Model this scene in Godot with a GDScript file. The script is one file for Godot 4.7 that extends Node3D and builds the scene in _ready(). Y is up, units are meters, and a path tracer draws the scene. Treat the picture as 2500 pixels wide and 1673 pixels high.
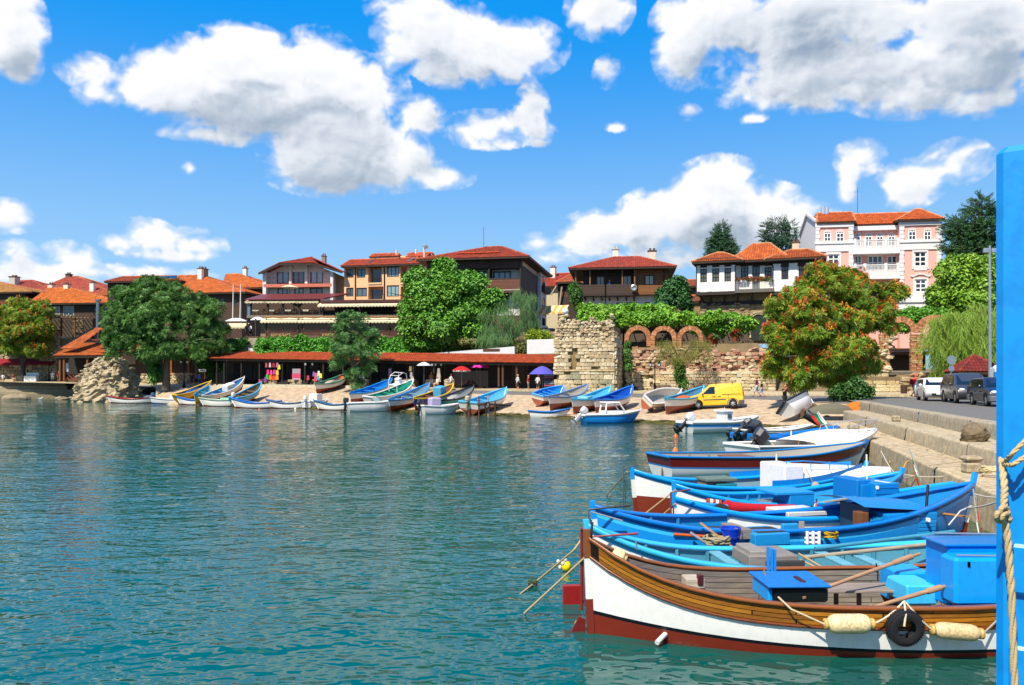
extends Node3D
# A fishing harbour below an old town. y is up,metres; the eye stands 3 m above the water and looks along -Z.
# A place in the photograph (2500 px wide) and a measured distance give a point: see at().
const F := 2000.0
const CX := 1250.0
const HY := 926.0
const EYE := 3.0

var M := {}
var rng := RandomNumberGenerator.new()
var used := {}
var fn := FastNoiseLite.new()

func at(px: float,py: float,d: float) -> Vector3:
	return Vector3((px - CX) / F * d,EYE - (py - HY) / F * d,-d)

func onx(px: float,d: float) -> float:
	return (px - CX) / F * d

func hx(h: String) -> Color:
	return Color(h).srgb_to_linear()

func vary(c: Color,k: float) -> Color:
	var f := 1.0 + rng.randf_range(-k,k)
	return Color(c.r * f,c.g * f * (1.0 + rng.randf_range(-k,k) * 0.25),c.b * f * (1.0 + rng.randf_range(-k,k) * 0.4))

# ---------------------------------------------------------------- mesh collector
class G:
	var v := PackedVector3Array()
	var n := PackedVector3Array()
	var c := PackedColorArray()
	var uv := PackedVector2Array()
	var col := Color(1,1,1)
	var m := Transform3D()
	func tri(a: Vector3,b: Vector3,d: Vector3) -> void:
		var p := m * a
		var q := m * b
		var r := m * d
		var k := (r - p).cross(q - p).normalized()
		v.append(p); v.append(q); v.append(r)
		n.append(k); n.append(k); n.append(k)
		c.append(col); c.append(col); c.append(col)
	func quad(a: Vector3,b: Vector3,d: Vector3,e: Vector3) -> void:
		tri(a,b,d)
		tri(a,d,e)
	func hexa(p: Array) -> void:   # p: bottom ring 0..3 then top ring 4..7,each counter-clockwise seen from above
		quad(p[0],p[4],p[5],p[1]); quad(p[1],p[5],p[6],p[2]); quad(p[2],p[6],p[7],p[3]); quad(p[3],p[7],p[4],p[0])
		quad(p[4],p[7],p[6],p[5]); quad(p[0],p[1],p[2],p[3])
	func box(a: Vector3,b: Vector3) -> void:   # from corner a to corner b
		var l := Vector3(minf(a.x,b.x),minf(a.y,b.y),minf(a.z,b.z))
		var h := Vector3(maxf(a.x,b.x),maxf(a.y,b.y),maxf(a.z,b.z))
		hexa([Vector3(l.x,l.y,h.z),Vector3(h.x,l.y,h.z),Vector3(h.x,l.y,l.z),Vector3(l.x,l.y,l.z),
			Vector3(l.x,h.y,h.z),Vector3(h.x,h.y,h.z),Vector3(h.x,h.y,l.z),Vector3(l.x,h.y,l.z)])
	func cbox(a: Vector3,b: Vector3,r: float) -> void:   # the same with chamfered edges
		var l := Vector3(minf(a.x,b.x),minf(a.y,b.y),minf(a.z,b.z))
		var h := Vector3(maxf(a.x,b.x),maxf(a.y,b.y),maxf(a.z,b.z))
		r = minf(r,minf(h.x - l.x,minf(h.y - l.y,h.z - l.z)) * 0.45)
		var e := func(y: float,s: float) -> Array:
			return [Vector3(l.x + s + r,y,h.z - s),Vector3(h.x - s - r,y,h.z - s),Vector3(h.x - s,y,h.z - s - r),Vector3(h.x - s,y,l.z + s + r),
				Vector3(h.x - s - r,y,l.z + s),Vector3(l.x + s + r,y,l.z + s),Vector3(l.x + s,y,l.z + s + r),Vector3(l.x + s,y,h.z - s - r)]
		var k := [e.call(l.y,r * 0.7),e.call(l.y + r,0.0),e.call(h.y - r,0.0),e.call(h.y,r * 0.7)]
		for i in 3:
			for j in 8:
				quad(k[i][j],k[i + 1][j],k[i + 1][(j + 1) % 8],k[i][(j + 1) % 8])
		for j in range(1,7):
			tri(k[3][0],k[3][j + 1],k[3][j])
			tri(k[0][0],k[0][j],k[0][j + 1])
	func grid(rows: Array,closed := false) -> void:   # smooth sheet through rows of points
		var w: int = rows[0].size()
		var h := rows.size()
		var nn := []
		for i in h:
			var a := PackedVector3Array()
			a.resize(w)
			nn.append(a)
		var we := w if closed else w - 1
		for i in h - 1:
			for j in we:
				var j2 := (j + 1) % w
				var k: Vector3 = (rows[i + 1][j2] - rows[i][j]).cross(rows[i][j2] - rows[i + 1][j])
				nn[i][j] += k; nn[i][j2] += k; nn[i + 1][j] += k; nn[i + 1][j2] += k
		for i in h - 1:
			for j in we:
				var j2 := (j + 1) % w
				for q in [[i,j],[i,j2],[i + 1,j2],[i,j],[i + 1,j2],[i + 1,j]]:
					v.append(m * rows[q[0]][q[1]])
					var k: Vector3 = nn[q[0]][q[1]]
					n.append((m.basis * k).normalized() if k.length_squared() > 1e-18 else Vector3.UP)
					c.append(col)
	func tube(p: Array,r,sides := 6,cap := true) -> void:   # r: one radius or one per point
		var rows := []
		var up := Vector3(0.123,1,0.217)
		for i in p.size():
			var d: Vector3 = (p[mini(i + 1,p.size() - 1)] - p[maxi(i - 1,0)]).normalized()
			if absf(d.dot(up.normalized())) > 0.95:
				up = Vector3(1,0.1,0.3)
			var x := d.cross(up).normalized()
			var y := x.cross(d)
			up = y
			var rr: float = r[i] if r is Array else r
			var ring := PackedVector3Array()
			for s in sides:
				var a := TAU * s / sides
				ring.append(p[i] + (x * cos(a) + y * sin(a)) * rr)
			rows.append(ring)
		grid(rows,true)
		if cap:
			for j in range(1,sides - 1):
				tri(rows[0][0],rows[0][j],rows[0][j + 1])
				tri(rows[-1][0],rows[-1][j + 1],rows[-1][j])
	func bar(a: Vector3,b: Vector3,w: float,h: float) -> void:   # square bar between two points
		var d := (b - a).normalized()
		var x := d.cross(Vector3.UP if absf(d.y) < 0.95 else Vector3.RIGHT).normalized() * w / 2
		var y := x.cross(d).normalized() * h / 2
		hexa([a - x - y,a + x - y,b + x - y,b - x - y,a - x + y,a + x + y,b + x + y,b - x + y])
	func lathe(prof: Array,sides := 12,at_ := Vector3.ZERO) -> void:   # profile of Vector2(radius,height)
		var rows := []
		for q in prof:
			var ring := PackedVector3Array()
			for s in sides:
				var a := -TAU * s / sides
				ring.append(at_ + Vector3(cos(a) * q.x,q.y,sin(a) * q.x))
			rows.append(ring)
		grid(rows,true)
	func ball(ce: Vector3,r: Vector3,sides := 10,rings := 6) -> void:
		var rows := []
		for i in rings + 1:
			var e := -PI / 2 + PI * i / rings
			var ring := PackedVector3Array()
			for s in sides:
				var a := -TAU * s / sides
				ring.append(ce + Vector3(cos(a) * cos(e) * r.x,sin(e) * r.y,sin(a) * cos(e) * r.z))
			rows.append(ring)
		grid(rows,true)
	func prism(poly: PackedVector2Array,z0: float,z1: float) -> void:   # outline in x,y between two z
		var t := Geometry2D.triangulate_polygon(poly)
		for i in range(0,t.size(),3):
			var a := poly[t[i]]
			var b := poly[t[i + 1]]
			var d := poly[t[i + 2]]
			if (b - a).cross(d - a) < 0:
				var x := b
				b = d
				d = x
			tri(Vector3(a.x,a.y,z1),Vector3(d.x,d.y,z1),Vector3(b.x,b.y,z1))
			tri(Vector3(a.x,a.y,z0),Vector3(b.x,b.y,z0),Vector3(d.x,d.y,z0))
		var s := 1.0 if Geometry2D.is_polygon_clockwise(poly) else -1.0
		for i in poly.size():
			var a := poly[i]
			var b := poly[(i + 1) % poly.size()]
			if s < 0:
				quad(Vector3(a.x,a.y,z0),Vector3(a.x,a.y,z1),Vector3(b.x,b.y,z1),Vector3(b.x,b.y,z0))
			else:
				quad(Vector3(a.x,a.y,z1),Vector3(a.x,a.y,z0),Vector3(b.x,b.y,z0),Vector3(b.x,b.y,z1))
	func mesh() -> ArrayMesh:
		var a := []
		a.resize(Mesh.ARRAY_MAX)
		a[Mesh.ARRAY_VERTEX] = v
		a[Mesh.ARRAY_NORMAL] = n
		a[Mesh.ARRAY_COLOR] = c
		if uv.size() == v.size():
			a[Mesh.ARRAY_TEX_UV] = uv
		var r := ArrayMesh.new()
		r.add_surface_from_arrays(Mesh.PRIMITIVE_TRIANGLES,a)
		return r

func V(x: float,y: float,z: float) -> Vector3:
	return Vector3(x,y,z)

func p_cbox(o: Node3D,called: String,c: Variant,mt: String,a: Vector3,b: Vector3,r: float) -> MeshInstance3D:
	var q := g(c)
	q.cbox(a,b,r)
	return part(called,q,mt,o)

func p_tube(o: Node3D,called: String,c: Variant,mt: String,p: Array,r,sides := 6) -> MeshInstance3D:
	var q := g(c)
	q.tube(p,r,sides)
	return part(called,q,mt,o)

func p_ball(o: Node3D,called: String,c: Variant,mt: String,ce: Vector3,r: Vector3,sides := 10,rings := 6) -> MeshInstance3D:
	var q := g(c)
	q.ball(ce,r,sides,rings)
	return part(called,q,mt,o)

func PV(a: Array) -> PackedVector3Array:
	return PackedVector3Array(a)

func g(c: Variant = null) -> G:
	var o := G.new()
	if c is String:
		o.col = hx(c)
	elif c is Color:
		o.col = c
	return o

# ---------------------------------------------------------------- things and parts
func numbered(s: String) -> String:
	used[s] = used.get(s,-1) + 1
	return s if used[s] == 0 else "%s_%03d" % [s,used[s]]

func tag(o: Node,label := "",category := "",group := "",kind := "") -> Node:
	if label: o.set_meta("label",label)
	if category: o.set_meta("category",category)
	if group: o.set_meta("group",group)
	if kind: o.set_meta("kind",kind)
	return o

func thing(called: String,label: String,category: String,pos := Vector3.ZERO,turn := 0.0,group := "") -> Node3D:
	var o := Node3D.new()
	o.name = numbered(called)
	add_child(o)
	o.position = pos
	o.rotation.y = turn
	tag(o,label,category,group)
	return o

func part(called: String,s,mat: String,parent: Node3D,pos := Vector3.ZERO) -> MeshInstance3D:
	var o := MeshInstance3D.new()
	o.mesh = s.mesh() if s is G else s
	o.material_override = M[mat]
	o.position = pos
	var nm := called
	var i := 0
	while parent.has_node(NodePath(nm)):
		i += 1
		nm = "%s_%03d" % [called,i]
	o.name = nm
	parent.add_child(o)
	return o

# many alike pieces under one parent: a counter instead of a look-up
func piece(called: String,i: int,mesh_: Mesh,mat: String,parent: Node3D,tr: Transform3D) -> MeshInstance3D:
	var o := MeshInstance3D.new()
	o.mesh = mesh_
	o.material_override = M[mat]
	o.transform = tr
	o.name = called if i == 0 else "%s_%03d" % [called,i]
	parent.add_child(o)
	return o

func solo(called: String,s,mat: String,label: String,category: String,pos := Vector3.ZERO,group := "",kind := "") -> MeshInstance3D:
	var o := MeshInstance3D.new()
	o.mesh = s.mesh() if s is G else s
	o.material_override = M[mat]
	o.name = numbered(called)
	o.position = pos
	add_child(o)
	tag(o,label,category,group,kind)
	return o

func ground_piece(called: String,s: G,mat: String) -> MeshInstance3D:
	var o := solo(called,s,mat,"","",Vector3.ZERO,"","structure")
	return o

# ---------------------------------------------------------------- materials
func noise_tex(seed_: int,freq: float,oct: int,lo: Color,hi: Color,size := 256,kind := FastNoiseLite.TYPE_SIMPLEX_SMOOTH) -> NoiseTexture2D:
	var f := FastNoiseLite.new()
	f.seed = seed_
	f.noise_type = kind
	f.frequency = freq
	f.fractal_type = FastNoiseLite.FRACTAL_FBM
	f.fractal_octaves = oct
	var t := NoiseTexture2D.new()
	t.width = size
	t.height = size
	t.seamless = true
	t.noise = f
	var r := Gradient.new()
	r.set_color(0,lo)
	r.set_color(1,hi)
	t.color_ramp = r
	return t

func grey(a: float) -> Color:
	return Color(a,a,a).linear_to_srgb()

func mat(called: String,rough: float,tex: Texture2D = null,scale := Vector3.ONE,bump := 0.0,metal := 0.0,spec := 0.5) -> StandardMaterial3D:
	var m := StandardMaterial3D.new()
	m.resource_name = called
	m.vertex_color_use_as_albedo = true
	m.roughness = rough
	m.metallic = metal
	m.metallic_specular = spec
	if tex:
		m.albedo_texture = tex
		m.uv1_triplanar = true
		m.uv1_scale = scale
		if bump > 0.0:
			m.heightmap_enabled = true
			m.heightmap_texture = tex
			m.heightmap_scale = bump
	M[called] = m
	return m

func materials() -> void:
	var fine := noise_tex(1,0.02,4,grey(0.72),grey(1.0))
	var blot := noise_tex(2,0.012,5,grey(0.62),grey(1.0))
	var grain := noise_tex(3,0.03,5,grey(0.5),grey(1.0))
	var sand := noise_tex(4,0.09,4,grey(0.6),grey(1.0))
	var scuff := noise_tex(6,0.02,5,grey(0.9),grey(1.0),512)
	scuff.color_ramp.set_offset(0,0.3)
	scuff.color_ramp.set_offset(1,0.46)
	scuff.color_ramp.set_color(1,grey(0.97))
	mat("gloss",0.25,scuff,Vector3(0.9,0.6,0.9))
	mat("paint",0.42,scuff,Vector3(1.3,1.0,1.3))
	mat("car",0.28).clearcoat_enabled = true
	mat("plain",0.6)
	mat("plaster",0.9,noise_tex(8,0.02,4,grey(0.9),grey(1.0)),Vector3(0.35,0.35,0.35),0.5)
	mat("stone",0.95,blot,Vector3(0.9,0.9,0.9),3.0)
	mat("rock",0.95,blot,Vector3(0.35,0.35,0.35),12.0)
	mat("tile",0.85,blot,Vector3(0.25,0.25,0.25))
	mat("wood",0.7,grain,Vector3(0.25,3.0,3.0),0.2)
	mat("wood_up",0.7,grain,Vector3(3.0,0.25,3.0),0.2)
	mat("varnish",0.3,grain,Vector3(0.5,7.0,7.0),0.15)
	mat("concrete",0.95,sand,Vector3(0.8,0.8,0.8),1.2)
	mat("sand",1.0,sand,Vector3(0.16,0.16,0.16),3.0)
	var spots := noise_tex(7,0.018,5,grey(0.68),grey(1.0),512)
	spots.color_ramp.set_offset(0,0.34)
	spots.color_ramp.set_offset(1,0.6)
	for k in ["sand","concrete","stone","tile","rock"]:
		var dm: StandardMaterial3D = M[k]
		dm.detail_enabled = true
		dm.detail_blend_mode = BaseMaterial3D.BLEND_MODE_MUL
		dm.detail_albedo = spots
		dm.detail_uv_layer = BaseMaterial3D.DETAIL_UV_2
		dm.uv2_triplanar = true
		dm.uv2_scale = Vector3.ONE * {"sand": 0.12,"concrete": 0.35,"stone": 0.3,"tile": 0.11,"rock": 0.6}[k]
	mat("asphalt",0.9,sand,Vector3(0.5,0.5,0.5),0.4)
	mat("soil",1.0,blot,Vector3(0.3,0.3,0.3),8.0)
	mat("metal",0.35,null,Vector3.ONE,0.0,0.85)
	mat("rubber",0.8,sand,Vector3(4,4,4),0.2)
	mat("rope",0.95,sand,Vector3(14,14,14),0.5)
	mat("glass",0.06,null,Vector3.ONE,0.0,0.0,0.9)
	var cl := mat("cloth",0.95,fine,Vector3(1.5,1.5,1.5))
	cl.backlight_enabled = true
	cl.backlight = Color(0.35,0.35,0.35)
	var lf := mat("leaf",0.55)
	lf.backlight_enabled = true
	lf.backlight = Color(0.5,0.55,0.25)
	mat("skin",0.7)
	# old blue paint of the mooring post: worn spots to a darker coat
	var worn := noise_tex(9,0.035,5,grey(0.86),grey(1.0),512)
	worn.color_ramp.set_offset(0,0.26)
	worn.color_ramp.set_offset(1,0.6)
	mat("old_paint",0.4,worn,Vector3(1.2,0.8,1.2),0.5)
# ---------------------------------------------------------------- sky: blue air and fair-weather clouds,all the way round
const SW := 4096
func blobs() -> Array:   # x,y,half width,half height,greyness,as seen over the harbour
	return [
		[560,125,105,58,0],[725,150,88,70,0],[450,190,150,85,0],[640,215,210,85,0],[810,195,110,60,0],[345,205,70,50,0],[560,275,190,38,.5],[500,312,150,15,.2],[565,74,95,11,.2],
		[800,305,90,60,0],[720,365,112,68,0],[860,365,150,62,.1],[960,268,52,42,.2],[1015,405,64,24,.1],[740,415,120,26,.5],
		[1120,295,110,38,.1],[1215,250,36,52,0],[1232,300,40,28,.2],
		[940,15,100,40,.4],[1000,80,130,72,.15],[1150,110,130,60,.1],[1050,160,92,36,.1],[1370,18,70,55,.15],
		[1850,50,240,85,.9],[1560,110,62,74,.1],[1610,45,110,66,.25],[1890,175,250,62,.15],[2110,180,180,70,.15],[2280,110,90,115,.35],[2210,35,150,66,.7],[2250,235,110,28,.15],
		[1640,415,92,52,0],[1555,480,132,55,0],[1700,485,140,62,0],[1400,520,105,42,.1],[1820,500,92,36,.15],[1335,560,76,30,.2],[1610,540,300,34,.75],[1500,590,220,24,.3],[1700,600,200,20,.3],
		[2185,370,80,46,.25],[2080,420,72,48,.2],[1965,358,55,40,.1],[1940,410,26,55,.15],[2330,390,46,42,.1],
		[330,540,72,38,0],[430,560,82,36,.1],[270,550,42,20,.1],[390,585,110,12,.5],
		[40,600,62,46,.1],[150,590,70,36,.1],[90,630,190,28,.15],[0,490,95,36,.35],[300,622,180,16,.2],
		[15,60,85,95,.1],[40,130,52,52,.1],[200,160,70,36,.15],[220,215,52,26,.1],
		[430,380,16,14,.2],[1410,290,24,9,.1],[1720,270,36,9,.1],[1575,255,26,16,.3],[1390,165,32,32,.3],[1225,555,32,22,.2],[1260,590,40,18,.2]]

func sky_part(w: int,h: int,a0: float,a1: float,e1: float,bl: Array) -> Image:
	var field := PackedFloat32Array()
	var dark := PackedFloat32Array()
	field.resize(w * h)
	dark.resize(w * h)
	var kx := w / (a1 - a0)
	var ky := h / e1
	for b in bl:
		for turn in [-360.0,0.0,360.0]:
			var cx: float = (b[0] + turn - a0) * kx
			var cy: float = (e1 - b[1]) * ky
			var rx: float = b[2] * 1.27 * kx
			var ry: float = b[3] * 1.27 * ky
			if cx + rx < 0 or cx - rx > w:
				continue
			for y in range(maxi(0,int(cy - ry)),mini(h,int(cy + ry) + 1)):
				var dy: float = (y - cy) / ry
				for x in range(maxi(0,int(cx - rx)),mini(w,int(cx + rx) + 1)):
					var dx: float = (x - cx) / rx
					var q := 1.0 - dx * dx - dy * dy
					if q > 0.0:
						var i := y * w + x
						var s: float = q * q * (1.5 if ry > 1.6 * ky else 0.7)
						field[i] += s * (1.0 - field[i] * 0.35)
						dark[i] += s * b[4]
	var f := FastNoiseLite.new()
	f.seed = 11
	f.fractal_octaves = 5
	f.fractal_gain = 0.55
	f.frequency = 1.0
	var puff := FastNoiseLite.new()
	puff.seed = 4
	puff.fractal_type = FastNoiseLite.FRACTAL_NONE
	puff.frequency = 1.0
	var den := PackedFloat32Array()
	den.resize(w * h)
	for y in h:
		var el := deg_to_rad(e1 - (y + 0.5) / ky)
		var ce := cos(el)
		var se := sin(el)
		for x in w:
			var i := y * w + x
			if field[i] > 0.015:
				var az := deg_to_rad(a0 + (x + 0.5) / kx)
				var p := V(sin(az) * ce,se * 1.4,-cos(az) * ce)
				p += V(f.get_noise_3dv(p * 5.0),f.get_noise_3dv(p * 5.0 + V(9,2,4)),f.get_noise_3dv(p * 5.0 + V(3,8,1))) * 0.03
				var bil := absf(puff.get_noise_3dv(p * 12.0)) + 0.55 * absf(puff.get_noise_3dv(p * 27.0)) + 0.32 * absf(puff.get_noise_3dv(p * 66.0)) + 0.16 * absf(puff.get_noise_3dv(p * 140.0))
				var whisp := f.get_noise_3dv(p * 22.0)
				var q := minf(field[i],1.0)
				den[i] = field[i] * 0.98 - 0.27 + (bil - 0.42) * 0.62 + whisp * (0.75 - 0.35 * q) - dark[i] * 0.03
	var data := PackedByteArray()
	data.resize(w * h * 3)
	var t1 := int(0.45 * ky)
	var s1 := int(0.3 * kx)
	var t2 := int(1.2 * ky)
	var s2 := int(0.6 * kx)
	var t3 := int(3.0 * ky)
	for y in h:
		var se := sin(deg_to_rad(e1 - (y + 0.5) / ky))
		var air := lerp(hx("acd9fb"),hx("1598f3"),smoothstep(0.0,0.42,se))
		air = lerp(air,hx("0a6ad0"),smoothstep(0.4,1.0,se))
		for x in w:
			var i := y * w + x
			var c: Color = air
			var d := den[i]
			if d > -0.3 and field[i] > 0.015:
				var k := maxf(pow(smoothstep(-0.02,0.55,d),0.85),0.34 * smoothstep(-0.26,0.2,d))
				var a := den[maxi(0,y - t1) * w + maxi(0,x - s1)]
				var b := den[maxi(0,y - t2) * w + maxi(0,x - s2)]
				var e := den[maxi(0,y - t3) * w + maxi(0,x - s2)]
				var lit := 0.93 + (d - a) * 0.24 - clampf(b,0.0,1.1) * 0.13 - clampf(e,0.0,0.9) * 0.42 - minf(dark[i],1.6) * 0.36
				lit = clampf(lit,0.0,1.0)
				var cc: Color = lerp(hx("98aabf"),hx("eef2f8"),smoothstep(0.0,0.72,lit))
				cc = lerp(cc,hx("ffffff"),smoothstep(0.6,0.95,lit))
				c = air.lerp(cc,k * 0.98)
			c = c.linear_to_srgb()
			data[i * 3] = int(clampf(c.r,0,1) * 255.0 + 0.5)
			data[i * 3 + 1] = int(clampf(c.g,0,1) * 255.0 + 0.5)
			data[i * 3 + 2] = int(clampf(c.b,0,1) * 255.0 + 0.5)
	return Image.create_from_data(w,h,false,Image.FORMAT_RGB8,data)

func sky() -> Texture2D:
	var bl := []
	for b in blobs():   # the list is in the photograph at 0.9372 of its size
		var x: float = (b[0] / 0.9372 - CX) / F
		var y: float = (HY - b[1] / 0.9372) / F
		var r := 1.0 + x * x
		bl.append([rad_to_deg(atan(x)),rad_to_deg(atan(y / sqrt(r))),rad_to_deg(b[2] / 0.9372 / F / r),rad_to_deg(b[3] / 0.9372 / F / sqrt(r)),b[4]])
	rng.seed = 5
	for i in 46:   # the same kind of clouds round the rest of the sky
		var az := rng.randf_range(40,320)
		var el := 3.0 + pow(rng.randf(),1.3) * 58.0
		var s := rng.randf_range(1.6,3.6) * (1.0 + el / 40.0)
		for j in 6:
			bl.append([az + rng.randf_range(-1.7,1.7) * s / maxf(0.3,cos(deg_to_rad(el))),el + rng.randf_range(-0.3,0.8) * s,s * rng.randf_range(0.6,1.6) / maxf(0.3,cos(deg_to_rad(el))),s * rng.randf_range(0.5,0.9),0.1 if j else 0.5])
	for i in 10:
		var az := rng.randf_range(-34,34)
		var el := rng.randf_range(34,75)
		for j in 5:
			bl.append([az + rng.randf_range(-6,6),el + rng.randf_range(-2,3),rng.randf_range(4,11),rng.randf_range(2,4),0.2])
	var whole := sky_part(SW / 4,SW / 16,0.0,360.0,90.0,bl)
	whole.resize(SW,SW / 4,Image.INTERPOLATE_CUBIC)
	var out := Image.create(SW,SW / 2,false,Image.FORMAT_RGB8)
	out.fill(Color("6f9fc4"))
	out.blit_rect(whole,Rect2i(0,0,SW,SW / 4),Vector2i.ZERO)
	var per := SW / 360.0
	var hw := int(36 * per)
	var hh := int(30 * per)
	var here := sky_part(hw * 2,hh,-hw / per,hw / per,hh / per,bl)
	out.blit_rect(here,Rect2i(hw,0,hw,hh),Vector2i(0,SW / 4 - hh))
	out.blit_rect(here,Rect2i(0,0,hw,hh),Vector2i(SW - hw,SW / 4 - hh))
	return ImageTexture.create_from_image(out)
# ---------------------------------------------------------------- land and water
# lines along the shore: picture column,distance,height
var shore := [[-500,150,0],[0,127,0],[150,126,0],[210,118,0],[300,109,0],[390,100,0],[560,91,0],[700,84,0],[900,80,0],[1000,75,0],[1130,71,0],[1300,65,0],[1400,62,0],[1540,57.5,0],[1700,54.5,0],[1850,51.5,0],[1960,49,0],[2030,46.5,0],[2110,44,0]]
var road_near := [[-500,160,2.6],[0,129,2.55],[150,128,2.5],[210,126,2.4],[300,118,2.1],[390,108,1.9],[560,102,1.9],[700,99,2.0],[900,93,1.9],[1000,90,1.8],[1130,84,1.55],[1300,79,1.45],[1500,75,1.36],[1700,70,1.36],[1850,66,1.38],[1990,56,1.4],[2110,48,1.5]]
var kerb := [[-500,161,2.6],[0,130,2.55],[300,119,2.2],[560,102.4,2.2],[700,99.4,2.2],[900,93.6,2.1],[1000,91,2.0],[1130,88,1.8],[1300,85,1.7],[1500,81,1.6],[1700,77,1.55],[1850,73,1.5],[2000,71,1.52],[2230,68,1.58],[2450,64,1.6],[3000,60,1.6]]
var base := [[-500,175,2.7],[0,140,2.7],[300,126,2.5],[560,110,2.45],[700,104,2.4],[900,98,2.3],[1000,95.5,2.2],[1130,93,2.0],[1300,89,1.95],[1500,86,1.88],[1700,80,1.85],[1850,77,1.85],[2000,75,1.85],[2230,72,1.85],[2450,70,1.85],[3000,66,1.85]]

func line(l: Array,px: float) -> Vector2:   # (distance,height)
	for i in range(1,l.size()):
		if px <= l[i][0] or i == l.size() - 1:
			var t: float = (px - l[i - 1][0]) / (l[i][0] - l[i - 1][0])
			return Vector2(lerpf(l[i - 1][1],l[i][1],t),lerpf(l[i - 1][2],l[i][2],t))
	return Vector2.ZERO

func gy(x: float,d: float) -> float:   # height of the ground
	var px := CX + F * x / d
	var k := [line(shore,px),line(road_near,px),line(kerb,px),line(base,px)]
	if d <= k[0].x:
		return (d - k[0].x) * 0.08
	for i in 3:
		if d <= k[i + 1].x:
			return lerpf(k[i].y,k[i + 1].y,(d - k[i].x) / (k[i + 1].x - k[i].x))
	return k[3].y

func on(px: float,d: float) -> Vector3:
	var x := onx(px,d)
	return V(x,gy(x,d),-d)

func strip(o: G,la: Array,lb: Array,p0: int,p1: int,step: int,cuts: int,lift_a := 0.0,lift_b := 0.0,rough := 0.0) -> void:
	var rows := []
	for j in cuts + 1:
		var r := PackedVector3Array()
		for px in range(p0,p1 + 1,step):
			var a := line(la,px)
			var b := line(lb,px)
			var t := float(j) / cuts
			var d := lerpf(a.x,b.x,t)
			var y := lerpf(a.y + lift_a,b.y + lift_b,t)
			var x := onx(px,d)
			if rough > 0.0:
				y += fn.get_noise_2d(x * 6.0,d * 6.0) * rough * sin(t * PI)
			r.append(V(x,y,-d))
		rows.append(r)
	o.grid(rows)

func quay_x(i: float,d: float) -> float:
	return i + 0.262 * d

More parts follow.
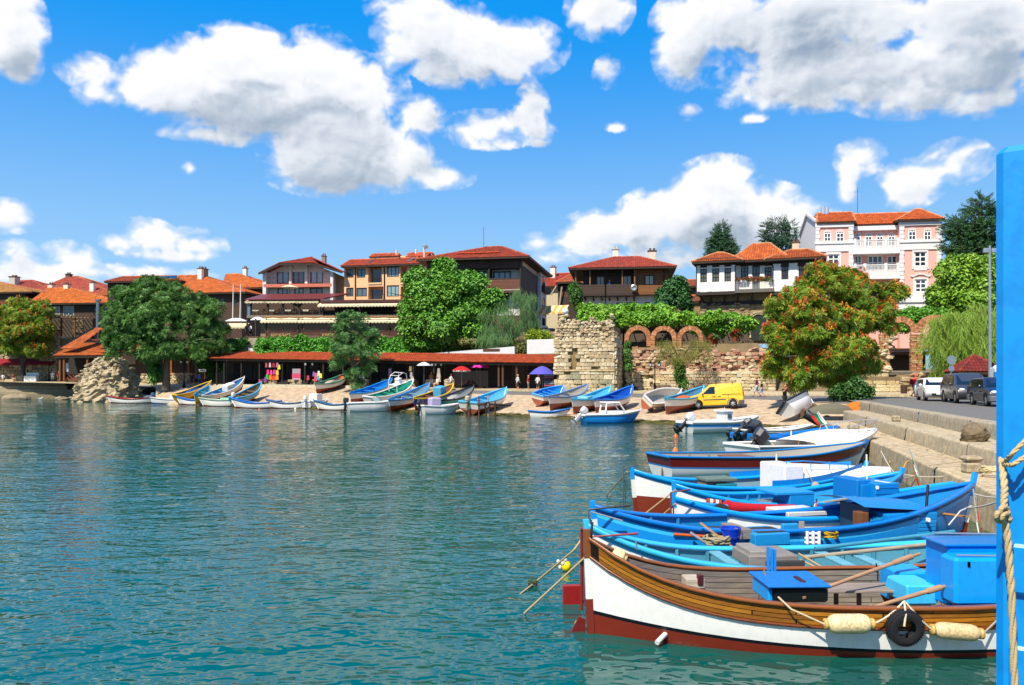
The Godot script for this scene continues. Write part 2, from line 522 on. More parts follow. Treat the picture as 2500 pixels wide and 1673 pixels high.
func land() -> void:
	fn.seed = 3
	fn.frequency = 0.05
	var o := g("cdb596")
	var under := []
	for l in shore:
		under.append([l[0],l[1] - 8.0,-0.75])
	strip(o,under,shore,380,2100,20,3)
	strip(o,shore,road_near,380,2100,20,14,0.0,0.0,0.16)
	ground_piece("beach",o,"sand")
	rng.seed = 40
	o = g()
	for i in 620:
		var px := rng.randf_range(640,2030)
		var s := line(shore,px)
		var p := V(onx(px,s.x + rng.randf_range(-0.5,0.7)),0,-s.x - rng.randf_range(-0.35,0.9))
		p.y = gy(p.x,-p.z) + 0.015
		o.col = vary(hx(["5d5c1c","6f6a22","4a4a2a","75602c"][i % 4]),0.3)
		o.m = Transform3D(Basis(Vector3.UP,rng.randf() * TAU).scaled(V(rng.randf_range(0.25,0.8),rng.randf_range(0.04,0.12),rng.randf_range(0.15,0.4))),p)
		o.ball(Vector3.ZERO,Vector3.ONE,6,4)
	solo("seaweed",o,"rock","","",Vector3.ZERO,"","stuff")
	o = g("706f6c")
	strip(o,road_near,kerb,1040,2080,20,3,0.012,0.012)
	var near := [[2080,50.0]]
	var rows := [PackedVector3Array(),PackedVector3Array(),PackedVector3Array()]
	for d in [52.0,49.0,45.0,40.0,34.0,28.0,22.0,16.0,10.0,4.0,-4.0]:
		var t: float = (52.0 - d) / 56.0
		var a := V(quay_x(7.95,d),1.6,-d)
		var b := V(lerpf(27.5,46.0,t),1.6,-lerpf(71.0,20.0,t))
		for j in 3:
			rows[j].append(a.lerp(b,j / 2.0))
	o.grid(rows)
	ground_piece("road",o,"asphalt")
	o = g("cdbb97")
	strip(o,kerb,base,1040,3000,20,2,0.13,0.02)
	strip(o,kerb,kerb,1040,3000,20,1,-0.3,0.13)
	strip(o,kerb,base,-500,1040,20,2,0.02,0.02)
	ground_piece("pavement",o,"concrete")
	o = g("bfb49c")
	var top := []
	for l in kerb:
		top.append([l[0],l[1],l[2] + 0.16])
	strip(o,kerb,top,380,1040,20,1,-0.5,0.0)
	strip(o,road_near,top,380,1040,20,1,-0.05,0.0)
	ground_piece("promenade_edge",o,"concrete")
	o = g("a99a7c")
	for k in 5:
		var a := V(-105,-0.4,-150.0 + k * 0.55)
		var q: float = [2.62,1.9,1.35,0.95,0.6][k]
		var xr: float = [160,163,185,187,180][k]
		var d0 := 129.9 - k * 0.7
		var p0 := V(onx(-120,d0 + 3),-0.5,-(d0 + 3.0))
		var p1 := V(onx(xr,d0),-0.5,-d0)
		var back := V(0.3,0,-6.0)
		o.col = hx(["b8ab90","b0a286","b5a88c","a39678","8a7f66"][k])
		var hgt := V(0,q + 0.5,0)
		o.hexa([p0,p1,p1 + back,p0 + back,p0 + hgt,p1 + hgt,p1 + back + hgt,p0 + back + hgt])
	ground_piece("waterside_steps",o,"concrete")
	o = g("7d6d4f")
	var b2 := []
	var b3 := []
	var b4 := []
	var b5 := []
	for px in range(-500,3001,50):
		var b := line(base,px)
		var high := 5.2 if px < 480 else 9.0 if px < 1440 else 6.6 if px < 1900 else 3.4
		var gap := 4.0 if px < 480 else 5.0 if px < 1360 else 3.0
		b2.append([px,b.x + gap,b.y + 0.05])
		b3.append([px,b.x + gap + (1.5 if px > 1360 else 3.0),high * 0.62 if px > 480 and px < 1440 else high])
		b4.append([px,b.x + gap + 11.0,high + 0.05])
		b5.append([px,b.x + 400.0,9.0])
	strip(o,base,b2,-500,3000,50,1,0.0,0.0)
	strip(o,b2,b3,-500,3000,50,2,0.0,0.0,0.3)
	strip(o,b3,b4,-500,3000,50,3,0.0,0.0,0.3)
	strip(o,b4,b5,-500,3000,50,3)
	ground_piece("hillside",o,"soil")
	var far := g("8d8468")
	far.quad(V(-700,-3.0,-140),V(-700,1.0,-1200),V(700,1.0,-1200),V(700,-3.0,-140))
	far.quad(V(16,-0.5,60),V(16,-0.3,-70),V(700,-0.3,-70),V(700,-0.5,60))
	ground_piece("ground",far,"soil")

func water() -> void:
	var n := 512
	var hgt := PackedFloat32Array()
	hgt.resize(n * n)
	rng.seed = 21
	var waves := []
	for i in 64:
		var k := 9.0 + pow(rng.randf(),1.1) * 66.0
		var a := deg_to_rad(100.0) + rng.randfn(0,0.62)
		var kx := roundf(k * cos(a))
		var ky := roundf(k * sin(a))
		waves.append([kx,ky,rng.randf() * TAU,pow(maxf(3.0,sqrt(kx * kx + ky * ky)),-1.35)])
	var cs := PackedFloat32Array()
	cs.resize(4096)
	for i in 4096:
		cs[i] = sin(TAU * i / 4096.0)
	for w in waves:
		var kx := int(w[0] * 8)
		var ky := int(w[1] * 8)
		var ph := int(w[2] / TAU * 4096)
		var am: float = w[3]
		for y in n:
			var s := ph + ky * y + 409600000
			var i0 := y * n
			for x in n:
				hgt[i0 + x] += cs[(s + kx * x) & 4095] * am
	var data := PackedByteArray()
	data.resize(n * n * 3)
	var amp := 3.7
	for y in n:
		for x in n:
			var h := hgt[y * n + x]
			var dx := (hgt[y * n + (x + 1) % n] - h) * amp
			var dy := (hgt[((y + 1) % n) * n + x] - h) * amp
			var v := V(-dx,dy,1).normalized()
			var i := (y * n + x) * 3
			data[i] = int(v.x * 127.5 + 127.5)
			data[i + 1] = int(v.y * 127.5 + 127.5)
			data[i + 2] = int(v.z * 127.5 + 127.5)
	var tex := ImageTexture.create_from_image(Image.create_from_data(n,n,false,Image.FORMAT_RGB8,data))
	var m := mat("water",0.03)
	m.normal_enabled = true
	m.normal_texture = tex
	m.normal_scale = 0.85
	m.metallic_specular = 0.4
	m.uv1_scale = V(1.0 / 7.0,1.0 / 7.0,1)
	var zs := [30.0]
	while zs[-1] > -152.0:
		var d: float = -zs[-1]
		zs.append(zs[-1] - (2.0 if d < 3.0 else 0.22 if d < 30.0 else 0.5 if d < 70 else 2.0))
	var xs := [-160.0]
	while xs[-1] < 30.0:
		xs.append(xs[-1] + (4.0 if xs[-1] < -60.0 else 0.8 if xs[-1] < -14.0 else 0.24 if xs[-1] < 11.0 else 1.5))
	var f1 := FastNoiseLite.new()
	f1.seed = 8
	f1.frequency = 0.55
	f1.fractal_octaves = 3
	var v := PackedVector3Array()
	var c := PackedColorArray()
	var uv := PackedVector2Array()
	var nn := PackedVector3Array()
	var idx := PackedInt32Array()
	var deep := Color(0.0,0.076,0.068)
	var green := Color(0.016,0.055,0.035)
	for z in zs:
		for x in xs:
			var y := f1.get_noise_2d(x * 0.55 + z * 0.1,z * 1.25) * 0.024
			var e := 0.15
			var gx := (f1.get_noise_2d((x + e) * 0.55 + z * 0.1,z * 1.25) * 0.024 - y) / e
			var gz := (f1.get_noise_2d(x * 0.55 + (z + e) * 0.1,(z + e) * 1.25) * 0.024 - y) / e
			v.append(V(x,y,z))
			nn.append(V(-gx,1,-gz).normalized())
			uv.append(Vector2(x,z))
			var sh := clampf((x - quay_x(-1.5,-z)) / 6.0,0.0,1.0)
			var dsh: float = line(shore,clampf(CX + F * x / maxf(4.0,-z),0,2100)).x + z
			sh = maxf(sh,clampf(1.0 - dsh / 22.0,0.0,1.0))
			c.append(deep.lerp(green,sh))
	var w := xs.size()
	for j in zs.size() - 1:
		for i in w - 1:
			var a := j * w + i
			idx.append_array([a,a + w,a + w + 1,a,a + w + 1,a + 1])
	var ar := []
	ar.resize(Mesh.ARRAY_MAX)
	ar[Mesh.ARRAY_VERTEX] = v
	ar[Mesh.ARRAY_NORMAL] = nn
	ar[Mesh.ARRAY_COLOR] = c
	ar[Mesh.ARRAY_TEX_UV] = uv
	ar[Mesh.ARRAY_INDEX] = idx
	var me := ArrayMesh.new()
	me.add_surface_from_arrays(Mesh.PRIMITIVE_TRIANGLES,ar)
	solo("water",me,"water","","",Vector3.ZERO,"","structure")

func quay() -> void:
	rng.seed = 60
	var run := func(x0: float,y0: float,y1: float,wide: float,d0: float,d1: float,c: String,called: String,lean: float) -> void:
		var o := g(c)
		var d := d0
		while d < d1 - 0.5:
			var e := minf(d + rng.randf_range(3.0,4.5),d1)
			o.col = vary(hx(c),0.07)
			var jx := rng.randf_range(-0.03,0.03)
			var rows := []
			for k in 9:
				var q := PackedVector3Array()
				var dd := lerpf(d + 0.015,e - 0.015,k / 8.0)
				var w := fn.get_noise_2d(dd * 20.0,y1 * 50.0) * 0.024
				for s in [[wide,y1],[0.07 - w,y1 + w * 0.3],[0.0 + w * 0.5,y1 - 0.06 + w],[-0.02 + w,lerpf(y0,y1,0.55)],[w - lean,lerpf(y0,y1,0.3)],[-lean - w,y0]]:
					q.append(V(quay_x(x0 + s[0] + jx,dd),s[1],-dd))
				rows.append(q)
			o.grid(rows)
			d = e
		ground_piece(called,o,"concrete")
	run.call(5.2,-1.2,0.8,1.6,3.0,43.5,"cbb896","quay_walkway",0.12)
	run.call(6.45,0.6,1.27,1.7,3.0,45.2,"c4b496","quay_ledge",0.05)
	run.call(7.7,1.1,1.72,0.5,3.0,49.0,"b0a48c","quay_parapet",0.05)
	var o := g("b8a98a")
	for e in [[5.2,43.45,-1.0,0.8,1.5],[6.45,45.15,-0.5,1.27,1.6],[7.7,48.95,0.4,1.72,0.9]]:
		var a := V(quay_x(e[0],e[1]),e[2],-e[1])
		var b := V(quay_x(e[0] + e[4],e[1]),e[2],-e[1])
		var h := V(0,e[3] - e[2] - 0.01,0)
		o.quad(a,a + h,b + h,b)
	ground_piece("quay_end_wall",o,"concrete")
# ---------------------------------------------------------------- facades
var fo := Vector3.ZERO
var fu := Vector3.RIGHT
var fnm := Vector3.BACK

func facade(called: String,label: String,category: String,p0: float,d0: float,p1: float,d1: float,y: float,group := "") -> Node3D:
	var o := thing(called,label,category,Vector3.ZERO,0.0,group)
	face_of(o,p0,d0,p1,d1,y)
	return o

func face_of(o: Node3D,p0: float,d0: float,p1: float,d1: float,y: float) -> void:
	fo = V(onx(p0,d0),y,-d0)
	fu = (V(onx(p1,d1),y,-d1) - fo).normalized()
	fnm = fu.cross(Vector3.UP)
	o.transform = Transform3D(Basis(fu,Vector3.UP,fnm),fo)

func lp(px: float,py: float,z := 0.0) -> Vector3:   # a measured place on the facade,z in front of it
	var e := V(0,EYE,0)
	var d := at(px,py,1.0) - e
	var t := ((fo - e).dot(fnm) + z) / d.dot(fnm)
	var q := e + d * t - fo
	return V(q.dot(fu),q.y,z)

func fbox(o: G,x0: float,y0: float,x1: float,y1: float,z0: float,z1: float,r := 0.0) -> void:
	var a := lp(x0,y0,z1)
	var b := lp(x1,y1,z1)
	if r > 0.0:
		o.cbox(V(a.x,a.y,z0),V(b.x,b.y,z1),r)
	else:
		o.box(V(a.x,a.y,z0),V(b.x,b.y,z1))

func frect(x0: float,y0: float,x1: float,y1: float,z := 0.0) -> Rect2:
	var a := lp(x0,y0,z)
	var b := lp(x1,y1,z)
	return Rect2(minf(a.x,b.x),minf(a.y,b.y),absf(b.x - a.x),absf(b.y - a.y))

func holed(o: G,r: Rect2,holes: Array,z: float,deep: float) -> void:   # a wall skin with openings and their reveals
	var xs := [r.position.x,r.end.x]
	var ys := [r.position.y,r.end.y]
	for h in holes:
		for q in [h.position.x,h.end.x]:
			if q > r.position.x and q < r.end.x: xs.append(q)
		for q in [h.position.y,h.end.y]:
			if q > r.position.y and q < r.end.y: ys.append(q)
	xs.sort()
	ys.sort()
	for i in xs.size() - 1:
		for j in ys.size() - 1:
			var ce := Vector2((xs[i] + xs[i + 1]) / 2,(ys[j] + ys[j + 1]) / 2)
			var inside := false
			for h in holes:
				if h.has_point(ce): inside = true
			if not inside and xs[i + 1] - xs[i] > 0.0005 and ys[j + 1] - ys[j] > 0.0005:
				o.quad(V(xs[i],ys[j],z),V(xs[i],ys[j + 1],z),V(xs[i + 1],ys[j + 1],z),V(xs[i + 1],ys[j],z))
	for h in holes + [r]:
		var a := V(h.position.x,h.position.y,z)
		var b := V(h.end.x,h.position.y,z)
		var c := V(h.end.x,h.end.y,z)
		var d := V(h.position.x,h.end.y,z)
		var k := V(0,0,-deep)
		for e in [[a,b],[b,c],[c,d],[d,a]]:
			o.quad(e[0],e[0] + k,e[1] + k,e[1])

func house_body(o: Node3D,called: String,r: Rect2,holes: Array,c: String,mt: String,z: float,back: float) -> MeshInstance3D:
	var q := g(c)
	holed(q,r,holes,z,0.25)
	q.box(V(r.position.x + 0.003,r.position.y,-back),V(r.end.x - 0.003,r.end.y - 0.003,z - 0.251))
	return part(called,q,mt,o)

func window(o: Node3D,r: Rect2,z: float,c: String,nx: int,ny: int,glass := "26323a",bar := 0.06,called := "window") -> MeshInstance3D:
	var q := g(c)
	var a := r.position
	var b := r.end
	var t := bar * 1.3
	q.box(V(a.x,a.y,z - 0.08),V(a.x + t,b.y,z))
	q.box(V(b.x - t,a.y,z - 0.08),V(b.x,b.y,z))
	q.box(V(a.x + t,a.y,z - 0.08),V(b.x - t,a.y + t,z - 0.002))
	q.box(V(a.x + t,b.y - t,z - 0.08),V(b.x - t,b.y,z - 0.002))
	for i in range(1,nx):
		var x := lerpf(a.x,b.x,float(i) / nx)
		q.box(V(x - bar / 2,a.y + t,z - 0.075),V(x + bar / 2,b.y - t,z - 0.006))
	for i in range(1,ny):
		var y := lerpf(a.y,b.y,float(i) / ny)
		q.box(V(a.x + t,y - bar / 2,z - 0.07),V(b.x - t,y + bar / 2,z - 0.010))
	var w := part(called,q,"paint",o)
	var p := g(glass)
	p.quad(V(a.x + 0.02,a.y + 0.02,z - 0.05),V(a.x + 0.02,b.y - 0.02,z - 0.05),V(b.x - 0.02,b.y - 0.02,z - 0.05),V(b.x - 0.02,a.y + 0.02,z - 0.05))
	part("pane",p,"glass",w)
	return w

# ---------------------------------------------------------------- tiled roofs
func tiles(o: G,poly: Array,c: Color,sp := 0.27,course := 0.42,lift := 0.07) -> void:   # the eave is the first edge,from left to right
	var u: Vector3 = (poly[1] - poly[0]).normalized()
	var nn := Vector3.ZERO
	for i in range(1,poly.size() - 1):
		nn += (poly[i] - poly[0]).cross(poly[i + 1] - poly[0])
	nn = nn.normalized()
	if nn.y < 0: nn = -nn
	var v := nn.cross(u)
	if v.y < 0: v = -v
	var q := PackedVector2Array()
	var lo := 1e9
	var hi := -1e9
	for p in poly:
		var w := Vector2((p - poly[0]).dot(u),(p - poly[0]).dot(v))
		q.append(w)
		lo = minf(lo,w.x)
		hi = maxf(hi,w.x)
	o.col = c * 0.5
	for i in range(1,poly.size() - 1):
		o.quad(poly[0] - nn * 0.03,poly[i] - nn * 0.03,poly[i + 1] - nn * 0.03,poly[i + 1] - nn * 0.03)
	var n := maxi(2,roundi((hi - lo) / sp))
	var w := (hi - lo) / n
	for i in n:
		var x := lo + (i + 0.5) * w
		var v0 := 1e9
		var v1 := -1e9
		for k in q.size():
			var a := q[k]
			var b := q[(k + 1) % q.size()]
			if (a.x - x) * (b.x - x) < 0.0:
				var y := lerpf(a.y,b.y,(x - a.x) / (b.x - a.x))
				v0 = minf(v0,y)
				v1 = maxf(v1,y)
		if v1 - v0 < 0.1: continue
		var m := maxi(1,roundi((v1 - v0) / course))
		for j in m:
			o.col = vary(c,0.22)
			var ya := lerpf(v0,v1,float(j) / m)
			var yb := lerpf(v0,v1,float(j + 1) / m)
			var pa: Array[Vector3] = []
			var pb: Array[Vector3] = []
			for e in [[-0.5,0.0],[-0.27,0.85],[0.0,1.0],[0.27,0.85],[0.5,0.0]]:
				var f: Vector3 = poly[0] + u * (x + e[0] * w) + nn * (e[1] * lift)
				pa.append(f + v * ya + nn * 0.03)
				pb.append(f + v * yb)
			for e in 4:
				o.quad(pa[e],pb[e],pb[e + 1],pa[e + 1])
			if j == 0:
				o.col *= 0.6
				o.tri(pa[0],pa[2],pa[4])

# a hipped roof over corners a (front left),b (front right),c (back right),d (back left) with the ridge from r0 to r1
func hip(o: Node3D,a: Vector3,b: Vector3,c: Vector3,d: Vector3,r0: Vector3,r1: Vector3,color: String,sides := "flrb",ridge := "d88a5a",dark := "3a2a20",sp := 0.27) -> MeshInstance3D:
	var q := g()
	var co := hx(color)
	for s in [["f",[a,b,r1,r0]],["r",[b,c,r1]],["l",[d,a,r0]],["b",[c,d,r0,r1]]]:
		if s[0] in sides:
			tiles(q,s[1],co,sp)
		else:
			q.col = co
			for i in range(1,s[1].size() - 1):
				q.tri(s[1][0],s[1][i],s[1][i + 1])
	var roof := part("roof",q,"tile",o)
	tag(roof,"","","","stuff")
	q = g()
	var rc := hx(ridge)
	for e in [[a,r0],[b,r1],[r0,r1],[c,r1],[d,r0]]:
		var len: float = (e[1] - e[0]).length()
		var n := maxi(1,int(len / 0.5))
		for i in n:
			q.col = vary(rc,0.2)
			var p: Vector3 = e[0].lerp(e[1],float(i) / n)
			var p2: Vector3 = e[0].lerp(e[1],(i + 1.08) / n)
			q.tube([p + V(0,0.05,0),p2 + V(0,0.02,0)],[0.14,0.11],6)
	part("ridge",q,"tile",o)
	q = g(dark)
	var dn := V(0,-0.22,0)
	for e in [[a,b],[b,c],[c,d],[d,a]]:
		q.quad(e[0] + dn,e[0] + V(0,-0.035,0),e[1] + V(0,-0.035,0),e[1] + dn)
	q.quad(a + dn,b + dn,c + dn,d + dn)
	part("eave",q,"wood",o)
	return roof

func chimney(o: Node3D,p: Vector3,w: float,h: float,c: String,cap := "7a5a48") -> void:
	var q := g(c)
	q.cbox(p - V(w / 2,0.6,w / 2),p + V(w / 2,h,w / 2),0.03)
	var m := part("chimney",q,"plaster",o)
	q = g(cap)
	q.cbox(p + V(-w * 0.62,h,-w * 0.62),p + V(w * 0.62,h + 0.12,w * 0.62),0.03)
	for s in [-0.25,0.25]:
		q.lathe([Vector2(0,0.0),Vector2(w * 0.18,0.0),Vector2(w * 0.14,0.35),Vector2(0,0.36)],8,p + V(s * w,h + 0.12,0))
	part("chimney_cap",q,"tile",m)

# ---------------------------------------------------------------- leaves and trees
var leaf_mesh := {}
func leaflet(o: G,b: Vector3,d: Vector3,side: Vector3,len: float,w: float) -> void:
	var nn := d.cross(side).normalized()
	var mid := b + d * len * 0.5 + nn * len * 0.06
	var tip := b + d * len - nn * len * 0.08
	o.tri(b,mid + side * w - nn * w * 0.4,tip)
	o.tri(b,tip,mid - side * w - nn * w * 0.4)

func leaves() -> void:
	rng.seed = 77
	for k in 3:
		var o := g(Color(1,1,1))   # a spray of feathered leaves
		for i in 7:
			var a := TAU * i / 7.0 + rng.randf() * 0.6
			var el := rng.randf_range(-0.25,0.75)
			var d := V(cos(a) * cos(el),sin(el),sin(a) * cos(el))
			for j in 4:
				var b := d * (0.10 + 0.10 * j) + V(0,-0.05 * j * j * 0.3,0)
				var s := d.cross(Vector3.UP).normalized()
				o.col = vary(Color(0.92,0.92,0.92),0.12)
				leaflet(o,b,(d + s * 1.1 + V(0,-0.3,0)).normalized(),d,0.2,0.045)
				leaflet(o,b,(d - s * 1.1 + V(0,-0.3,0)).normalized(),d,0.2,0.045)
		leaf_mesh["spray%d" % k] = o.mesh()
		o = g(Color(1,1,1))   # broad leaves
		for i in 16:
			var p := V(rng.randfn(0,0.2),rng.randfn(0,0.14),rng.randfn(0,0.2))
			var a := rng.randf() * TAU
			var d := V(cos(a),rng.randf_range(-0.9,0.2),sin(a)).normalized()
			o.col = vary(Color(0.9,0.9,0.9),0.15)
			leaflet(o,p,d,d.cross(V(rng.randf() - 0.5,1,rng.randf() - 0.5)).normalized(),0.26,0.09)
		leaf_mesh["broad%d" % k] = o.mesh()
		o = g(Color(1,1,1))   # a hanging shoot
		var p0 := Vector3.ZERO
		for i in 12:
			var p1 := p0 + V(rng.randfn(0.03,0.02),-0.13,rng.randfn(0,0.02))
			for s in [-1.0,1.0]:
				var d := V(s * 0.55,-0.85,rng.randf_range(-0.4,0.4)).normalized()
				o.col = vary(Color(0.9,0.9,0.9),0.15)
				leaflet(o,p0,d,V(0,0.2,1).normalized(),0.22,0.022)
			p0 = p1
		leaf_mesh["strand%d" % k] = o.mesh()
		o = g(Color(1,1,1))   # a needled twig
		for i in 26:
			var b := V(0,0,0.03 * i)
			var a := rng.randf() * TAU
			var d := V(cos(a),sin(a) * 0.6,0.7).normalized()
			o.col = vary(Color(0.9,0.9,0.9),0.2)
			leaflet(o,b,d,d.cross(V(0,0,1)).normalized(),0.2,0.028)
		leaf_mesh["needle%d" % k] = o.mesh()
		o = g(Color(1,1,1))   # a loose panicle of small pods
		for i in 22:
			var h := rng.randf()
			var a := rng.randf() * TAU
			var p := V(cos(a) * (1 - h) * 0.2,h * 0.42 - 0.05,sin(a) * (1 - h) * 0.2)
			o.col = vary(Color(0.95,0.9,0.9),0.3)
			var d := V(rng.randfn(),rng.randfn(),rng.randfn()).normalized()
			leaflet(o,p,d,d.cross(V(0.3,1,0.2)).normalized(),0.12,0.04)
			leaflet(o,p,-d,d.cross(V(1,0.3,0.2)).normalized(),0.10,0.04)
		leaf_mesh["pod%d" % k] = o.mesh()

func scatter(called: String,o: Node3D,kind: String,xf: Array,cols: Array) -> void:
	for k in 3:
		var mm := MultiMesh.new()
		mm.transform_format = MultiMesh.TRANSFORM_3D
		mm.use_colors = true
		mm.mesh = leaf_mesh["%s%d" % [kind,k]]
		var n := 0
		for i in range(k,xf.size(),3):
			n += 1
		mm.instance_count = n
		n = 0
		for i in range(k,xf.size(),3):
			mm.set_instance_transform(n,xf[i])
			mm.set_instance_color(n,cols[i])
			n += 1
		var mi := MultiMeshInstance3D.new()
		mi.multimesh = mm
		mi.material_override = M["leaf"]
		mi.name = called if k == 0 else "%s_%03d" % [called,k]
		o.add_child(mi)
		tag(mi,"","","","stuff")

var lumps_kept := []
# blobs: [px,py,half width,half height in picture units,nearer or farther in metres]
func crown(blobs_: Array,d: float,o: Node3D,kind: String,size: float,dens: float,cols: Array,inner := 0.45,called := "crown") -> void:
	var xf := []
	var cl := []
	var inv := o.transform.affine_inverse()
	var cc := []
	for c in cols: cc.append(hx(c) * (1.0 if kind == "pod" else 1.4))
	var lumps := lumps_kept if called == "pods" else []
	for b in blobs_:
		if called == "pods": break
		var z: float = b[4] if b.size() > 4 else 0.0
		if kind == "needle" or b[2] < 10 or b[3] < 10:
			lumps.append([b[0],b[1],b[2],b[3],z,1.0])
			continue
		lumps.append([b[0],b[1],b[2] * 0.72,b[3] * 0.72,z,0.6])
		for i in 9:
			var q := V(rng.randfn(),rng.randfn() * 0.9 + 0.15,rng.randfn()).normalized()
			var k := rng.randf_range(0.28,0.5)
			lumps.append([b[0] + q.x * b[2] * 0.78,b[1] - q.y * b[3] * 0.78,b[2] * k,b[3] * k,z + q.z * (b[2] + b[3]) * 0.39 / F * d,1.0])
	lumps_kept = lumps
	for b in lumps:
		var dd: float = d + b[4]
		var ce := at(b[0],b[1],dd)
		var r := V(b[2] / F * dd,b[3] / F * dd,0)
		r.z = (r.x + r.y) * 0.5 if kind != "strand" else r.x
		var n := int(dens * b[5] * (r.x * r.y + r.x * r.z + r.y * r.z))
		for i in n:
			var q := V(rng.randfn(),rng.randfn(),rng.randfn()).normalized()
			var k := fn.get_noise_3dv((ce + q * r) * 14.0)
			if k < -0.22: continue
			var rad := lerpf(inner,1.0,pow(rng.randf(),0.5)) * (1.0 + k * 0.3)
			var p := ce + q * r * rad
			var bs := Basis.from_euler(V(rng.randf_range(-0.5,0.5),rng.randf() * TAU,rng.randf_range(-0.5,0.5)))
			if kind == "needle":
				var out := V(q.x,q.y * 0.35 + 0.1,q.z).normalized()
				bs = Basis.looking_at(-(out + V(rng.randfn(),rng.randfn(),rng.randfn()) * 0.35).normalized(),V(0.1,1,0.05))
			elif kind != "strand" and kind != "pod":
				bs = Basis(Quaternion(Vector3.UP,(Vector3.UP * 0.9 + q).normalized())) * bs
			bs = bs.scaled(Vector3.ONE * size * rng.randf_range(0.7,1.3))
			xf.append(inv * Transform3D(bs,p))
			cl.append(vary(cc[rng.randi() % cc.size()],0.12))
	scatter(called,o,kind,xf,cl)

func trunk(o: Node3D,paths: Array,c := "6b5a48") -> void:   # each path: points and radii in the tree's own space
	var q := g()
	for p in paths:
		q.col = vary(hx(c),0.1)
		q.tube(p[0],p[1],8)
	part("trunk",q,"wood_up",o)

# a trunk that forks into limbs towards the blobs of the crown
func branching(o: Node3D,blobs_: Array,d: float,r: float,fork: float,c := "6b5a48",from := Vector3.ZERO) -> void:
	var paths := []
	var f := from + V(0.15,fork,0.0)
	paths.append([[from + V(0,-0.4,0),from + V(0.1,fork * 0.5,0.05),f],[r * 1.25,r,r * 0.85]])
	for b in blobs_:
		var dd: float = d + (b[4] if b.size() > 4 else 0.0)
		var e := o.transform.affine_inverse() * at(b[0],b[1] - b[3] * 0.3,dd)
		var mid := f.lerp(e,0.5) + V(rng.randfn(0,0.2),0.3,rng.randfn(0,0.2))
		paths.append([[f - V(0,0.1,0),mid,e],[r * 0.55,r * 0.35,r * 0.12]])
		for i in 2:
			var e2 := e + V(rng.randfn() * b[2],rng.randfn() * b[3] * 0.5,rng.randfn() * b[2]) / F * dd * 0.7
			paths.append([[mid,mid.lerp(e2,0.6) + V(0,0.15,0),e2],[r * 0.25,r * 0.15,r * 0.05]])
	trunk(o,paths,c)

# ---------------------------------------------------------------- stones
var stone_mesh := []
func stones_kit() -> void:
	rng.seed = 12
	for k in 7:   # squared blocks of unit size,worn
		var o := g(Color(1,1,1))
		o.cbox(V(-0.5,-0.5,-0.5),V(0.5,0.5,0.5),0.11)
		warp(o,0.05,k)
		stone_mesh.append(o.mesh())
	for k in 6:   # rubble
		var o := g(Color(1,1,1))
		o.ball(Vector3.ZERO,V(0.56,0.55,0.55),7,5)
		warp(o,0.16,k + 20)
		stone_mesh.append(o.mesh())

func warp(o: G,k: float,s: int) -> void:   # shakes corners that coincide by the same amount and sets the normals anew,flat
	var f := FastNoiseLite.new()
	f.seed = s
	f.frequency = 0.9
	for i in o.v.size():
		var p := o.v[i]
		o.v[i] = p + V(f.get_noise_3dv(p * 3.1),f.get_noise_3dv(p * 3.1 + V(7,1,3)),f.get_noise_3dv(p * 3.1 + V(2,9,5))) * k * 2.0
	for i in range(0,o.v.size(),3):
		var nn := (o.v[i + 2] - o.v[i]).cross(o.v[i + 1] - o.v[i]).normalized()
		for j in 3: o.n[i + j] = nn

# colours come in a few tinted copies of each material-bearing mesh
var tint_mesh := {}
func tinted(m: Mesh,c: Color) -> Mesh:
	var key := [m,c]
	if not tint_mesh.has(key):
		var a := m.surface_get_arrays(0)
		var cols: PackedColorArray = a[Mesh.ARRAY_COLOR]
		for i in cols.size(): cols[i] = cols[i] * c
		a[Mesh.ARRAY_COLOR] = cols
		var r := ArrayMesh.new()
		r.add_surface_from_arrays(Mesh.PRIMITIVE_TRIANGLES,a)
		tint_mesh[key] = r
	return tint_mesh[key]

# courses of stone on a wall face of a thing,in its own space. keep(x,y) says where stones stand
func courses(o: Node3D,base_t: Transform3D,x0: float,x1: float,y0: float,y1: float,rh: Vector2,sw: Vector2,cols: Array,first: int,deep: float,rubble: float,keep: Callable,called := "stone") -> int:
	var n := first
	var y := y0
	while y < y1:
		var h := minf(rng.randf_range(rh.x,rh.y),y1 - y + 0.08)
		var x := x0 + rng.randf_range(-0.2,0.0)
		while x < x1:
			var w := rng.randf_range(sw.x,sw.y)
			if x + w > x1 - 0.12: w = x1 - x
			if w > 0.1 and keep.call(x + w / 2,y + h / 2):
				var rough := rng.randf() < rubble
				var ms: Mesh = stone_mesh[7 + rng.randi() % 6] if rough else stone_mesh[rng.randi() % 7]
				var c := hx(cols[rng.randi() % cols.size()])
				var pz := rng.randf_range(-0.06,0.05) * (2.5 if rough else 1.0)
				var bs := Basis.from_euler(V(rng.randfn(0,0.03),rng.randfn(0,0.04),rng.randfn(0,0.15 if rough else 0.02)))
				bs = bs.scaled_local(V(w * (1.12 if rough else 0.97),h * (1.15 if rough else 0.94),deep))
				piece(called,n,tinted(ms,c),"stone",o,base_t * Transform3D(bs,V(x + w / 2,y + h / 2,pz)))
				n += 1
			x += w
		y += h
	return n

func fp(o: Node3D,called: String,c: Variant,mt: String,x0: float,y0: float,x1: float,y1: float,z0: float,z1: float) -> MeshInstance3D:
	var q := g(c)
	fbox(q,x0,y0,x1,y1,z0,z1)
	return part(called,q,mt,o)
# ---------------------------------------------------------------- people
var body_mesh := {}
var flat_mat := {}
func flat(c: String,rough := 0.85) -> StandardMaterial3D:
	if not flat_mat.has(c):
		var m := StandardMaterial3D.new()
		m.albedo_color = Color(c)
		m.roughness = rough
		flat_mat[c] = m
	return flat_mat[c]

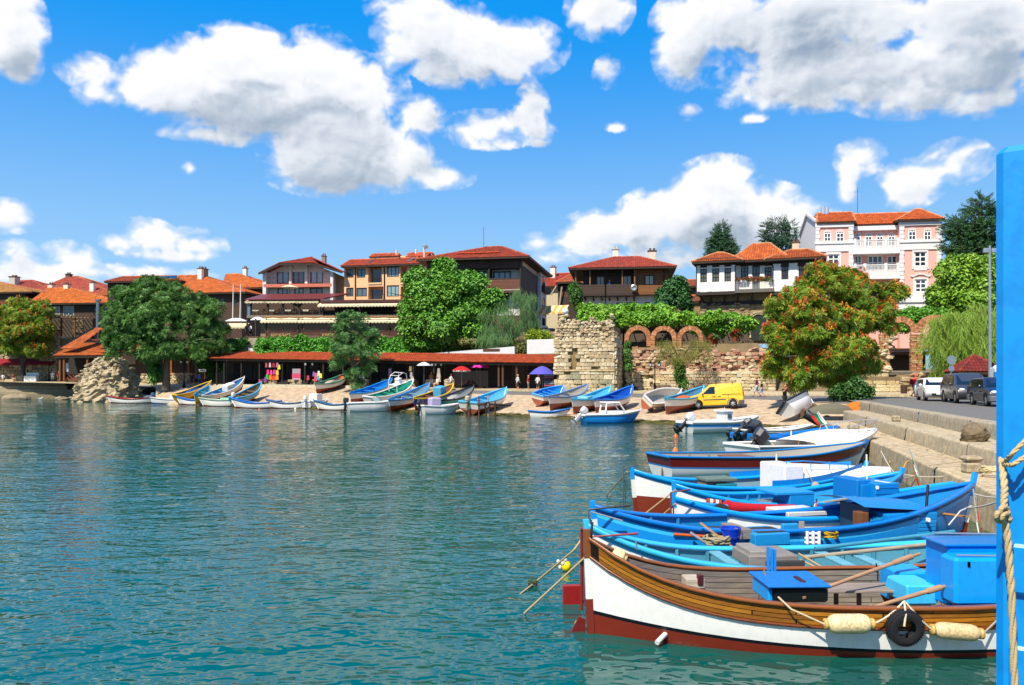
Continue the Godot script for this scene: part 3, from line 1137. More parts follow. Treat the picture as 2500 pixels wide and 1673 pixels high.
func pose(kind: String) -> Array:   # capsules: from,to,radius,radius,region (0 skin,1 top,2 bottom,3 hair,4 shoes); faces +Z
	var hip := V(0,0.92,0)
	var nk := V(0,1.44,0)
	var hd := V(0,1.62,0.03)
	var kl := V(0.11,0.5,0.04)
	var kr := V(-0.11,0.5,0.04)
	var al := V(0.12,0.09,-0.02)
	var ar := V(-0.12,0.09,-0.02)
	var el := V(0.27,1.14,-0.03)
	var er := V(-0.27,1.14,-0.03)
	var wl := V(0.28,0.9,0.08)
	var wr := V(-0.28,0.9,0.08)
	if kind == "walk":
		kl = V(0.1,0.52,0.17); al = V(0.1,0.1,0.24)
		kr = V(-0.1,0.5,-0.02); ar = V(-0.1,0.14,-0.34)
		el = V(0.25,1.15,-0.14); wl = V(0.26,0.93,-0.1)
		er = V(-0.25,1.15,0.08); wr = V(-0.24,0.97,0.25)
	elif kind == "photo":
		el = V(0.3,1.26,0.16); wl = V(0.1,1.52,0.26)
		er = V(-0.3,1.26,0.16); wr = V(-0.1,1.52,0.26)
	elif kind == "hips":
		el = V(0.36,1.18,-0.06); wl = V(0.19,0.98,0.06)
		er = V(-0.3,1.16,0.0); wr = V(-0.26,0.94,0.14)
	elif kind == "sit":
		hip = V(0,0.5,0); nk = V(0,1.02,0.02); hd = V(0,1.2,0.06)
		kl = V(0.12,0.5,0.42); kr = V(-0.12,0.5,0.42)
		al = V(0.12,0.09,0.44); ar = V(-0.12,0.09,0.4)
		el = V(0.28,0.74,0.06); wl = V(0.15,0.66,0.3)
		er = V(-0.28,0.74,0.06); wr = V(-0.15,0.66,0.3)
	var sl := nk + V(0.17,-0.05,0)
	var sr := nk + V(-0.17,-0.05,0)
	var hl := hip + V(0.09,0,0)
	var hr := hip + V(-0.09,0,0)
	var toe := V(0,-0.05,0.16)
	return [[hip,nk - V(0,0.3,0),0.135,0.125,1],[nk - V(0,0.3,0),nk - V(0,0.1,0),0.13,0.135,1],[sl,sr,0.075,0.075,1],[hl,hr,0.12,0.12,2],
		[nk,hd,0.055,0.055,0],[hd,hd + V(0,0.05,0),0.088,0.095,0],[hd + V(0,0.075,-0.025),hd + V(0,0.04,-0.05),0.092,0.085,3],[hd + V(0,-0.01,0.085),hd + V(0,0.01,0.095),0.016,0.012,0],
		[hd + V(0.09,0,0),hd + V(0.095,0.02,-0.01),0.02,0.02,0],[hd + V(-0.09,0,0),hd + V(-0.095,0.02,-0.01),0.02,0.02,0],
		[hl,kl,0.09,0.062,2],[kl,al,0.058,0.036,0],[hr,kr,0.09,0.062,2],[kr,ar,0.058,0.036,0],[al,al + toe,0.045,0.035,4],[ar,ar + toe,0.045,0.035,4],
		[sl,el,0.056,0.043,1],[el,wl,0.042,0.03,0],[sr,er,0.056,0.043,1],[er,wr,0.042,0.03,0],[wl,wl + (wl - el).normalized() * 0.08,0.032,0.036,0],[wr,wr + (wr - er).normalized() * 0.08,0.032,0.036,0]]

func body(kind: String) -> ArrayMesh:
	if body_mesh.has(kind):
		return body_mesh[kind]
	var caps := pose(kind)
	var cell := 0.036
	var lo := V(-0.5,-0.03,-0.5)
	var nx := 28
	var ny := int((1.36 if kind == "sit" else 1.86) / cell)
	var nz := 32
	var f := PackedFloat32Array()
	f.resize(nx * ny * nz)
	f.fill(1.0)
	for c in caps:   # only the cells near each bone; a smooth minimum joins them
		var a: Vector3 = c[0]
		var b: Vector3 = c[1]
		var ra: float = c[2]
		var rb: float = c[3]
		var ab := b - a
		var q := ab.length_squared()
		var mx := maxf(ra,rb) + 0.11
		var p0 := ((a.min(b) - Vector3.ONE * mx - lo) / cell).floor()
		var p1 := ((a.max(b) + Vector3.ONE * mx - lo) / cell).ceil()
		for z in range(maxi(0,int(p0.z)),mini(nz,int(p1.z) + 1)):
			for y in range(maxi(0,int(p0.y)),mini(ny,int(p1.y) + 1)):
				for x in range(maxi(0,int(p0.x)),mini(nx,int(p1.x) + 1)):
					var p := lo + V(x,y,z) * cell
					var t := clampf((p - a).dot(ab) / q,0,1)
					var s := (p - a - ab * t).length() - lerpf(ra,rb,t)
					var i := (z * ny + y) * nx + x
					var k := 0.045
					var h := maxf(k - absf(f[i] - s),0.0) / k
					f[i] = minf(f[i],s) - h * h * k * 0.25
	var vid := {}
	var vs: Array[Vector3] = []
	var reg := []
	for z in nz - 1:
		for y in ny - 1:
			for x in nx - 1:
				var sum := Vector3.ZERO
				var cnt := 0
				var i0 := (z * ny + y) * nx + x
				var neg := 0
				for e in 8:
					if f[i0 + (e & 1) + ((e >> 1) & 1) * nx + ((e >> 2) & 1) * nx * ny] < 0.0: neg += 1
				if neg == 0 or neg == 8: continue
				for e in [[0,1],[2,3],[4,5],[6,7],[0,2],[1,3],[4,6],[5,7],[0,4],[1,5],[2,6],[3,7]]:
					var u := V(e[0] & 1,(e[0] >> 1) & 1,e[0] >> 2)
					var w := V(e[1] & 1,(e[1] >> 1) & 1,e[1] >> 2)
					var fu_ := f[i0 + int(u.x) + int(u.y) * nx + int(u.z) * nx * ny]
					var fw := f[i0 + int(w.x) + int(w.y) * nx + int(w.z) * nx * ny]
					if (fu_ < 0.0) != (fw < 0.0):
						sum += u.lerp(w,fu_ / (fu_ - fw))
						cnt += 1
				vid[i0] = vs.size()
				var p := lo + (V(x,y,z) + sum / cnt) * cell
				vs.append(p)
				var best := 9.0
				var r := 0
				for c in caps:
					var ab: Vector3 = c[1] - c[0]
					var t := clampf((p - c[0]).dot(ab) / ab.length_squared(),0,1)
					var s: float = (p - c[0] - ab * t).length() - lerpf(c[2],c[3],t)
					if s < best:
						best = s
						r = c[4]
				reg.append(r)
	var tri_ := []
	var nn: Array[Vector3] = []
	nn.resize(vs.size())
	nn.fill(Vector3.ZERO)
	for z in range(1,nz - 1):
		for y in range(1,ny - 1):
			for x in range(1,nx - 1):
				var i0 := (z * ny + y) * nx + x
				for ax in 3:
					var st: int = [1,nx,nx * ny][ax]
					var s1: int = [nx,nx * ny,1][ax]
					var s2: int = [nx * ny,1,nx][ax]
					var ina := f[i0] < 0.0
					if ina == (f[i0 + st] < 0.0): continue
					var qd := [i0,i0 - s1,i0 - s1 - s2,i0 - s2]
					if not (vid.has(qd[0]) and vid.has(qd[1]) and vid.has(qd[2]) and vid.has(qd[3])): continue
					var k := [vid[qd[0]],vid[qd[1]],vid[qd[2]],vid[qd[3]]]
					if ina: k.reverse()
					for tt in [[k[0],k[1],k[2]],[k[0],k[2],k[3]]]:
						var fnn: Vector3 = (vs[tt[2]] - vs[tt[0]]).cross(vs[tt[1]] - vs[tt[0]])
						for e in 3: nn[tt[e]] += fnn
						tri_.append(tt)
	var out := ArrayMesh.new()
	for r in 5:
		var vv := PackedVector3Array()
		var nv := PackedVector3Array()
		for t in tri_:
			if reg[t[0]] != r: continue
			for e in 3:
				vv.append(vs[t[e]])
				nv.append(nn[t[e]].normalized())
		if r == 0:   # fingers: four and a thumb to each hand; eyes
			var o := G.new()
			for hnd in [20,21]:
				var a: Vector3 = caps[hnd][1]
				var d: Vector3 = (caps[hnd][1] - caps[hnd][0]).normalized()
				var sd := d.cross(V(0,0.3,1)).normalized()
				for j in 4:
					var b := a + sd * (j - 1.5) * 0.019
					o.tube([b,b + d * (0.05 if j % 3 else 0.04),b + d * 0.08 + V(0,0,0.015)],[0.009,0.008,0.006],4)
				o.tube([a - d * 0.05 - sd * 0.03,a - sd * 0.055 + V(0,0,0.02)],[0.011,0.008],4)
			vv.append_array(o.v)
			nv.append_array(o.n)
		if vv.is_empty():
			vv = PV([V(0,0.9,0),V(0.001,0.9,0),V(0,0.901,0)])
			nv = PV([Vector3.UP,Vector3.UP,Vector3.UP])
		var ar := []
		ar.resize(Mesh.ARRAY_MAX)
		ar[Mesh.ARRAY_VERTEX] = vv
		ar[Mesh.ARRAY_NORMAL] = nv
		out.add_surface_from_arrays(Mesh.PRIMITIVE_TRIANGLES,ar)
	body_mesh[kind] = out
	return out

# c: skin,top,bottom,hair,shoes
func person(label: String,kind: String,pos: Vector3,turn: float,c: Array,scale_ := 1.0,extra := "",group := "") -> Node3D:
	var o := thing("person",label,"person",pos,turn,group)
	o.scale = Vector3.ONE * scale_
	var b := MeshInstance3D.new()
	b.name = "body"
	b.mesh = body(kind)
	for i in 5:
		b.set_surface_override_material(i,flat(c[i]))
	o.add_child(b)
	var hd: Vector3 = pose(kind)[5][0]
	var e := g("201a18")
	for s in [-0.034,0.034]: e.ball(hd + V(s,0.03,0.088),V(0.011,0.008,0.006),6,4)
	e.col = hx("9a5a4a")
	e.ball(hd + V(0,-0.045,0.084),V(0.022,0.007,0.008),6,4)
	part("face",e,"skin",o)
	if extra == "cap" or extra == "cap_red":
		var q := g("c01a20" if extra == "cap_red" else "b8803a")
		q.lathe([Vector2(0.105,0.07),Vector2(0.11,0.1),Vector2(0.09,0.15),Vector2(0.0,0.175)],12,hd)
		q.prism(PackedVector2Array([Vector2(-0.08,0.06),Vector2(0.08,0.06),Vector2(0.05,0.2),Vector2(-0.05,0.2)]),0.0,0.012)
		for i in range(q.v.size() - 36,q.v.size()):
			q.v[i] = hd + V(q.v[i].x,0.075 - q.v[i].z,q.v[i].y)
			q.n[i] = V(q.n[i].x,-q.n[i].z,q.n[i].y)
		part("cap",q,"cloth",o)
	if extra == "backpack" or extra == "cap_red":
		var q := g("8a1820" if extra == "cap_red" else "22262c")
		q.cbox(V(-0.15,1.0,-0.3),V(0.15,1.42,-0.12),0.06)
		part("backpack",q,"cloth",o)
	if extra == "bag":
		var q := g("1c1c22")
		q.cbox(V(0.14,0.72,-0.12),V(0.34,1.0,0.14),0.05)
		q.tube([V(0.22,0.98,0.02),V(0.12,1.3,0.13),V(-0.1,1.46,0.05)],0.014,5)
		part("shoulder_bag",q,"cloth",o)
	if extra == "camera":
		var q := g("15161a")
		q.cbox(V(-0.07,1.56,0.24),V(0.07,1.66,0.31),0.012)
		q.tube([V(0,1.61,0.3),V(0,1.61,0.4)],0.035,10)
		part("camera_body",q,"plain",o)
	return o

# ---------------------------------------------------------------- cars
func car(label: String,called: String,pos: Vector3,turn: float,p: Dictionary) -> Node3D:
	var o := thing(called,label,"van" if called == "parked_van" else "car",pos,turn)
	var top: Array = p.out
	var w: float = p.w / 2
	var belt: float = p.belt
	var roof: float = p.roof
	var pl := PackedVector2Array()
	for q in top: pl.append(Vector2(q[0],q[1]))
	for k in [1,0]:   # along the sill,round each wheel arch
		var cx: float = p.axle[k]
		for i in 11:
			var a := PI * i / 10.0
			var y: float = p.wr + sin(a) * (p.wr + 0.06)
			pl.append(Vector2(cx + cos(a) * (p.wr + 0.06),maxf(0.22,y if i % 10 else 0.22)))
	var hw := func(y: float) -> float:
		return w - 0.2 * pow(clampf((y - belt) / (roof - belt),0,1),1.3) - 0.05 * clampf((0.5 - y) / 0.3,0,1)
	var n := pl.size()
	var ins := PackedVector2Array()
	for i in n:
		var e1 := (pl[i] - pl[(i + n - 1) % n]).normalized()
		var e2 := (pl[(i + 1) % n] - pl[i]).normalized()
		var nr := Vector2(e1.y + e2.y,-e1.x - e2.x).normalized()
		ins.append(pl[i] + nr * 0.05)
	var q := g(p.c)
	for s in [1.0,-1.0]:
		var t := Geometry2D.triangulate_polygon(ins)
		for i in range(0,t.size(),3):
			var a := V(ins[t[i]].x,ins[t[i]].y,s * hw.call(ins[t[i]].y))
			var b := V(ins[t[i + 1]].x,ins[t[i + 1]].y,s * hw.call(ins[t[i + 1]].y))
			var c := V(ins[t[i + 2]].x,ins[t[i + 2]].y,s * hw.call(ins[t[i + 2]].y))
			if ((c - a).cross(b - a)).z * s < 0: q.tri(a,c,b)
			else: q.tri(a,b,c)
	var rows := []
	for k in 6:
		var r := PackedVector3Array()
		for i in n:
			var s: float = [1.0,1.0,0.6,-0.6,-1.0,-1.0][k]
			var pt := ins[i] if k == 0 or k == 5 else pl[i]
			var z: float = hw.call(pt.y) - (0.0 if k == 0 or k == 5 else 0.06)
			var bow := 0.03 if (k == 2 or k == 3) and pt.y > 0.9 * roof else 0.0
			r.append(V(pt.x,pt.y + bow,s * z))
		rows.append(r)
	q.grid(rows,true)
	part("body",q,"car",o)
	if p.has("skirt"):
		q = g(p.skirt)
		q.cbox(V(top[0][0] - 0.05,0.26,-w - 0.01),V(p.axle[0] - p.wr - 0.08,0.58,w + 0.01),0.05)
		q.cbox(V(p.axle[1] + p.wr + 0.08,0.24,-w - 0.01),V(top[-1][0] + 0.06,0.56,w + 0.01),0.06)
		part("bumper",q,"plain",o)
		q = g(p.skirt)
		for s in [1,-1]: q.cbox(V(p.axle[0] + 0.5,0.62,s * w - 0.01 * s),V(p.axle[1] - 0.42,0.7,s * (w + 0.02)),0.01)
		part("side_trim",q,"plain",o)
	for wd in p.win:   # side windows
		for s in [1.0,-1.0]:
			q = g(wd[1] if wd.size() > 1 else "1c2428")
			var wp := PackedVector2Array()
			for e in wd[0]: wp.append(Vector2(e[0],e[1]))
			var t := Geometry2D.triangulate_polygon(wp)
			for i in range(0,t.size(),3):
				var v: Array[Vector3] = []
				for j in 3: v.append(V(wp[t[i + j]].x,wp[t[i + j]].y,s * (hw.call(wp[t[i + j]].y) + 0.008)))
				if ((v[2] - v[0]).cross(v[1] - v[0])).z * s < 0: q.tri(v[0],v[2],v[1])
				else: q.tri(v[0],v[1],v[2])
			part("side_window",q,"glass",o)
	for e in p.screens:   # windscreen and rear screen along a slope of the outline
		q = g("1c2428")
		var a := Vector2(e[0],e[1])
		var b := Vector2(e[2],e[3])
		var nr := Vector2(-(b - a).y,(b - a).x).normalized() * (0.012 if e[4] > 0 else 0.012)
		if nr.x * e[4] < 0: nr = -nr
		a += nr
		b += nr
		var za: float = hw.call(a.y) - 0.12
		var zb: float = hw.call(b.y) - 0.12
		q.quad(V(a.x,a.y,-za),V(b.x,b.y,-zb),V(b.x,b.y,zb),V(a.x,a.y,za))
		part("windscreen" if e[4] > 0 else "rear_window",q,"glass",o)
	for k in 2:
		for s in [1.0,-1.0]:
			q = g("17171a")
			var wr: float = p.wr
			var c := V(p.axle[k],wr,s * (w - 0.11))
			var rows2 := []
			for e in [[wr * 0.62,0.09],[wr * 0.9,0.1],[wr,0.07],[wr,-0.07],[wr * 0.9,-0.1],[wr * 0.62,-0.09]]:
				var r := PackedVector3Array()
				for j in 18: r.append(c + V(cos(TAU * j / 18) * e[0],sin(TAU * j / 18) * e[0],e[1] * s))
				rows2.append(r)
			q.grid(rows2,true)
			var wh := part("wheel",q,"rubber",o)
			q = g("b9bcc0")
			for j in 6:
				q.m = Transform3D(Basis(V(0,0,1),TAU * j / 6),c)
				q.cbox(V(-0.045,0.03,0.03 * s),V(0.045,wr * 0.62,0.085 * s),0.01)
			q.m = Transform3D(Basis(),c)
			q.ball(V(0,0,0.07 * s),V(0.07,0.07,0.03),10,5)
			q.col = hx("3a3c40")
			q.ball(V(0,0,0.02 * s),V(wr * 0.63,wr * 0.63,0.02),16,4)
			part("rim",q,"metal",wh)
	for s in [1.0,-1.0]:
		p_ball(o,"headlight","dfe6ea","glass",V(p.head[0],p.head[1],s * (w - 0.24)),V(0.1,0.1,0.2),10,6)
		p_cbox(o,"tail_light","a01818","gloss",V(p.tail[0] - 0.03,p.tail[1],s * (w - 0.02)),V(p.tail[0] + 0.06,p.tail[1] + p.tail[2],s * (w - 0.18)),0.02)
		p_ball(o,"wing_mirror",p.get("mirror",p.c),"car",V(p.mir[0],p.mir[1],s * (w + 0.1)),V(0.06,0.09,0.1),8,6)
		q = g("202226")
		for dx in p.doors: q.cbox(V(dx,belt - 0.2,s * w),V(dx + 0.2,belt - 0.15,s * (w + 0.025)),0.01)
		part("door_handle",q,"plain",o)
	p_cbox(o,"grille","101114","plain",V(p.nose - 0.08,0.34,-w * 0.62),V(p.nose + 0.018,0.5,w * 0.62),0.02)
	p_cbox(o,"number_plate","e8eaec","paint",V(p.nose,0.42,-0.26),V(p.nose + 0.035,0.53,0.26),0.005)
	if p.get("bars",false):
		q = g("22242a")
		for x in p.barx: q.tube([V(x,roof - 0.08,-w + 0.14),V(x,roof + 0.09,-w + 0.2),V(x,roof + 0.09,w - 0.2),V(x,roof - 0.08,w - 0.14)],0.025,6)
		part("roof_bar",q,"plain",o)
	return o

# ---------------------------------------------------------------- boats
# A boat points along +X in its own space; y 0 is its waterline. p: L,B,hs,hm,hb (height of the sheer at stern,middle,bow),dr (depth of keel),tr (transom width,0 for a pointed stern),
# bands: [kind,level,colour] from the sheer down ("s": below the sheer,"a": above the waterline),gun (colour of the gunwale),ins (inside),floor
func half(p: Dictionary,s: float) -> float:
	var t: float = p.get("tr",0.0)
	if t > 0.0 and s < 0.5:
		return p.B / 2 * lerpf(t,1.0,sin(s * PI))
	if t > 0.0:
		return p.B / 2 * (pow(maxf(0.0,1.0 - pow((s - 0.5) * 2.0,2.4)),0.8) + 0.02)
	return p.B / 2 * (pow(maxf(0.0,1.0 - pow(absf(s * 2.0 - 1.0),2.3)),0.8) + 0.025)

func sheer(p: Dictionary,s: float) -> float:
	return p.hm + (p.hs - p.hm) * pow(maxf(0.0,1.0 - s * 2.0),p.get("shp",2.0)) + (p.hb - p.hm) * pow(maxf(0.0,s * 2.0 - 1.0),2.0)

func keel(p: Dictionary,s: float) -> float:
	return -p.dr * (1.0 - 0.35 * pow(s,6.0))

func hp(p: Dictionary,s: float,y: float,side: float,inset := 0.0) -> Vector3:
	var sh := sheer(p,s)
	var f := clampf((sh - y) / (sh - keel(p,s)),0.0,1.0)
	var full := 1.0 - pow(absf(s * 2.0 - 1.0),2.5)
	if p.get("tr",0.0) > 0.0 and s < 0.5: full = 1.0
	var b: float = half(p,s) * (1.0 - pow(f,lerpf(1.15,3.4,full))) * (1.0 - p.get("tumble",0.0) * 0.0)
	b = maxf(b - inset,0.006)
	var x: float = (s - 0.5) * p.L
	x += p.get("rb",0.35) * (1.0 - f * 1.6) * pow(s,8.0) - p.get("rs",0.15) * (1.0 - f * 1.6) * pow(1.0 - s,8.0)
	return V(x,y,side * b)

func level(p: Dictionary,e: Array,s: float) -> float:
	if e[0] == "s": return sheer(p,s) - e[1]
	if e[0] == "k": return keel(p,s)
	return minf(sheer(p,s) - 0.06,e[1] + e[3] * pow(absf(s * 2 - 1),2.0) if e.size() > 3 else e[1])

func skin(o: G,p: Dictionary,ea: Array,eb: Array,cuts: int,inset := 0.0,n := 26,s0 := 0.0,s1 := 1.0,sides := [1.0,-1.0]) -> void:
	for side in sides:
		var rows := []
		for j in cuts + 1:
			var r := PackedVector3Array()
			for i in n + 1:
				var s := lerpf(s0,s1,float(i) / n)
				r.append(hp(p,s,lerpf(level(p,ea,s),level(p,eb,s),float(j) / cuts),side,inset))
			rows.append(r)
		if (side > 0) != (inset > 0.0): rows.reverse()
		o.grid(rows)

func boat(label: String,called: String,p: Dictionary,group := "") -> Node3D:
	var o := thing(called,label,"boat",Vector3.ZERO,0.0,group)
	var afloat: bool = p.get("afloat",true)
	var q := g()
	var prev: Array = ["s",0.0]
	for e in p.bands:
		q.col = hx(e[2])
		var stop: Array = e
		if e[0] == "k" and afloat: stop = ["a",-0.22]
		skin(q,p,prev,stop,4 if e[0] != "s" else 1,0.0)
		prev = e
	if p.get("tr",0.0) > 0.0:   # transom
		prev = ["s",0.0]
		for e in p.bands:
			q.col = hx(e[2])
			for j in 4:
				var ya := lerpf(level(p,prev,0.0),level(p,e,0.0),j / 4.0)
				var yb := lerpf(level(p,prev,0.0),level(p,e,0.0),(j + 1) / 4.0)
				q.quad(hp(p,0,ya,-1),hp(p,0,ya,1),hp(p,0,yb,1),hp(p,0,yb,-1))
			prev = e
	part("hull",q,"gloss",o)
	var fl: float = p.get("floor",0.05)
	q = g(p.ins)
	skin(q,p,["s",0.0],["a",fl],3,0.045)
	if p.get("tr",0.0) > 0.0:
		var a := hp(p,0,sheer(p,0),1,0.04) + V(0.05,0,0)
		var b := hp(p,0,fl,1,0.04) + V(0.05,0,0)
		q.quad(a,V(a.x,a.y,-a.z),V(b.x,b.y,-b.z),b)
	part("lining",q,"paint",o)
	q = g(p.get("sole",p.ins))
	for k in 5:   # bottom boards
		var r0 := PackedVector3Array()
		var r1 := PackedVector3Array()
		for i in 21:
			var s := lerpf(0.04,0.95,i / 20.0)
			var z := hp(p,s,fl + 0.02,1,0.04).z
			var x := hp(p,s,fl,1).x
			r0.append(V(x,fl + 0.02 + 0.006 * (k % 2),-z + 2 * z * (k + 0.02) / 5.0))
			r1.append(V(x,fl + 0.02 + 0.006 * (k % 2),-z + 2 * z * (k + 0.98) / 5.0))
		q.grid([r1,r0])
	part("bottom_boards",q,"wood",o)
	var gw: float = p.get("gw",0.1)
	var gt: float = p.get("gt",0.05)
	q = g(p.gun)
	for side in [1.0,-1.0]:
		var rows := []
		for i in 31:
			var s := i / 30.0
			var a := hp(p,s,sheer(p,s),side)
			var c := 1.0 if i > 0 and i < 30 else 0.6
			var zi: float = maxf(absf(a.z) - gw * 0.7,0.004) * side
			var zo: float = a.z + side * gw * 0.35
			rows.append(PV([V(a.x,a.y - gt,zo),V(a.x,a.y + gt * 0.2,zo),V(a.x,a.y + gt * 0.5,zo - side * 0.015),V(a.x,a.y + gt * 0.5,zi + side * 0.01),V(a.x,a.y - gt * 0.6,zi)]))
		if side > 0: rows.reverse()
		q.grid(rows,true)
	if p.get("tr",0.0) > 0.0:
		var a := hp(p,0,sheer(p,0),1)
		q.cbox(V(a.x - 0.04,a.y - gt,-a.z),V(a.x + 0.08,a.y + gt * 0.6,a.z),0.015)
	part("gunwale",q,"gloss",o)
	if p.get("post",true):   # stem and stern posts
		for e in [[1.0,p.get("pb",0.12)]] + ([[0.0,p.get("ps",0.08)]] if p.get("tr",0.0) == 0.0 else []):
			q = g(p.get("stem",p.gun))
			var pts := []
			for j in 7:
				var y := lerpf(maxf(keel(p,e[0]),-0.3 if afloat else -9.0),sheer(p,e[0]),j / 6.0)
				pts.append(hp(p,e[0],y,0.0) + V(0.02 if e[0] > 0.5 else -0.02,0,0))
			var d: Vector3 = (pts[6] - pts[5]).normalized()
			pts.append(pts[6] + d * e[1])
			for j in 7:
				q.col = hx(p.get("stem",p.gun)) if j > 4 else hx(p.bands[-1][2] if pts[j].y < p.get("boot",0.1) else p.get("body","e8e8e4"))
				q.bar(pts[j],pts[j + 1],0.07,0.08)
			part("stem_post" if e[0] > 0.5 else "stern_post",q,"paint",o)
	for s in p.get("thwarts",[]):
		q = g(p.get("thwart",p.ins))
		var y := sheer(p,s) - 0.17
		var a := hp(p,s,y,1,0.03)
		q.cbox(V(a.x - 0.12,y - 0.025,-a.z),V(a.x + 0.12,y + 0.015,a.z),0.01)
		part("thwart",q,"wood_up",o)
	return o

# where its stern and bow touch,and how far it leans
func lay(o: Node3D,s: Vector3,b: Vector3,roll := 0.0) -> void:
	var x := (b - s).normalized()
	var z := x.cross(Vector3.UP).normalized()
	var y := z.cross(x)
	o.transform = Transform3D(Basis(x,y,z) * Basis(Vector3.RIGHT,roll),(s + b) / 2)

func outboard(o: Node3D,p: Vector3,tilt: float,cowl: String,leg: String,k := 1.0) -> void:
	var q := g(cowl)
	q.m = Transform3D(Basis(V(0,0,1),-tilt).scaled(Vector3.ONE * k),p)
	q.cbox(V(-0.36,0.12,-0.16),V(0.08,0.52,0.16),0.09)
	q.col = hx(cowl) * 0.6
	q.cbox(V(-0.34,0.06,-0.13),V(0.06,0.13,0.13),0.03)
	var m := part("outboard",q,"car",o)
	q = g(leg)
	q.m = Transform3D(Basis(V(0,0,1),-tilt).scaled(Vector3.ONE * k),p)
	q.cbox(V(-0.24,-0.6,-0.06),V(-0.04,0.08,0.06),0.03)
	q.cbox(V(-0.42,-0.52,-0.14),V(0.02,-0.49,0.14),0.01)
	q.tube([V(-0.42,-0.68,0),V(-0.3,-0.68,0),V(0.02,-0.68,0),V(0.1,-0.68,0)],[0.03,0.07,0.06,0.01],8)
	q.cbox(V(-0.18,-0.9,-0.015),V(-0.02,-0.66,0.015),0.01)
	q.cbox(V(-0.02,-0.12,-0.12),V(0.1,0.12,0.12),0.02)
	part("engine_leg",q,"gloss",m)
	q = g("2a2c30")
	for j in 3:
		q.m = Transform3D(Basis(V(0,0,1),-tilt).scaled(Vector3.ONE * k),p) * Transform3D(Basis(Vector3.RIGHT,TAU * j / 3),V(-0.42,-0.68,0)) * Transform3D(Basis(Vector3.UP,0.5),Vector3.ZERO)
		q.ball(V(0,0.09,0),V(0.012,0.08,0.05),6,4)
	part("propeller",q,"metal",m)

func rope(label: String,pts: Array,r: float,c := "cdbb98",sag := 0.0,called := "mooring_rope",mt := "rope") -> MeshInstance3D:
	var q := g(c)
	var path := []
	for i in pts.size() - 1:
		for j in 8:
			var t := j / 8.0
			path.append(pts[i].lerp(pts[i + 1],t) - V(0,sag * 4.0 * t * (1 - t),0))
	path.append(pts[-1])
	q.tube(path,r,6)
	return solo(called,q,mt,label,"rope")

func tyre(label: String,ce: Vector3,axis: Vector3,ro: float,ri: float,w: float) -> MeshInstance3D:
	var q := g("1b1b1d")
	q.m = Transform3D(Basis(Quaternion(V(0,0,1),axis.normalized())),Vector3.ZERO)
	var rows := []
	for e in [[ri,-0.35],[ri * 0.98,-0.5],[lerpf(ri,ro,0.55),-0.56],[ro * 0.96,-0.5],[ro,-0.3],[ro * 1.01,0],[ro,0.3],[ro * 0.96,0.5],[lerpf(ri,ro,0.55),0.56],[ri * 0.98,0.5],[ri,0.35],[lerpf(ri,ro,0.6),0.3],[lerpf(ri,ro,0.6),-0.3]]:
		var r := PackedVector3Array()
		for j in 40: r.append(V(cos(TAU * j / 40) * e[0],sin(TAU * j / 40) * e[0],e[1] * w))
		rows.append(r)
	rows.append(rows[0])
	rows.reverse()
	q.grid(rows,true)
	for j in 44:   # tread blocks
		for s in [-1,1]:
			q.m = Transform3D(Basis(Quaternion(V(0,0,1),axis.normalized())) * Basis(V(0,0,1),TAU * (j + 0.25 * s) / 44),Vector3.ZERO)
			q.box(V(-0.009,ro * 0.955,s * w * 0.1),V(0.009,ro * 1.035,s * w * 0.5))
	return solo("tyre_fender",q,"rubber",label,"tyre",ce)
# ---------------------------------------------------------------- the old town
func roof_over(o: Node3D,x0: float,y0: float,x1: float,y1: float,rx0: float,ry0: float,rx1: float,ry1: float,over: float,back: float,color: String,sides := "flrb",ridge := "c9744a",sp := 0.27) -> MeshInstance3D:
	var a := lp(x0,y0,over)
	var b := lp(x1,y1,over)
	b.y = a.y
	var zr := -back * 0.5
	var r0 := lp(rx0,ry0,zr)
	var r1 := lp(rx1,ry1,zr)
	var e := (r0.y + r1.y) / 2.0
	r0.y = e
	r1.y = e
	return hip(o,a,b,V(b.x,a.y,-back - over),V(a.x,a.y,-back - over),r0,r1,color,sides,ridge,"32241b",sp)

func balustrade(o: Node3D,x0: float,y0: float,x1: float,y1: float,z: float,c: String,n: int,posts: Array) -> void:
	var a := lp(x0,y0,z)
	var b := lp(x1,y1,z)
	var q := g(c)
	q.box(V(a.x,a.y,z - 0.12),V(b.x,a.y - 0.12,z + 0.06))
	q.box(V(a.x,b.y,z - 0.1),V(b.x,b.y + 0.1,z + 0.04))
	var m := part("balustrade",q,"plaster",o)
	q = g(c)
	var h := a.y - b.y - 0.22
	for i in n:
		q.lathe([Vector2(0.05,0),Vector2(0.075,h * 0.3),Vector2(0.035,h * 0.6),Vector2(0.06,h)],6,V(lerpf(a.x,b.x,(i + 0.5) / n),b.y + 0.1,z - 0.03))
	part("balusters",q,"plaster",m).set_meta("kind","stuff")
	for p in posts:
		q = g(c)
		var x := lp(p,y0,z).x
		q.cbox(V(x - 0.17,b.y,z - 0.17),V(x + 0.17,a.y + 0.14,z + 0.12),0.03)
		part("baluster_post",q,"plaster",o)

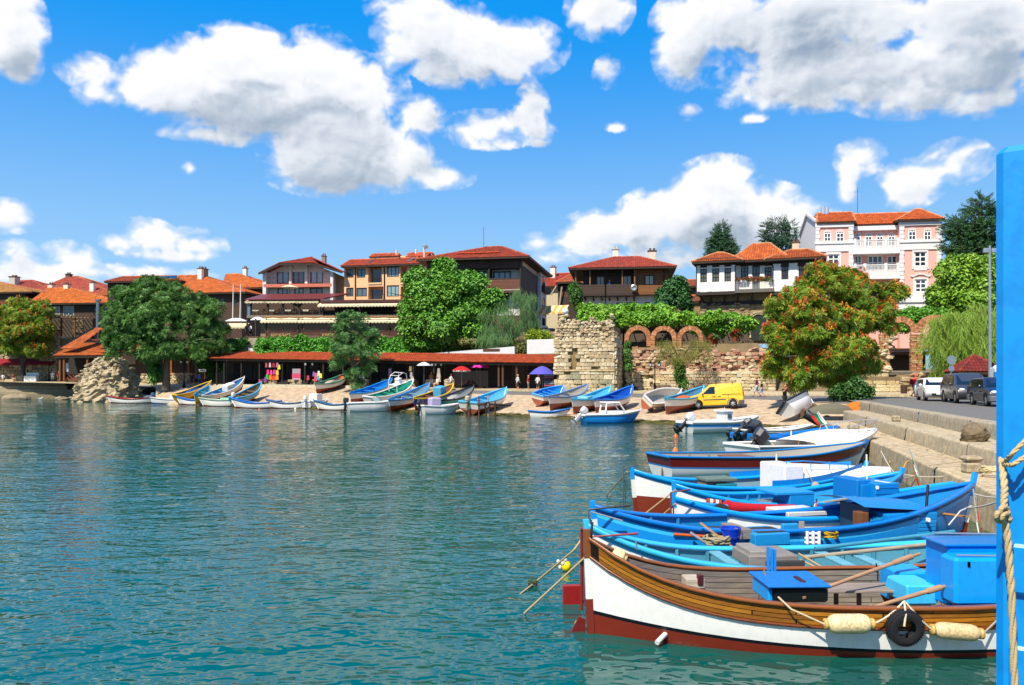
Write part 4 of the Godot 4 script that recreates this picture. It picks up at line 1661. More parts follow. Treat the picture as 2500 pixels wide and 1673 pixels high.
func arch_window(o: Node3D,x0: float,y0: float,x1: float,y1: float,z: float) -> void:
	var r := frect(x0,y0,x1,y1,z)
	var w := window(o,Rect2(r.position,r.size),z,"eceeee",2,2,"2a343c",0.09)
	var q := g("eceeee")
	var c := V(r.get_center().x,r.end.y,z - 0.04)
	var rad := r.size.x / 2
	for e in [[rad,rad * 0.84],[rad * 0.45,rad * 0.34]]:
		for i in 10:
			var a := PI * i / 10.0
			var b := PI * (i + 1) / 10.0
			q.hexa([c + V(cos(b) * e[1],sin(b) * e[1],0.04),c + V(cos(a) * e[1],sin(a) * e[1],0.04),c + V(cos(a) * e[1],sin(a) * e[1],-0.03),c + V(cos(b) * e[1],sin(b) * e[1],-0.03),c + V(cos(b) * e[0],sin(b) * e[0],0.04),c + V(cos(a) * e[0],sin(a) * e[0],0.04),c + V(cos(a) * e[0],sin(a) * e[0],-0.03),c + V(cos(b) * e[0],sin(b) * e[0],-0.03)])
	for i in range(1,5):
		var a := PI * i / 5.0
		q.bar(c + V(cos(a),sin(a),0) * rad * 0.42,c + V(cos(a),sin(a),0) * rad * 0.86,0.05,0.05)
	part("fanlight_frame",q,"paint",w)
	q = g("2a343c")
	for i in 10: q.tri(c,c + V(cos(PI * (i + 1) / 10),sin(PI * (i + 1) / 10),0) * rad,c + V(cos(PI * i / 10),sin(PI * i / 10),0) * rad)
	part("fanlight_pane",q,"glass",w)

func hotel() -> void:
	var o := facade("hotel","pink and white four storey hotel with arched windows and balconies","hotel",1992,105,2300,102.5,7.0)
	var pink := "e8aca0"
	var white := "d9dadb"
	var plain := [[2021,621,2050,656],[2232,615,2263,651],[2234,682,2263,714]]
	var holes := []
	for e in [[2012,561,2029,590],[2042,561,2061,590]]: holes.append(frect(e[0],e[1] + 5,e[2],e[3]))
	holes.append(frect(plain[0][0],plain[0][1],plain[0][2],plain[0][3]))
	house_body(o,"wall",frect(1992,548,2084,850),holes,pink,"plaster",0.0,11.0)
	holes = []
	for e in [[2218,557,2237,586],[2256,557,2274,586]]: holes.append(frect(e[0],e[1] + 6,e[2],e[3]))
	for i in [1,2]: holes.append(frect(plain[i][0],plain[i][1],plain[i][2],plain[i][3]))
	house_body(o,"wall",frect(2197,540,2300,850),holes,pink,"plaster",0.0,11.0)
	holes = []
	var mid := [[2086,575,2102,604],[2112,575,2130,604],[2140,575,2157,604],[2168,575,2186,604],[2086,624,2105,660],[2119,624,2156,660],[2166,624,2191,660]]
	for e in mid: holes.append(frect(e[0],e[1],e[2],e[3],-1.2))
	var r := frect(2082,548,2199,850,-1.2)
	house_body(o,"wall",r,holes,pink,"plaster",-1.2,11.0)
	for i in 3: window(o,frect(plain[i][0],plain[i][1],plain[i][2],plain[i][3]),-0.06,"eceeee",2,3,"2a343c",0.13)
	for i in range(4,7): window(o,holes[i],-1.26,"eceeee",3 if i == 5 else 2,2,"2a343c",0.12)
	for i in 4: arch_window(o,mid[i][0],mid[i][1] + 2,mid[i][2],mid[i][3],-1.16)
	for e in [[2012,561,2029,590],[2042,561,2061,590],[2218,557,2237,586],[2256,557,2274,586]]: arch_window(o,e[0],e[1] + 8,e[2],e[3],0.03)
	for e in [[2017,616,2021,660],[2050,616,2054,660],[2021,616,2050,620.5],[2228,611,2232,655],[2263,611,2267,655],[2232,611,2263,614.5],[2230,678,2234,716],[2263,678,2267,716],[2234,678,2263,681.5],[2227,653,2269,656.5],[2232,657,2264,660]]:
		var q := g(white)
		fbox(q,e[0],e[1],e[2],e[3],0.0,0.09)
		part("window_surround",q,"plaster",o)
	for e in [[1991,594,2085,613,0.14],[2196,590,2301,608,0.14],[1991,545,2085,553,0.2],[2196,538,2301,548,0.2],[1990,722,2086,756,0.12],[2195,716,2302,754,0.12],[1989,590,2086,594,0.26],[2195,586,2303,590,0.26],[2195,733,2303,737,0.3]]:
		var q := g(white)
		fbox(q,e[0],e[1],e[2],e[3],-0.02,e[4])
		part("cornice",q,"plaster",o)
	for e in [[1992,2002],[2073,2084],[2197,2208],[2288,2300]]:
		for k in 17:
			var q := g(vary(hx(white),0.03))
			var y := 553.0 + k * 10.0
			fbox(q,e[0] - 0.4,y,e[1] + 0.4 - (1.6 if k % 2 else 0.0),y + 8.8,0.0,0.12 if k % 2 else 0.15)
			part("quoin",q,"plaster",o)
	var q := g(white)
	for s in [[-1,-0.8],[-0.8,-0.25],[-0.25,0.25],[0.25,0.8],[0.8,1]]:
		var cx := lp(2248,675,0.1)
		var f := func(t: float) -> float: return 0.42 * maxf(0.0,1.0 - absf(t) * 1.3) + (0.1 if absf(t) > 0.85 else 0.0)
		q.bar(cx + V(s[0] * 1.15,f.call(s[0]),0),cx + V(s[1] * 1.15,f.call(s[1]),0),0.14,0.14)
	part("pediment",q,"plaster",o)
	for e in [[607,618,586],[667,680,647]]:
		fp(o,"balcony_slab",white,"plaster",2083.5,e[0],2197.5,e[1],-1.3,0.25)
		balustrade(o,2085,e[2],2196,e[0],0.1,white,34,[2088,2112,2163,2193])
	fp(o,"cornice",white,"plaster",2083,553,2198,560,-1.3,-0.7)
	var a := lp(1992,540,0.02)
	q = g("d8dade")
	var ym := lp(1968,519,-3.5).y
	q.quad(V(-0.02,0,0.0),V(-0.02,a.y,0.0),V(-0.02,a.y,-11),V(-0.02,0,-11))
	q.tri(V(-0.02,a.y,0.0),V(-0.02,ym,-5.5),V(-0.02,a.y,-11))
	part("gable_wall",q,"plaster",o)
	q = g(white)
	q.bar(V(-0.1,a.y + 0.05,0.1),V(-0.1,ym + 0.15,-5.5),0.3,0.3)
	q.bar(V(-0.1,a.y + 0.05,-11.1),V(-0.1,ym + 0.15,-5.5),0.3,0.3)
	part("gable_coping",q,"plaster",o)
	roof_over(o,1995,543,2090,541,1995,520,2080,520,0.35,11.0,"d2601e","fl","e8a070")
	roof_over(o,2080,549,2200,546,2070,523,2215,521,-0.8,11.0,"d2601e","f","e8a070")
	roof_over(o,2190,537,2307,533,2236,511,2246,511,0.5,10.0,"d2601e","flr","e8a070")
	q = g("d8dade")
	for x in [2012,2021]:
		var c := lp(x,512,-5.0)
		q.tube([c + V(-0.1,-0.6,0),c + V(-0.1,0.3,0)],0.3,10)
	part("roof_tank",q,"metal",o)
	q = g("70767c")
	var c := lp(2094,520,-5.0)
	q.tube([c,c + V(0,3.4,0)],0.04,5)
	part("aerial",q,"metal",o)

func white_house() -> void:
	var o := facade("revival_house","white wooden framed old house with orange tiles above a stone ground floor","house",1701,98,2012,93,6.6)
	var w := "d9dad8"
	var wins := [[1710,657,1726,689],[1739,656,1756,688],[1769,655,1785,687]]
	var holes := []
	for e in wins: holes.append(frect(e[0],e[1],e[2],e[3]))
	house_body(o,"wall",frect(1701,648,1795,714),holes,w,"plaster",0.0,9.0)
	for h in holes: window(o,h,-0.05,"2e2018",2,3,"5a5a4c",0.09)
	var wr := [[1908,650,1925,682],[1950,648,1967,680]]
	var h2 := []
	for e in wr: h2.append(frect(e[0],e[1],e[2],e[3]))
	house_body(o,"wall",frect(1888,646,2012,712),h2,w,"plaster",0.0,9.0)
	for h in h2: window(o,h,-0.05,"2e2018",2,3,"23282c",0.09)
	var wm := [[1809,653,1827,684],[1837,650,1855,706],[1867,653,1884,684]]
	var h3 := []
	for e in wm: h3.append(frect(e[0],e[1],e[2],e[3],-1.3))
	house_body(o,"wall",frect(1793,646,1890,714,-1.3),h3,w,"plaster",-1.3,9.0)
	for h in h3: window(o,h,-1.36,"2a1d16",2,3,"30363a",0.09)
	for e in [[1699,633,1797,650,0.03],[1886,627,2014,647,0.03],[1793,632,1890,648,-1.26]]:
		var q := g()
		fp(o,"frieze","2c1f18","wood",e[0],e[1],e[2],e[3],e[4] - 0.3,e[4])
	for e in [[1702,649,1709],[1727,649,1738],[1757,648,1768],[1786,647,1794],[1889,645,1906],[1927,643,1947],[1969,642,2011]]:
		var q := g(w)
		fbox(q,e[0],e[1],e[2],712,0.0,0.06)
		fbox(q,e[0] - 0.8,e[1],e[2] + 0.8,e[1] + 3,0.06,0.13)
		part("pilaster",q,"plaster",o)
	for e in [[1796,1806],[1828,1836],[1856,1866],[1885,1889]]:
		var q := g(w)
		fbox(q,e[0],649,e[1],706,-1.3,-1.24)
		fbox(q,e[0] - 0.6,649,e[1] + 0.6,652,-1.24,-1.16)
		part("pilaster",q,"plaster",o)
	for x in [1700.0,1794.6,1887.5]:
		var q := g()
		fp(o,"corner_post","2a1e18","wood_up",x - 0.6,648,x + 1.2,715,-0.1,0.09)
	var q := g("352820")
	fbox(q,1698,714,1797,718,-1.4,0.14)
	fbox(q,1886,712,2014,716,-1.4,0.14)
	part("sill_beam",q,"wood",o)
	fp(o,"balcony_floor","6b6660","wood",1794,707,1890,712,-1.3,0.3)
	q = g("cfd0d0")
	fbox(q,1796,684,1888,686,0.16,0.24)
	for i in 26:
		var x := lerpf(1797,1887,i / 25.0)
		fbox(q,x,686,x + 0.8,707,0.18,0.22)
	part("railing",q,"paint",o)
	var xf := []
	var cl := []
	for i in 150:
		var p := lp(rng.randf_range(1796,1888),685,0.25 + rng.randf_range(-0.15,0.2)) + V(0,rng.randf_range(-0.15,0.25),0)
		xf.append(Transform3D(Basis.from_euler(V(0,rng.randf() * TAU,0)).scaled(Vector3.ONE * 0.7),p))
		cl.append(vary(hx(["b8281c","3a6a20","c83a28","4a7a24"][i % 4]),0.2))
	scatter("flowers",o,"pod",xf,cl)
	for e in [[1706,1719],[1738,1735],[1772,1767],[1804,1799],[1838,1834]]:
		q = g("2c211a")
		var a := lp(e[0],717,0.05)
		var b := lp(e[1],740,-1.2)
		q.bar(a,b,0.2,0.2)
		part("brace",q,"wood",o)
	fp(o,"stone_wall","a58d68","stone",1712,718,2010,830,-8.5,-1.25)
	fp(o,"tie_beam","2a201a","wood",1716,738,1880,742,-1.3,-1.1)
	var c := lp(1853,786,-1.2)
	var rad := lp(1874,786,-1.2).x - c.x
	var n := courses(o,Transform3D(Basis(),V(0,0,-1.22)),lp(1714,760,-1.2).x,lp(1830,760,-1.2).x,lp(1714,826,-1.2).y,lp(1714,743,-1.2).y,Vector2(0.3,0.45),Vector2(0.4,0.8),["b09a72","9c8862","bda983","8f7c5c"],0,0.22,0.5,func(x,y): return true)
	courses(o,Transform3D(Basis(),V(0,0,-1.22)),lp(1880,760,-1.2).x,lp(1960,760,-1.2).x,lp(1714,826,-1.2).y,lp(1714,743,-1.2).y,Vector2(0.3,0.45),Vector2(0.4,0.8),["b09a72","9c8862","bda983"],n,0.22,0.5,func(x,y): return true)
	for ring in [[1.34,1.12,"c9b288",0.2],[1.1,0.92,"d8c7a4",0.12]]:
		for i in 13:
			q = g(vary(hx(ring[2]),0.08))
			var a0 := PI * (i + 0.03) / 13.0
			var a1 := PI * (i + 0.97) / 13.0
			var pts := []
			for z in [ring[3],0.0]:
				for e in [[a0,ring[1]],[a1,ring[1]],[a1,ring[0]],[a0,ring[0]]]: pts.append(c + V(cos(e[0]) * e[1] * rad,sin(e[0]) * e[1] * rad,z))
			q.hexa([pts[1],pts[0],pts[4],pts[5],pts[2],pts[3],pts[7],pts[6]])
			part("voussoir",q,"stone",o)
		for s in [-1,1]:
			for k in 5:
				p_cbox(o,"jamb_stone",vary(hx(ring[2]),0.08),"stone",c + V(s * rad * ring[1],-k * 0.38 - 0.37,0),c + V(s * rad * ring[0],-k * 0.38,ring[3]),0.02)
	q = g("14161a")
	q.box(c + V(-rad * 0.9,-2.2,0.0),c + V(rad * 0.9,0,0.01))
	for i in 10: q.tri(c + V(0,0,0.01),c + V(cos(PI * (i + 1) / 10),sin(PI * (i + 1) / 10),0.01) * rad * 0.9,c + V(cos(PI * i / 10),sin(PI * i / 10),0.01) * rad * 0.9)
	part("doorway",q,"plain",o)
	roof_over(o,1689,640,1815,636,1750,618,1766,617,0.9,9.0,"d46a2c","flr","d89868")
	roof_over(o,1780,638,1930,634,1838,595,1880,596,-0.2,10.0,"d46a2c","flr","d89868")
	roof_over(o,1866,633,2018,625,1930,611,1972,609,0.9,9.0,"d46a2c","flr","d89868")
	chimney(o,lp(1943,612,-5.5),0.8,0.9,"c8b8a4")

func timber_house() -> void:
	var o := facade("timber_house","brown timber house with long wooden balcony over a white ground floor","house",1424,108,1631,106.5,8.2)
	var holes := [frect(1456,673,1476,697,-1.0),frect(1521,671,1542,700,-1.0)]
	house_body(o,"wall",frect(1424,655,1552,720,-1.0),holes,"4a3020","wood",-1.0,10.0)
	for h in holes: window(o,h,-1.05,"2c1c14",2,1,"6f8f90",0.1)
	holes = [frect(1574,672,1597,696)]
	house_body(o,"wall",frect(1550,652,1631,720),holes,"6a4428","wood",0.0,10.0)
	window(o,holes[0],-0.05,"2c1c14",2,1,"6f8f90",0.1)
	for k in 15:   # boarding: sunlight coloured into the right wing, shade into the recess
		var q := g(vary(hx("8a5a30"),0.18))
		var y := 653.0 + k * 4.4
		if y < 668 or y > 696:
			fbox(q,1550.5,y,1630.5,y + 3.9,0.0,0.05)
			part("board",q,"wood",o)
		else:
			fbox(q,1550.5,y,1572,y + 3.9,0.0,0.05)
			part("board",q,"wood",o)
			fp(o,"board",vary(hx("8a5a30"),0.18),"wood",1599,y,1630.5,y + 3.9,0.0,0.05)
		q = g(vary(hx("46301f"),0.18))
		if y < 672: 
			fbox(q,1424,y,1551,y + 3.9,-1.0,-0.95)
			part("board",q,"wood",o)
	var low := [frect(1505,739,1556,754,-0.9),frect(1574,738,1588,754,-0.9)]
	house_body(o,"ground_floor_wall",frect(1424,719,1631,850,-0.9),low,"d6d8d8","plaster",-0.9,10.0)
	window(o,low[0],-0.95,"2c1c14",3,1,"4a5a5c",0.1)
	window(o,low[1],-0.95,"4a3020",1,1,"5a6a6c",0.1)
	var q := g()
	fp(o,"balcony_floor","3a2a1e","wood",1402,717,1556,721,-1.1,0.9)
	for k in 5:
		fp(o,"balcony_board",vary(hx("4a3a2e"),0.15),"wood",1402,696 + k * 4.4,1553,699.4 + k * 4.4,0.82,0.88)
	for x in [1404,1439,1518,1548]:
		fp(o,"balcony_post","8a6a48","wood_up",x,655,x + 3,720,0.66,0.82)
	for x in [1427,1447,1467,1486,1506,1527,1546]:
		q = g("2a1e18")
		q.bar(lp(x,721,0.4),lp(x + 3,734,-0.85),0.16,0.16)
		part("brace",q,"wood",o)
	q = g("20242a")
	q.tube([lp(1478,655,0.95),lp(1478,752,0.95)],0.07,6)
	q.tube([lp(1621,650,0.3),lp(1621,752,0.3)],0.07,6)
	part("drain_pipe",q,"metal",o)
	q = g("d8d8d6")
	var c := lp(1548,703,1.3)
	q.m = Transform3D(Basis(V(0.2,1,0).normalized(),0.9),c)
	q.lathe([Vector2(0.0,-0.12),Vector2(0.3,-0.06),Vector2(0.45,0.03),Vector2(0.3,-0.02),Vector2(0,-0.08)],16)
	for i in q.v.size():
		var l := q.v[i] - c
		q.v[i] = c + V(l.x,-l.z * 0.95,l.y)
		q.n[i] = V(q.n[i].x,-q.n[i].z,q.n[i].y)
	part("satellite_dish",q,"metal",o)
	roof_over(o,1388,655,1652,651,1500,628,1560,628,1.5,10.0,"c05038","flr","b85a40")
	chimney(o,lp(1503,632,-6.0),0.8,1.2,"e0d6c8","d8d0c4")
	chimney(o,lp(1592,637,-4.5),1.0,1.25,"cfc4b4","6a5a50")

func brown_block() -> void:
	var o := facade("brown_block","large dark brown boarded building with red tiled hipped roof","building",1042,110.5,1271,108,8.2)
	var r := frect(1042,634,1271,850)
	var holes := [frect(1145,656,1192,708),frect(1196,656,1269,708),frect(1145,722,1192,770),frect(1196,716,1269,770)]
	var q := g("4c3022")
	holed(q,r,holes,0.0,1.5)
	part("boarded_wall",q,"wood",o)
	q = g("d4d4d2")
	q.box(V(r.position.x + 0.05,r.position.y,-18.0),V(r.end.x - 0.05,r.end.y,-1.5))
	part("inner_wall",q,"plaster",o)
	window(o,frect(1204,663,1247,704,-1.4),-1.4,"2c1c16",3,1,"6c8490",0.14)
	window(o,frect(1150,663,1186,704,-1.4),-1.4,"2c1c16",2,1,"6c8490",0.14)
	window(o,frect(1204,722,1240,760,-1.4),-1.4,"2c1c16",2,1,"4c6064",0.14)
	for e in [[1196,1271],[1143,1193]]:
		for k in 7:
			fp(o,"balcony_slat",vary(hx("7a4c38"),0.1),"wood",e[0],684 + k * 3.3,e[1],686.6 + k * 3.3,0.02,0.07)
		fp(o,"hand_rail","3a2a22","wood",e[0],680,e[1],682,0.0,0.08)
	for x in [1193.5,1270]:
		fp(o,"corner_board","2a1d17","wood_up",x - 1.2,634,x + 1.6,780,0.0,0.12)
	var x1 := r.end.x
	for k in 36:
		q = g(vary(hx("44291f"),0.12))
		var y := r.position.y + 3.0 + k * 0.225
		q.box(V(x1 - 0.02,y,-0.02),V(x1 + 0.05,y + 0.2,-13.5))
		part("side_board",q,"wood",o)
	q = g("d4d4d4")
	q.box(V(x1,r.position.y,-13.6),V(x1 + 0.5,r.end.y,-19.0))
	part("side_wall",q,"plaster",o)
	for k in 3:
		q = g("3a2822")
		q.box(V(x1 + 0.5,r.end.y - 2.2 - k * 3.1,-14.2),V(x1 + 1.0,r.end.y - 3.1 - k * 3.1,-18.6))
		part("side_balcony",q,"wood",o)
		q = g("202428")
		q.box(V(x1 + 0.48,r.end.y - 0.7 - k * 3.1,-14.8),V(x1 + 0.52,r.end.y - 2.6 - k * 3.1,-17.6))
		part("side_window",q,"glass",o)
	var a := lp(1040,633,1.0)
	var yy := a.y
	hip(o,V(-1.2,yy,1.0),V(x1 + 1.3,yy,1.0),V(x1 + 1.3,yy,-20),V(-1.2,yy,-20),V(6.5,yy + 3.0,-9.0),V(x1 - 4.5,yy + 3.0,-9.0),"c85434","flr","c06848")
	q = g("241a16")   # dormer
	var dc := lp(1170,624,-2.6)
	q.cbox(dc + V(-2.6,-0.6,-2.0),dc + V(2.6,0.25,0.2),0.03)
	var dm := part("dormer",q,"wood",o)
	q = g("a8acb0")
	for k in 4: q.box(dc + V(-2.0 + k * 1.05,-0.35,0.2),dc + V(-1.2 + k * 1.05,0.05,0.23))
	part("dormer_window",q,"glass",dm)
	p_cbox(dm,"dormer_roof","c85434","tile",dc + V(-3.0,0.25,-3.0),dc + V(3.0,0.4,0.6),0.03)
	p_tube(o,"aerial","8a8e94","metal",[lp(1181,606,-8),lp(1181,555,-8)],0.04,5)

func peach_block() -> void:
	var o := facade("peach_block","peach rendered apartment block with brown windows and solar panels","building",840,120,1052,117,8.0)
	var c := "e6b488"
	var wins := [[845,657,863,678],[871,657,892,678],[945,651,974,676],[845,703,863,724],[870,703,896,724],[944,697,974,724],[1000,651,1030,676],[1000,697,1030,724]]
	var holes := []
	for e in wins: holes.append(frect(e[0],e[1],e[2],e[3]))
	for e in [[899,651,932,694],[899,700,936,735],[978,651,994,694],[978,700,994,735]]: holes.append(frect(e[0],e[1],e[2],e[3]))
	var q := g(c)
	var r := frect(840,648,1052,850)
	holed(q,r,holes,0.0,0.9)
	part("wall",q,"plaster",o)
	q = g("b98f5a")
	q.box(V(0.02,0,-10),V(r.end.x - 0.02,r.end.y - 0.01,-0.9))
	part("inner_wall",q,"plaster",o)
	for i in 8: window(o,holes[i],-0.1,"4a3024",3 if i in [2,5] else 2,1,["3c4a4e","4c6468","7c9a9c"][i % 3],0.1)
	for i in range(8,12):
		q = g("22282c")
		q.box(V(holes[i].position.x + 0.2,holes[i].position.y,-0.88),V(holes[i].end.x - 0.5,holes[i].end.y - 0.4,-0.86))
		part("balcony_door",q,"glass",o)
		q = g("d9b48c")
		q.box(V(holes[i].position.x,holes[i].position.y,-0.8),V(holes[i].end.x,holes[i].position.y + 0.25,0.12))
		part("balcony_slab",q,"plaster",o)
		q = g("2a2c2e")
		for k in 9: q.tube([V(lerpf(holes[i].position.x,holes[i].end.x,k / 8.0),holes[i].position.y,0.06),V(lerpf(holes[i].position.x,holes[i].end.x,k / 8.0),holes[i].position.y + 1.0,0.06)],0.015,4)
		q.tube([V(holes[i].position.x,holes[i].position.y + 1.0,0.06),V(holes[i].end.x,holes[i].position.y + 1.0,0.06)],0.025,4)
		part("balcony_railing",q,"metal",o)
	for x in [867,938]:
		p_tube(o,"drain_pipe","241c18","metal",[lp(x - 3,648,0.4),lp(x,656,0.12),lp(x,735,0.12)],0.07,6)
	roof_over(o,832,650,1056,648,856,632,1056,632,0.8,8.0,"c85434","fl","cf7a54")
	q = g("dcc096")   # the set back upper storey and its roofs
	fbox(q,905,628,1052,640,-9.0,-5.0)
	part("upper_wall",q,"plaster",o)
	roof_over(o,902,628,972,628,912,620,972,620,-4.0,10.0,"c85434","fl")
	roof_over(o,992,628,1054,628,998,618,1054,618,-4.0,10.0,"c85434","fl")
	for x in [925,945,1010,1022]:
		fp(o,"upper_window","3a4044","glass",x,629,x + 9,633,-5.0,-4.95)
	for e in [[894,642,918],[987,640,1015]]:
		q = g("1c2638")
		var a := lp(e[0],e[1],-0.6)
		var b := lp(e[2],e[1] - 11,-2.4)
		q.hexa([V(a.x,a.y,-0.6),V(b.x - 0.5,a.y,-0.6),V(b.x - 0.5,a.y - 0.06,-0.6),V(a.x,a.y - 0.06,-0.6),V(a.x + 0.7,b.y,-2.4),V(b.x,b.y,-2.4),V(b.x,b.y - 0.06,-2.4),V(a.x + 0.7,b.y - 0.06,-2.4)])
		part("solar_panel",q,"glass",o)
	for e in [[1036,640,598],[968,622,611],[1016,620,610]]:
		p_cbox(o,"chimney","d8d6d2","plaster",lp(e[0] - 2.5,e[1],-3.0),lp(e[0] + 2.5,e[2],-3.4),0.03)
	fp(o,"chimney_cap","b8a890","metal",1033,598,1039,604,-3.9,-2.7)

func balcony_house() -> void:
	var o := facade("balcony_house","white house with brown framed balcony doors and a parasol below","house",641,121,806,120,8.0)
	var c := "d6d2cc"
	var wins := [[675,661,705,693],[714,661,743,693],[757,660,789,693],[677,701,702,720],[756,700,788,720],[718,701,741,720]]
	var holes := []
	for e in wins: holes.append(frect(e[0],e[1],e[2],e[3],-0.8))
	house_body(o,"wall",frect(643,664,806,850,-0.8),holes,c,"plaster",-0.8,11.0)
	for i in 6: window(o,holes[i],-0.86,"6a3020",2,1,["8fa4ac","5c6a70","9ab0b4"][i % 3],0.14)
	var q := g(c)
	fbox(q,641,664,649,735,-0.8,0.5)
	fbox(q,806,664,813,735,-0.8,0.5)
	part("side_pier",q,"plaster",o)
	fp(o,"balcony_slab","c2705c","plaster",643,694,810,700,-0.8,0.5)
	for x in [707,746]:
		fp(o,"pier",c,"plaster",x - 2,648,x + 4,694,-0.8,-0.3)
	q = g("3a3a3c")
	for k in 40: q.tube([lp(649 + k * 4.0,678,0.45),lp(649 + k * 4.0,694,0.45)],0.012,4)
	q.tube([lp(649,678,0.45),lp(806,678,0.45)],0.02,4)
	part("railing",q,"metal",o)
	q = g(c)
	var gp := PackedVector2Array()
	for e in [[643,664],[683,646],[767,646],[806,664]]: gp.append(Vector2(lp(e[0],e[1],-0.8).x,lp(e[0],e[1],-0.8).y))
	q.prism(gp,-11.0,-0.8)
	part("gable",q,"plaster",o)
	for e in [[703,653],[746,652]]:
		q = g("c8c6c2")
		fbox(q,e[0],e[1] - 4,e[0] + 11,e[1] + 4,-0.8,-0.4)
		q.col = hx("2a2c30")
		var k := lp(e[0] + 5.5,e[1],-0.39)
		q.ball(k,V(0.18,0.18,0.02),12,4)
		part("air_conditioner",q,"paint",o)
	var l := lp(631,666,1.2)
	var rr := lp(836,662,1.2)
	var m0 := lp(683,643,1.2)
	var m1 := lp(767,643,1.2)
	var back := -12.0
	var ry := lp(735,631,-3.0).y
	q = g()
	tiles(q,[V(m0.x,m0.y,1.2),V(m1.x,m0.y,1.2),V(lerpf(m0.x,m1.x,0.62),ry + 0.3,-3.5),V(lerpf(m0.x,m1.x,0.6),ry + 0.3,-3.5)],hx("b8452a"))
	tiles(q,[V(rr.x,l.y,1.2),V(rr.x,l.y,back),V(lerpf(m0.x,m1.x,0.6),ry + 0.3,back),V(lerpf(m0.x,m1.x,0.62),ry + 0.3,-3.5),V(m1.x,m0.y,1.2)],hx("b8452a"))
	tiles(q,[V(l.x,l.y,back),V(l.x,l.y,1.2),V(m0.x,m0.y,1.2),V(lerpf(m0.x,m1.x,0.6),ry + 0.3,-3.5),V(lerpf(m0.x,m1.x,0.6),ry + 0.3,back)],hx("b8452a"))
	part("roof",q,"tile",o).set_meta("kind","stuff")
	q = g("2e2018")
	for e in [[l,m0],[m0,m1],[m1,V(rr.x,l.y,1.2)]]: q.bar(e[0] - V(0,0.15,0),e[1] - V(0,0.15,0),0.12,0.28)
	part("barge_board",q,"wood",o)
	chimney(o,lp(791,641,-4.0),0.6,0.9,"8a7462")
	q = g("dcd8b4")   # parasol on the terrace
	var pc := lp(707,697,2.4)
	q.lathe([Vector2(1.35,-0.32),Vector2(0.7,-0.08),Vector2(0.05,0.1),Vector2(0,0.12)],8,pc)
	var ps := thing("parasol","pale green parasol in front of the white balcony house","parasol",Vector3.ZERO)
	ps.transform = o.transform
	part("canopy",q,"cloth",ps)
	p_tube(ps,"pole","4a3c30","wood_up",[pc,pc - V(0,2.3,0)],0.04,6)

func plain_house(label: String,called: String,p0: float,d0: float,p1: float,d1: float,y: float,eave: float,r: Array,roofc: String,wallc: String,over: float,back: float,wins: Array,sides := "flr",mt := "wood",wallb := 890.0) -> Node3D:
	var o := facade(called,label,"house",p0,d0,p1,d1,y)
	var holes := []
	for e in wins: holes.append(frect(e[0],e[1],e[2],e[3]))
	house_body(o,"wall",frect(p0,eave + 2,p1,wallb),holes,wallc,mt,0.0,back)
	for i in holes.size(): window(o,holes[i],-0.05,"2a1e18" if wins[i].size() < 5 else wins[i][4],2,2,"3a4850",0.12)
	roof_over(o,r[0],eave,r[1],eave,r[2],r[3],r[4],r[5],over,back,roofc,sides)
	return o

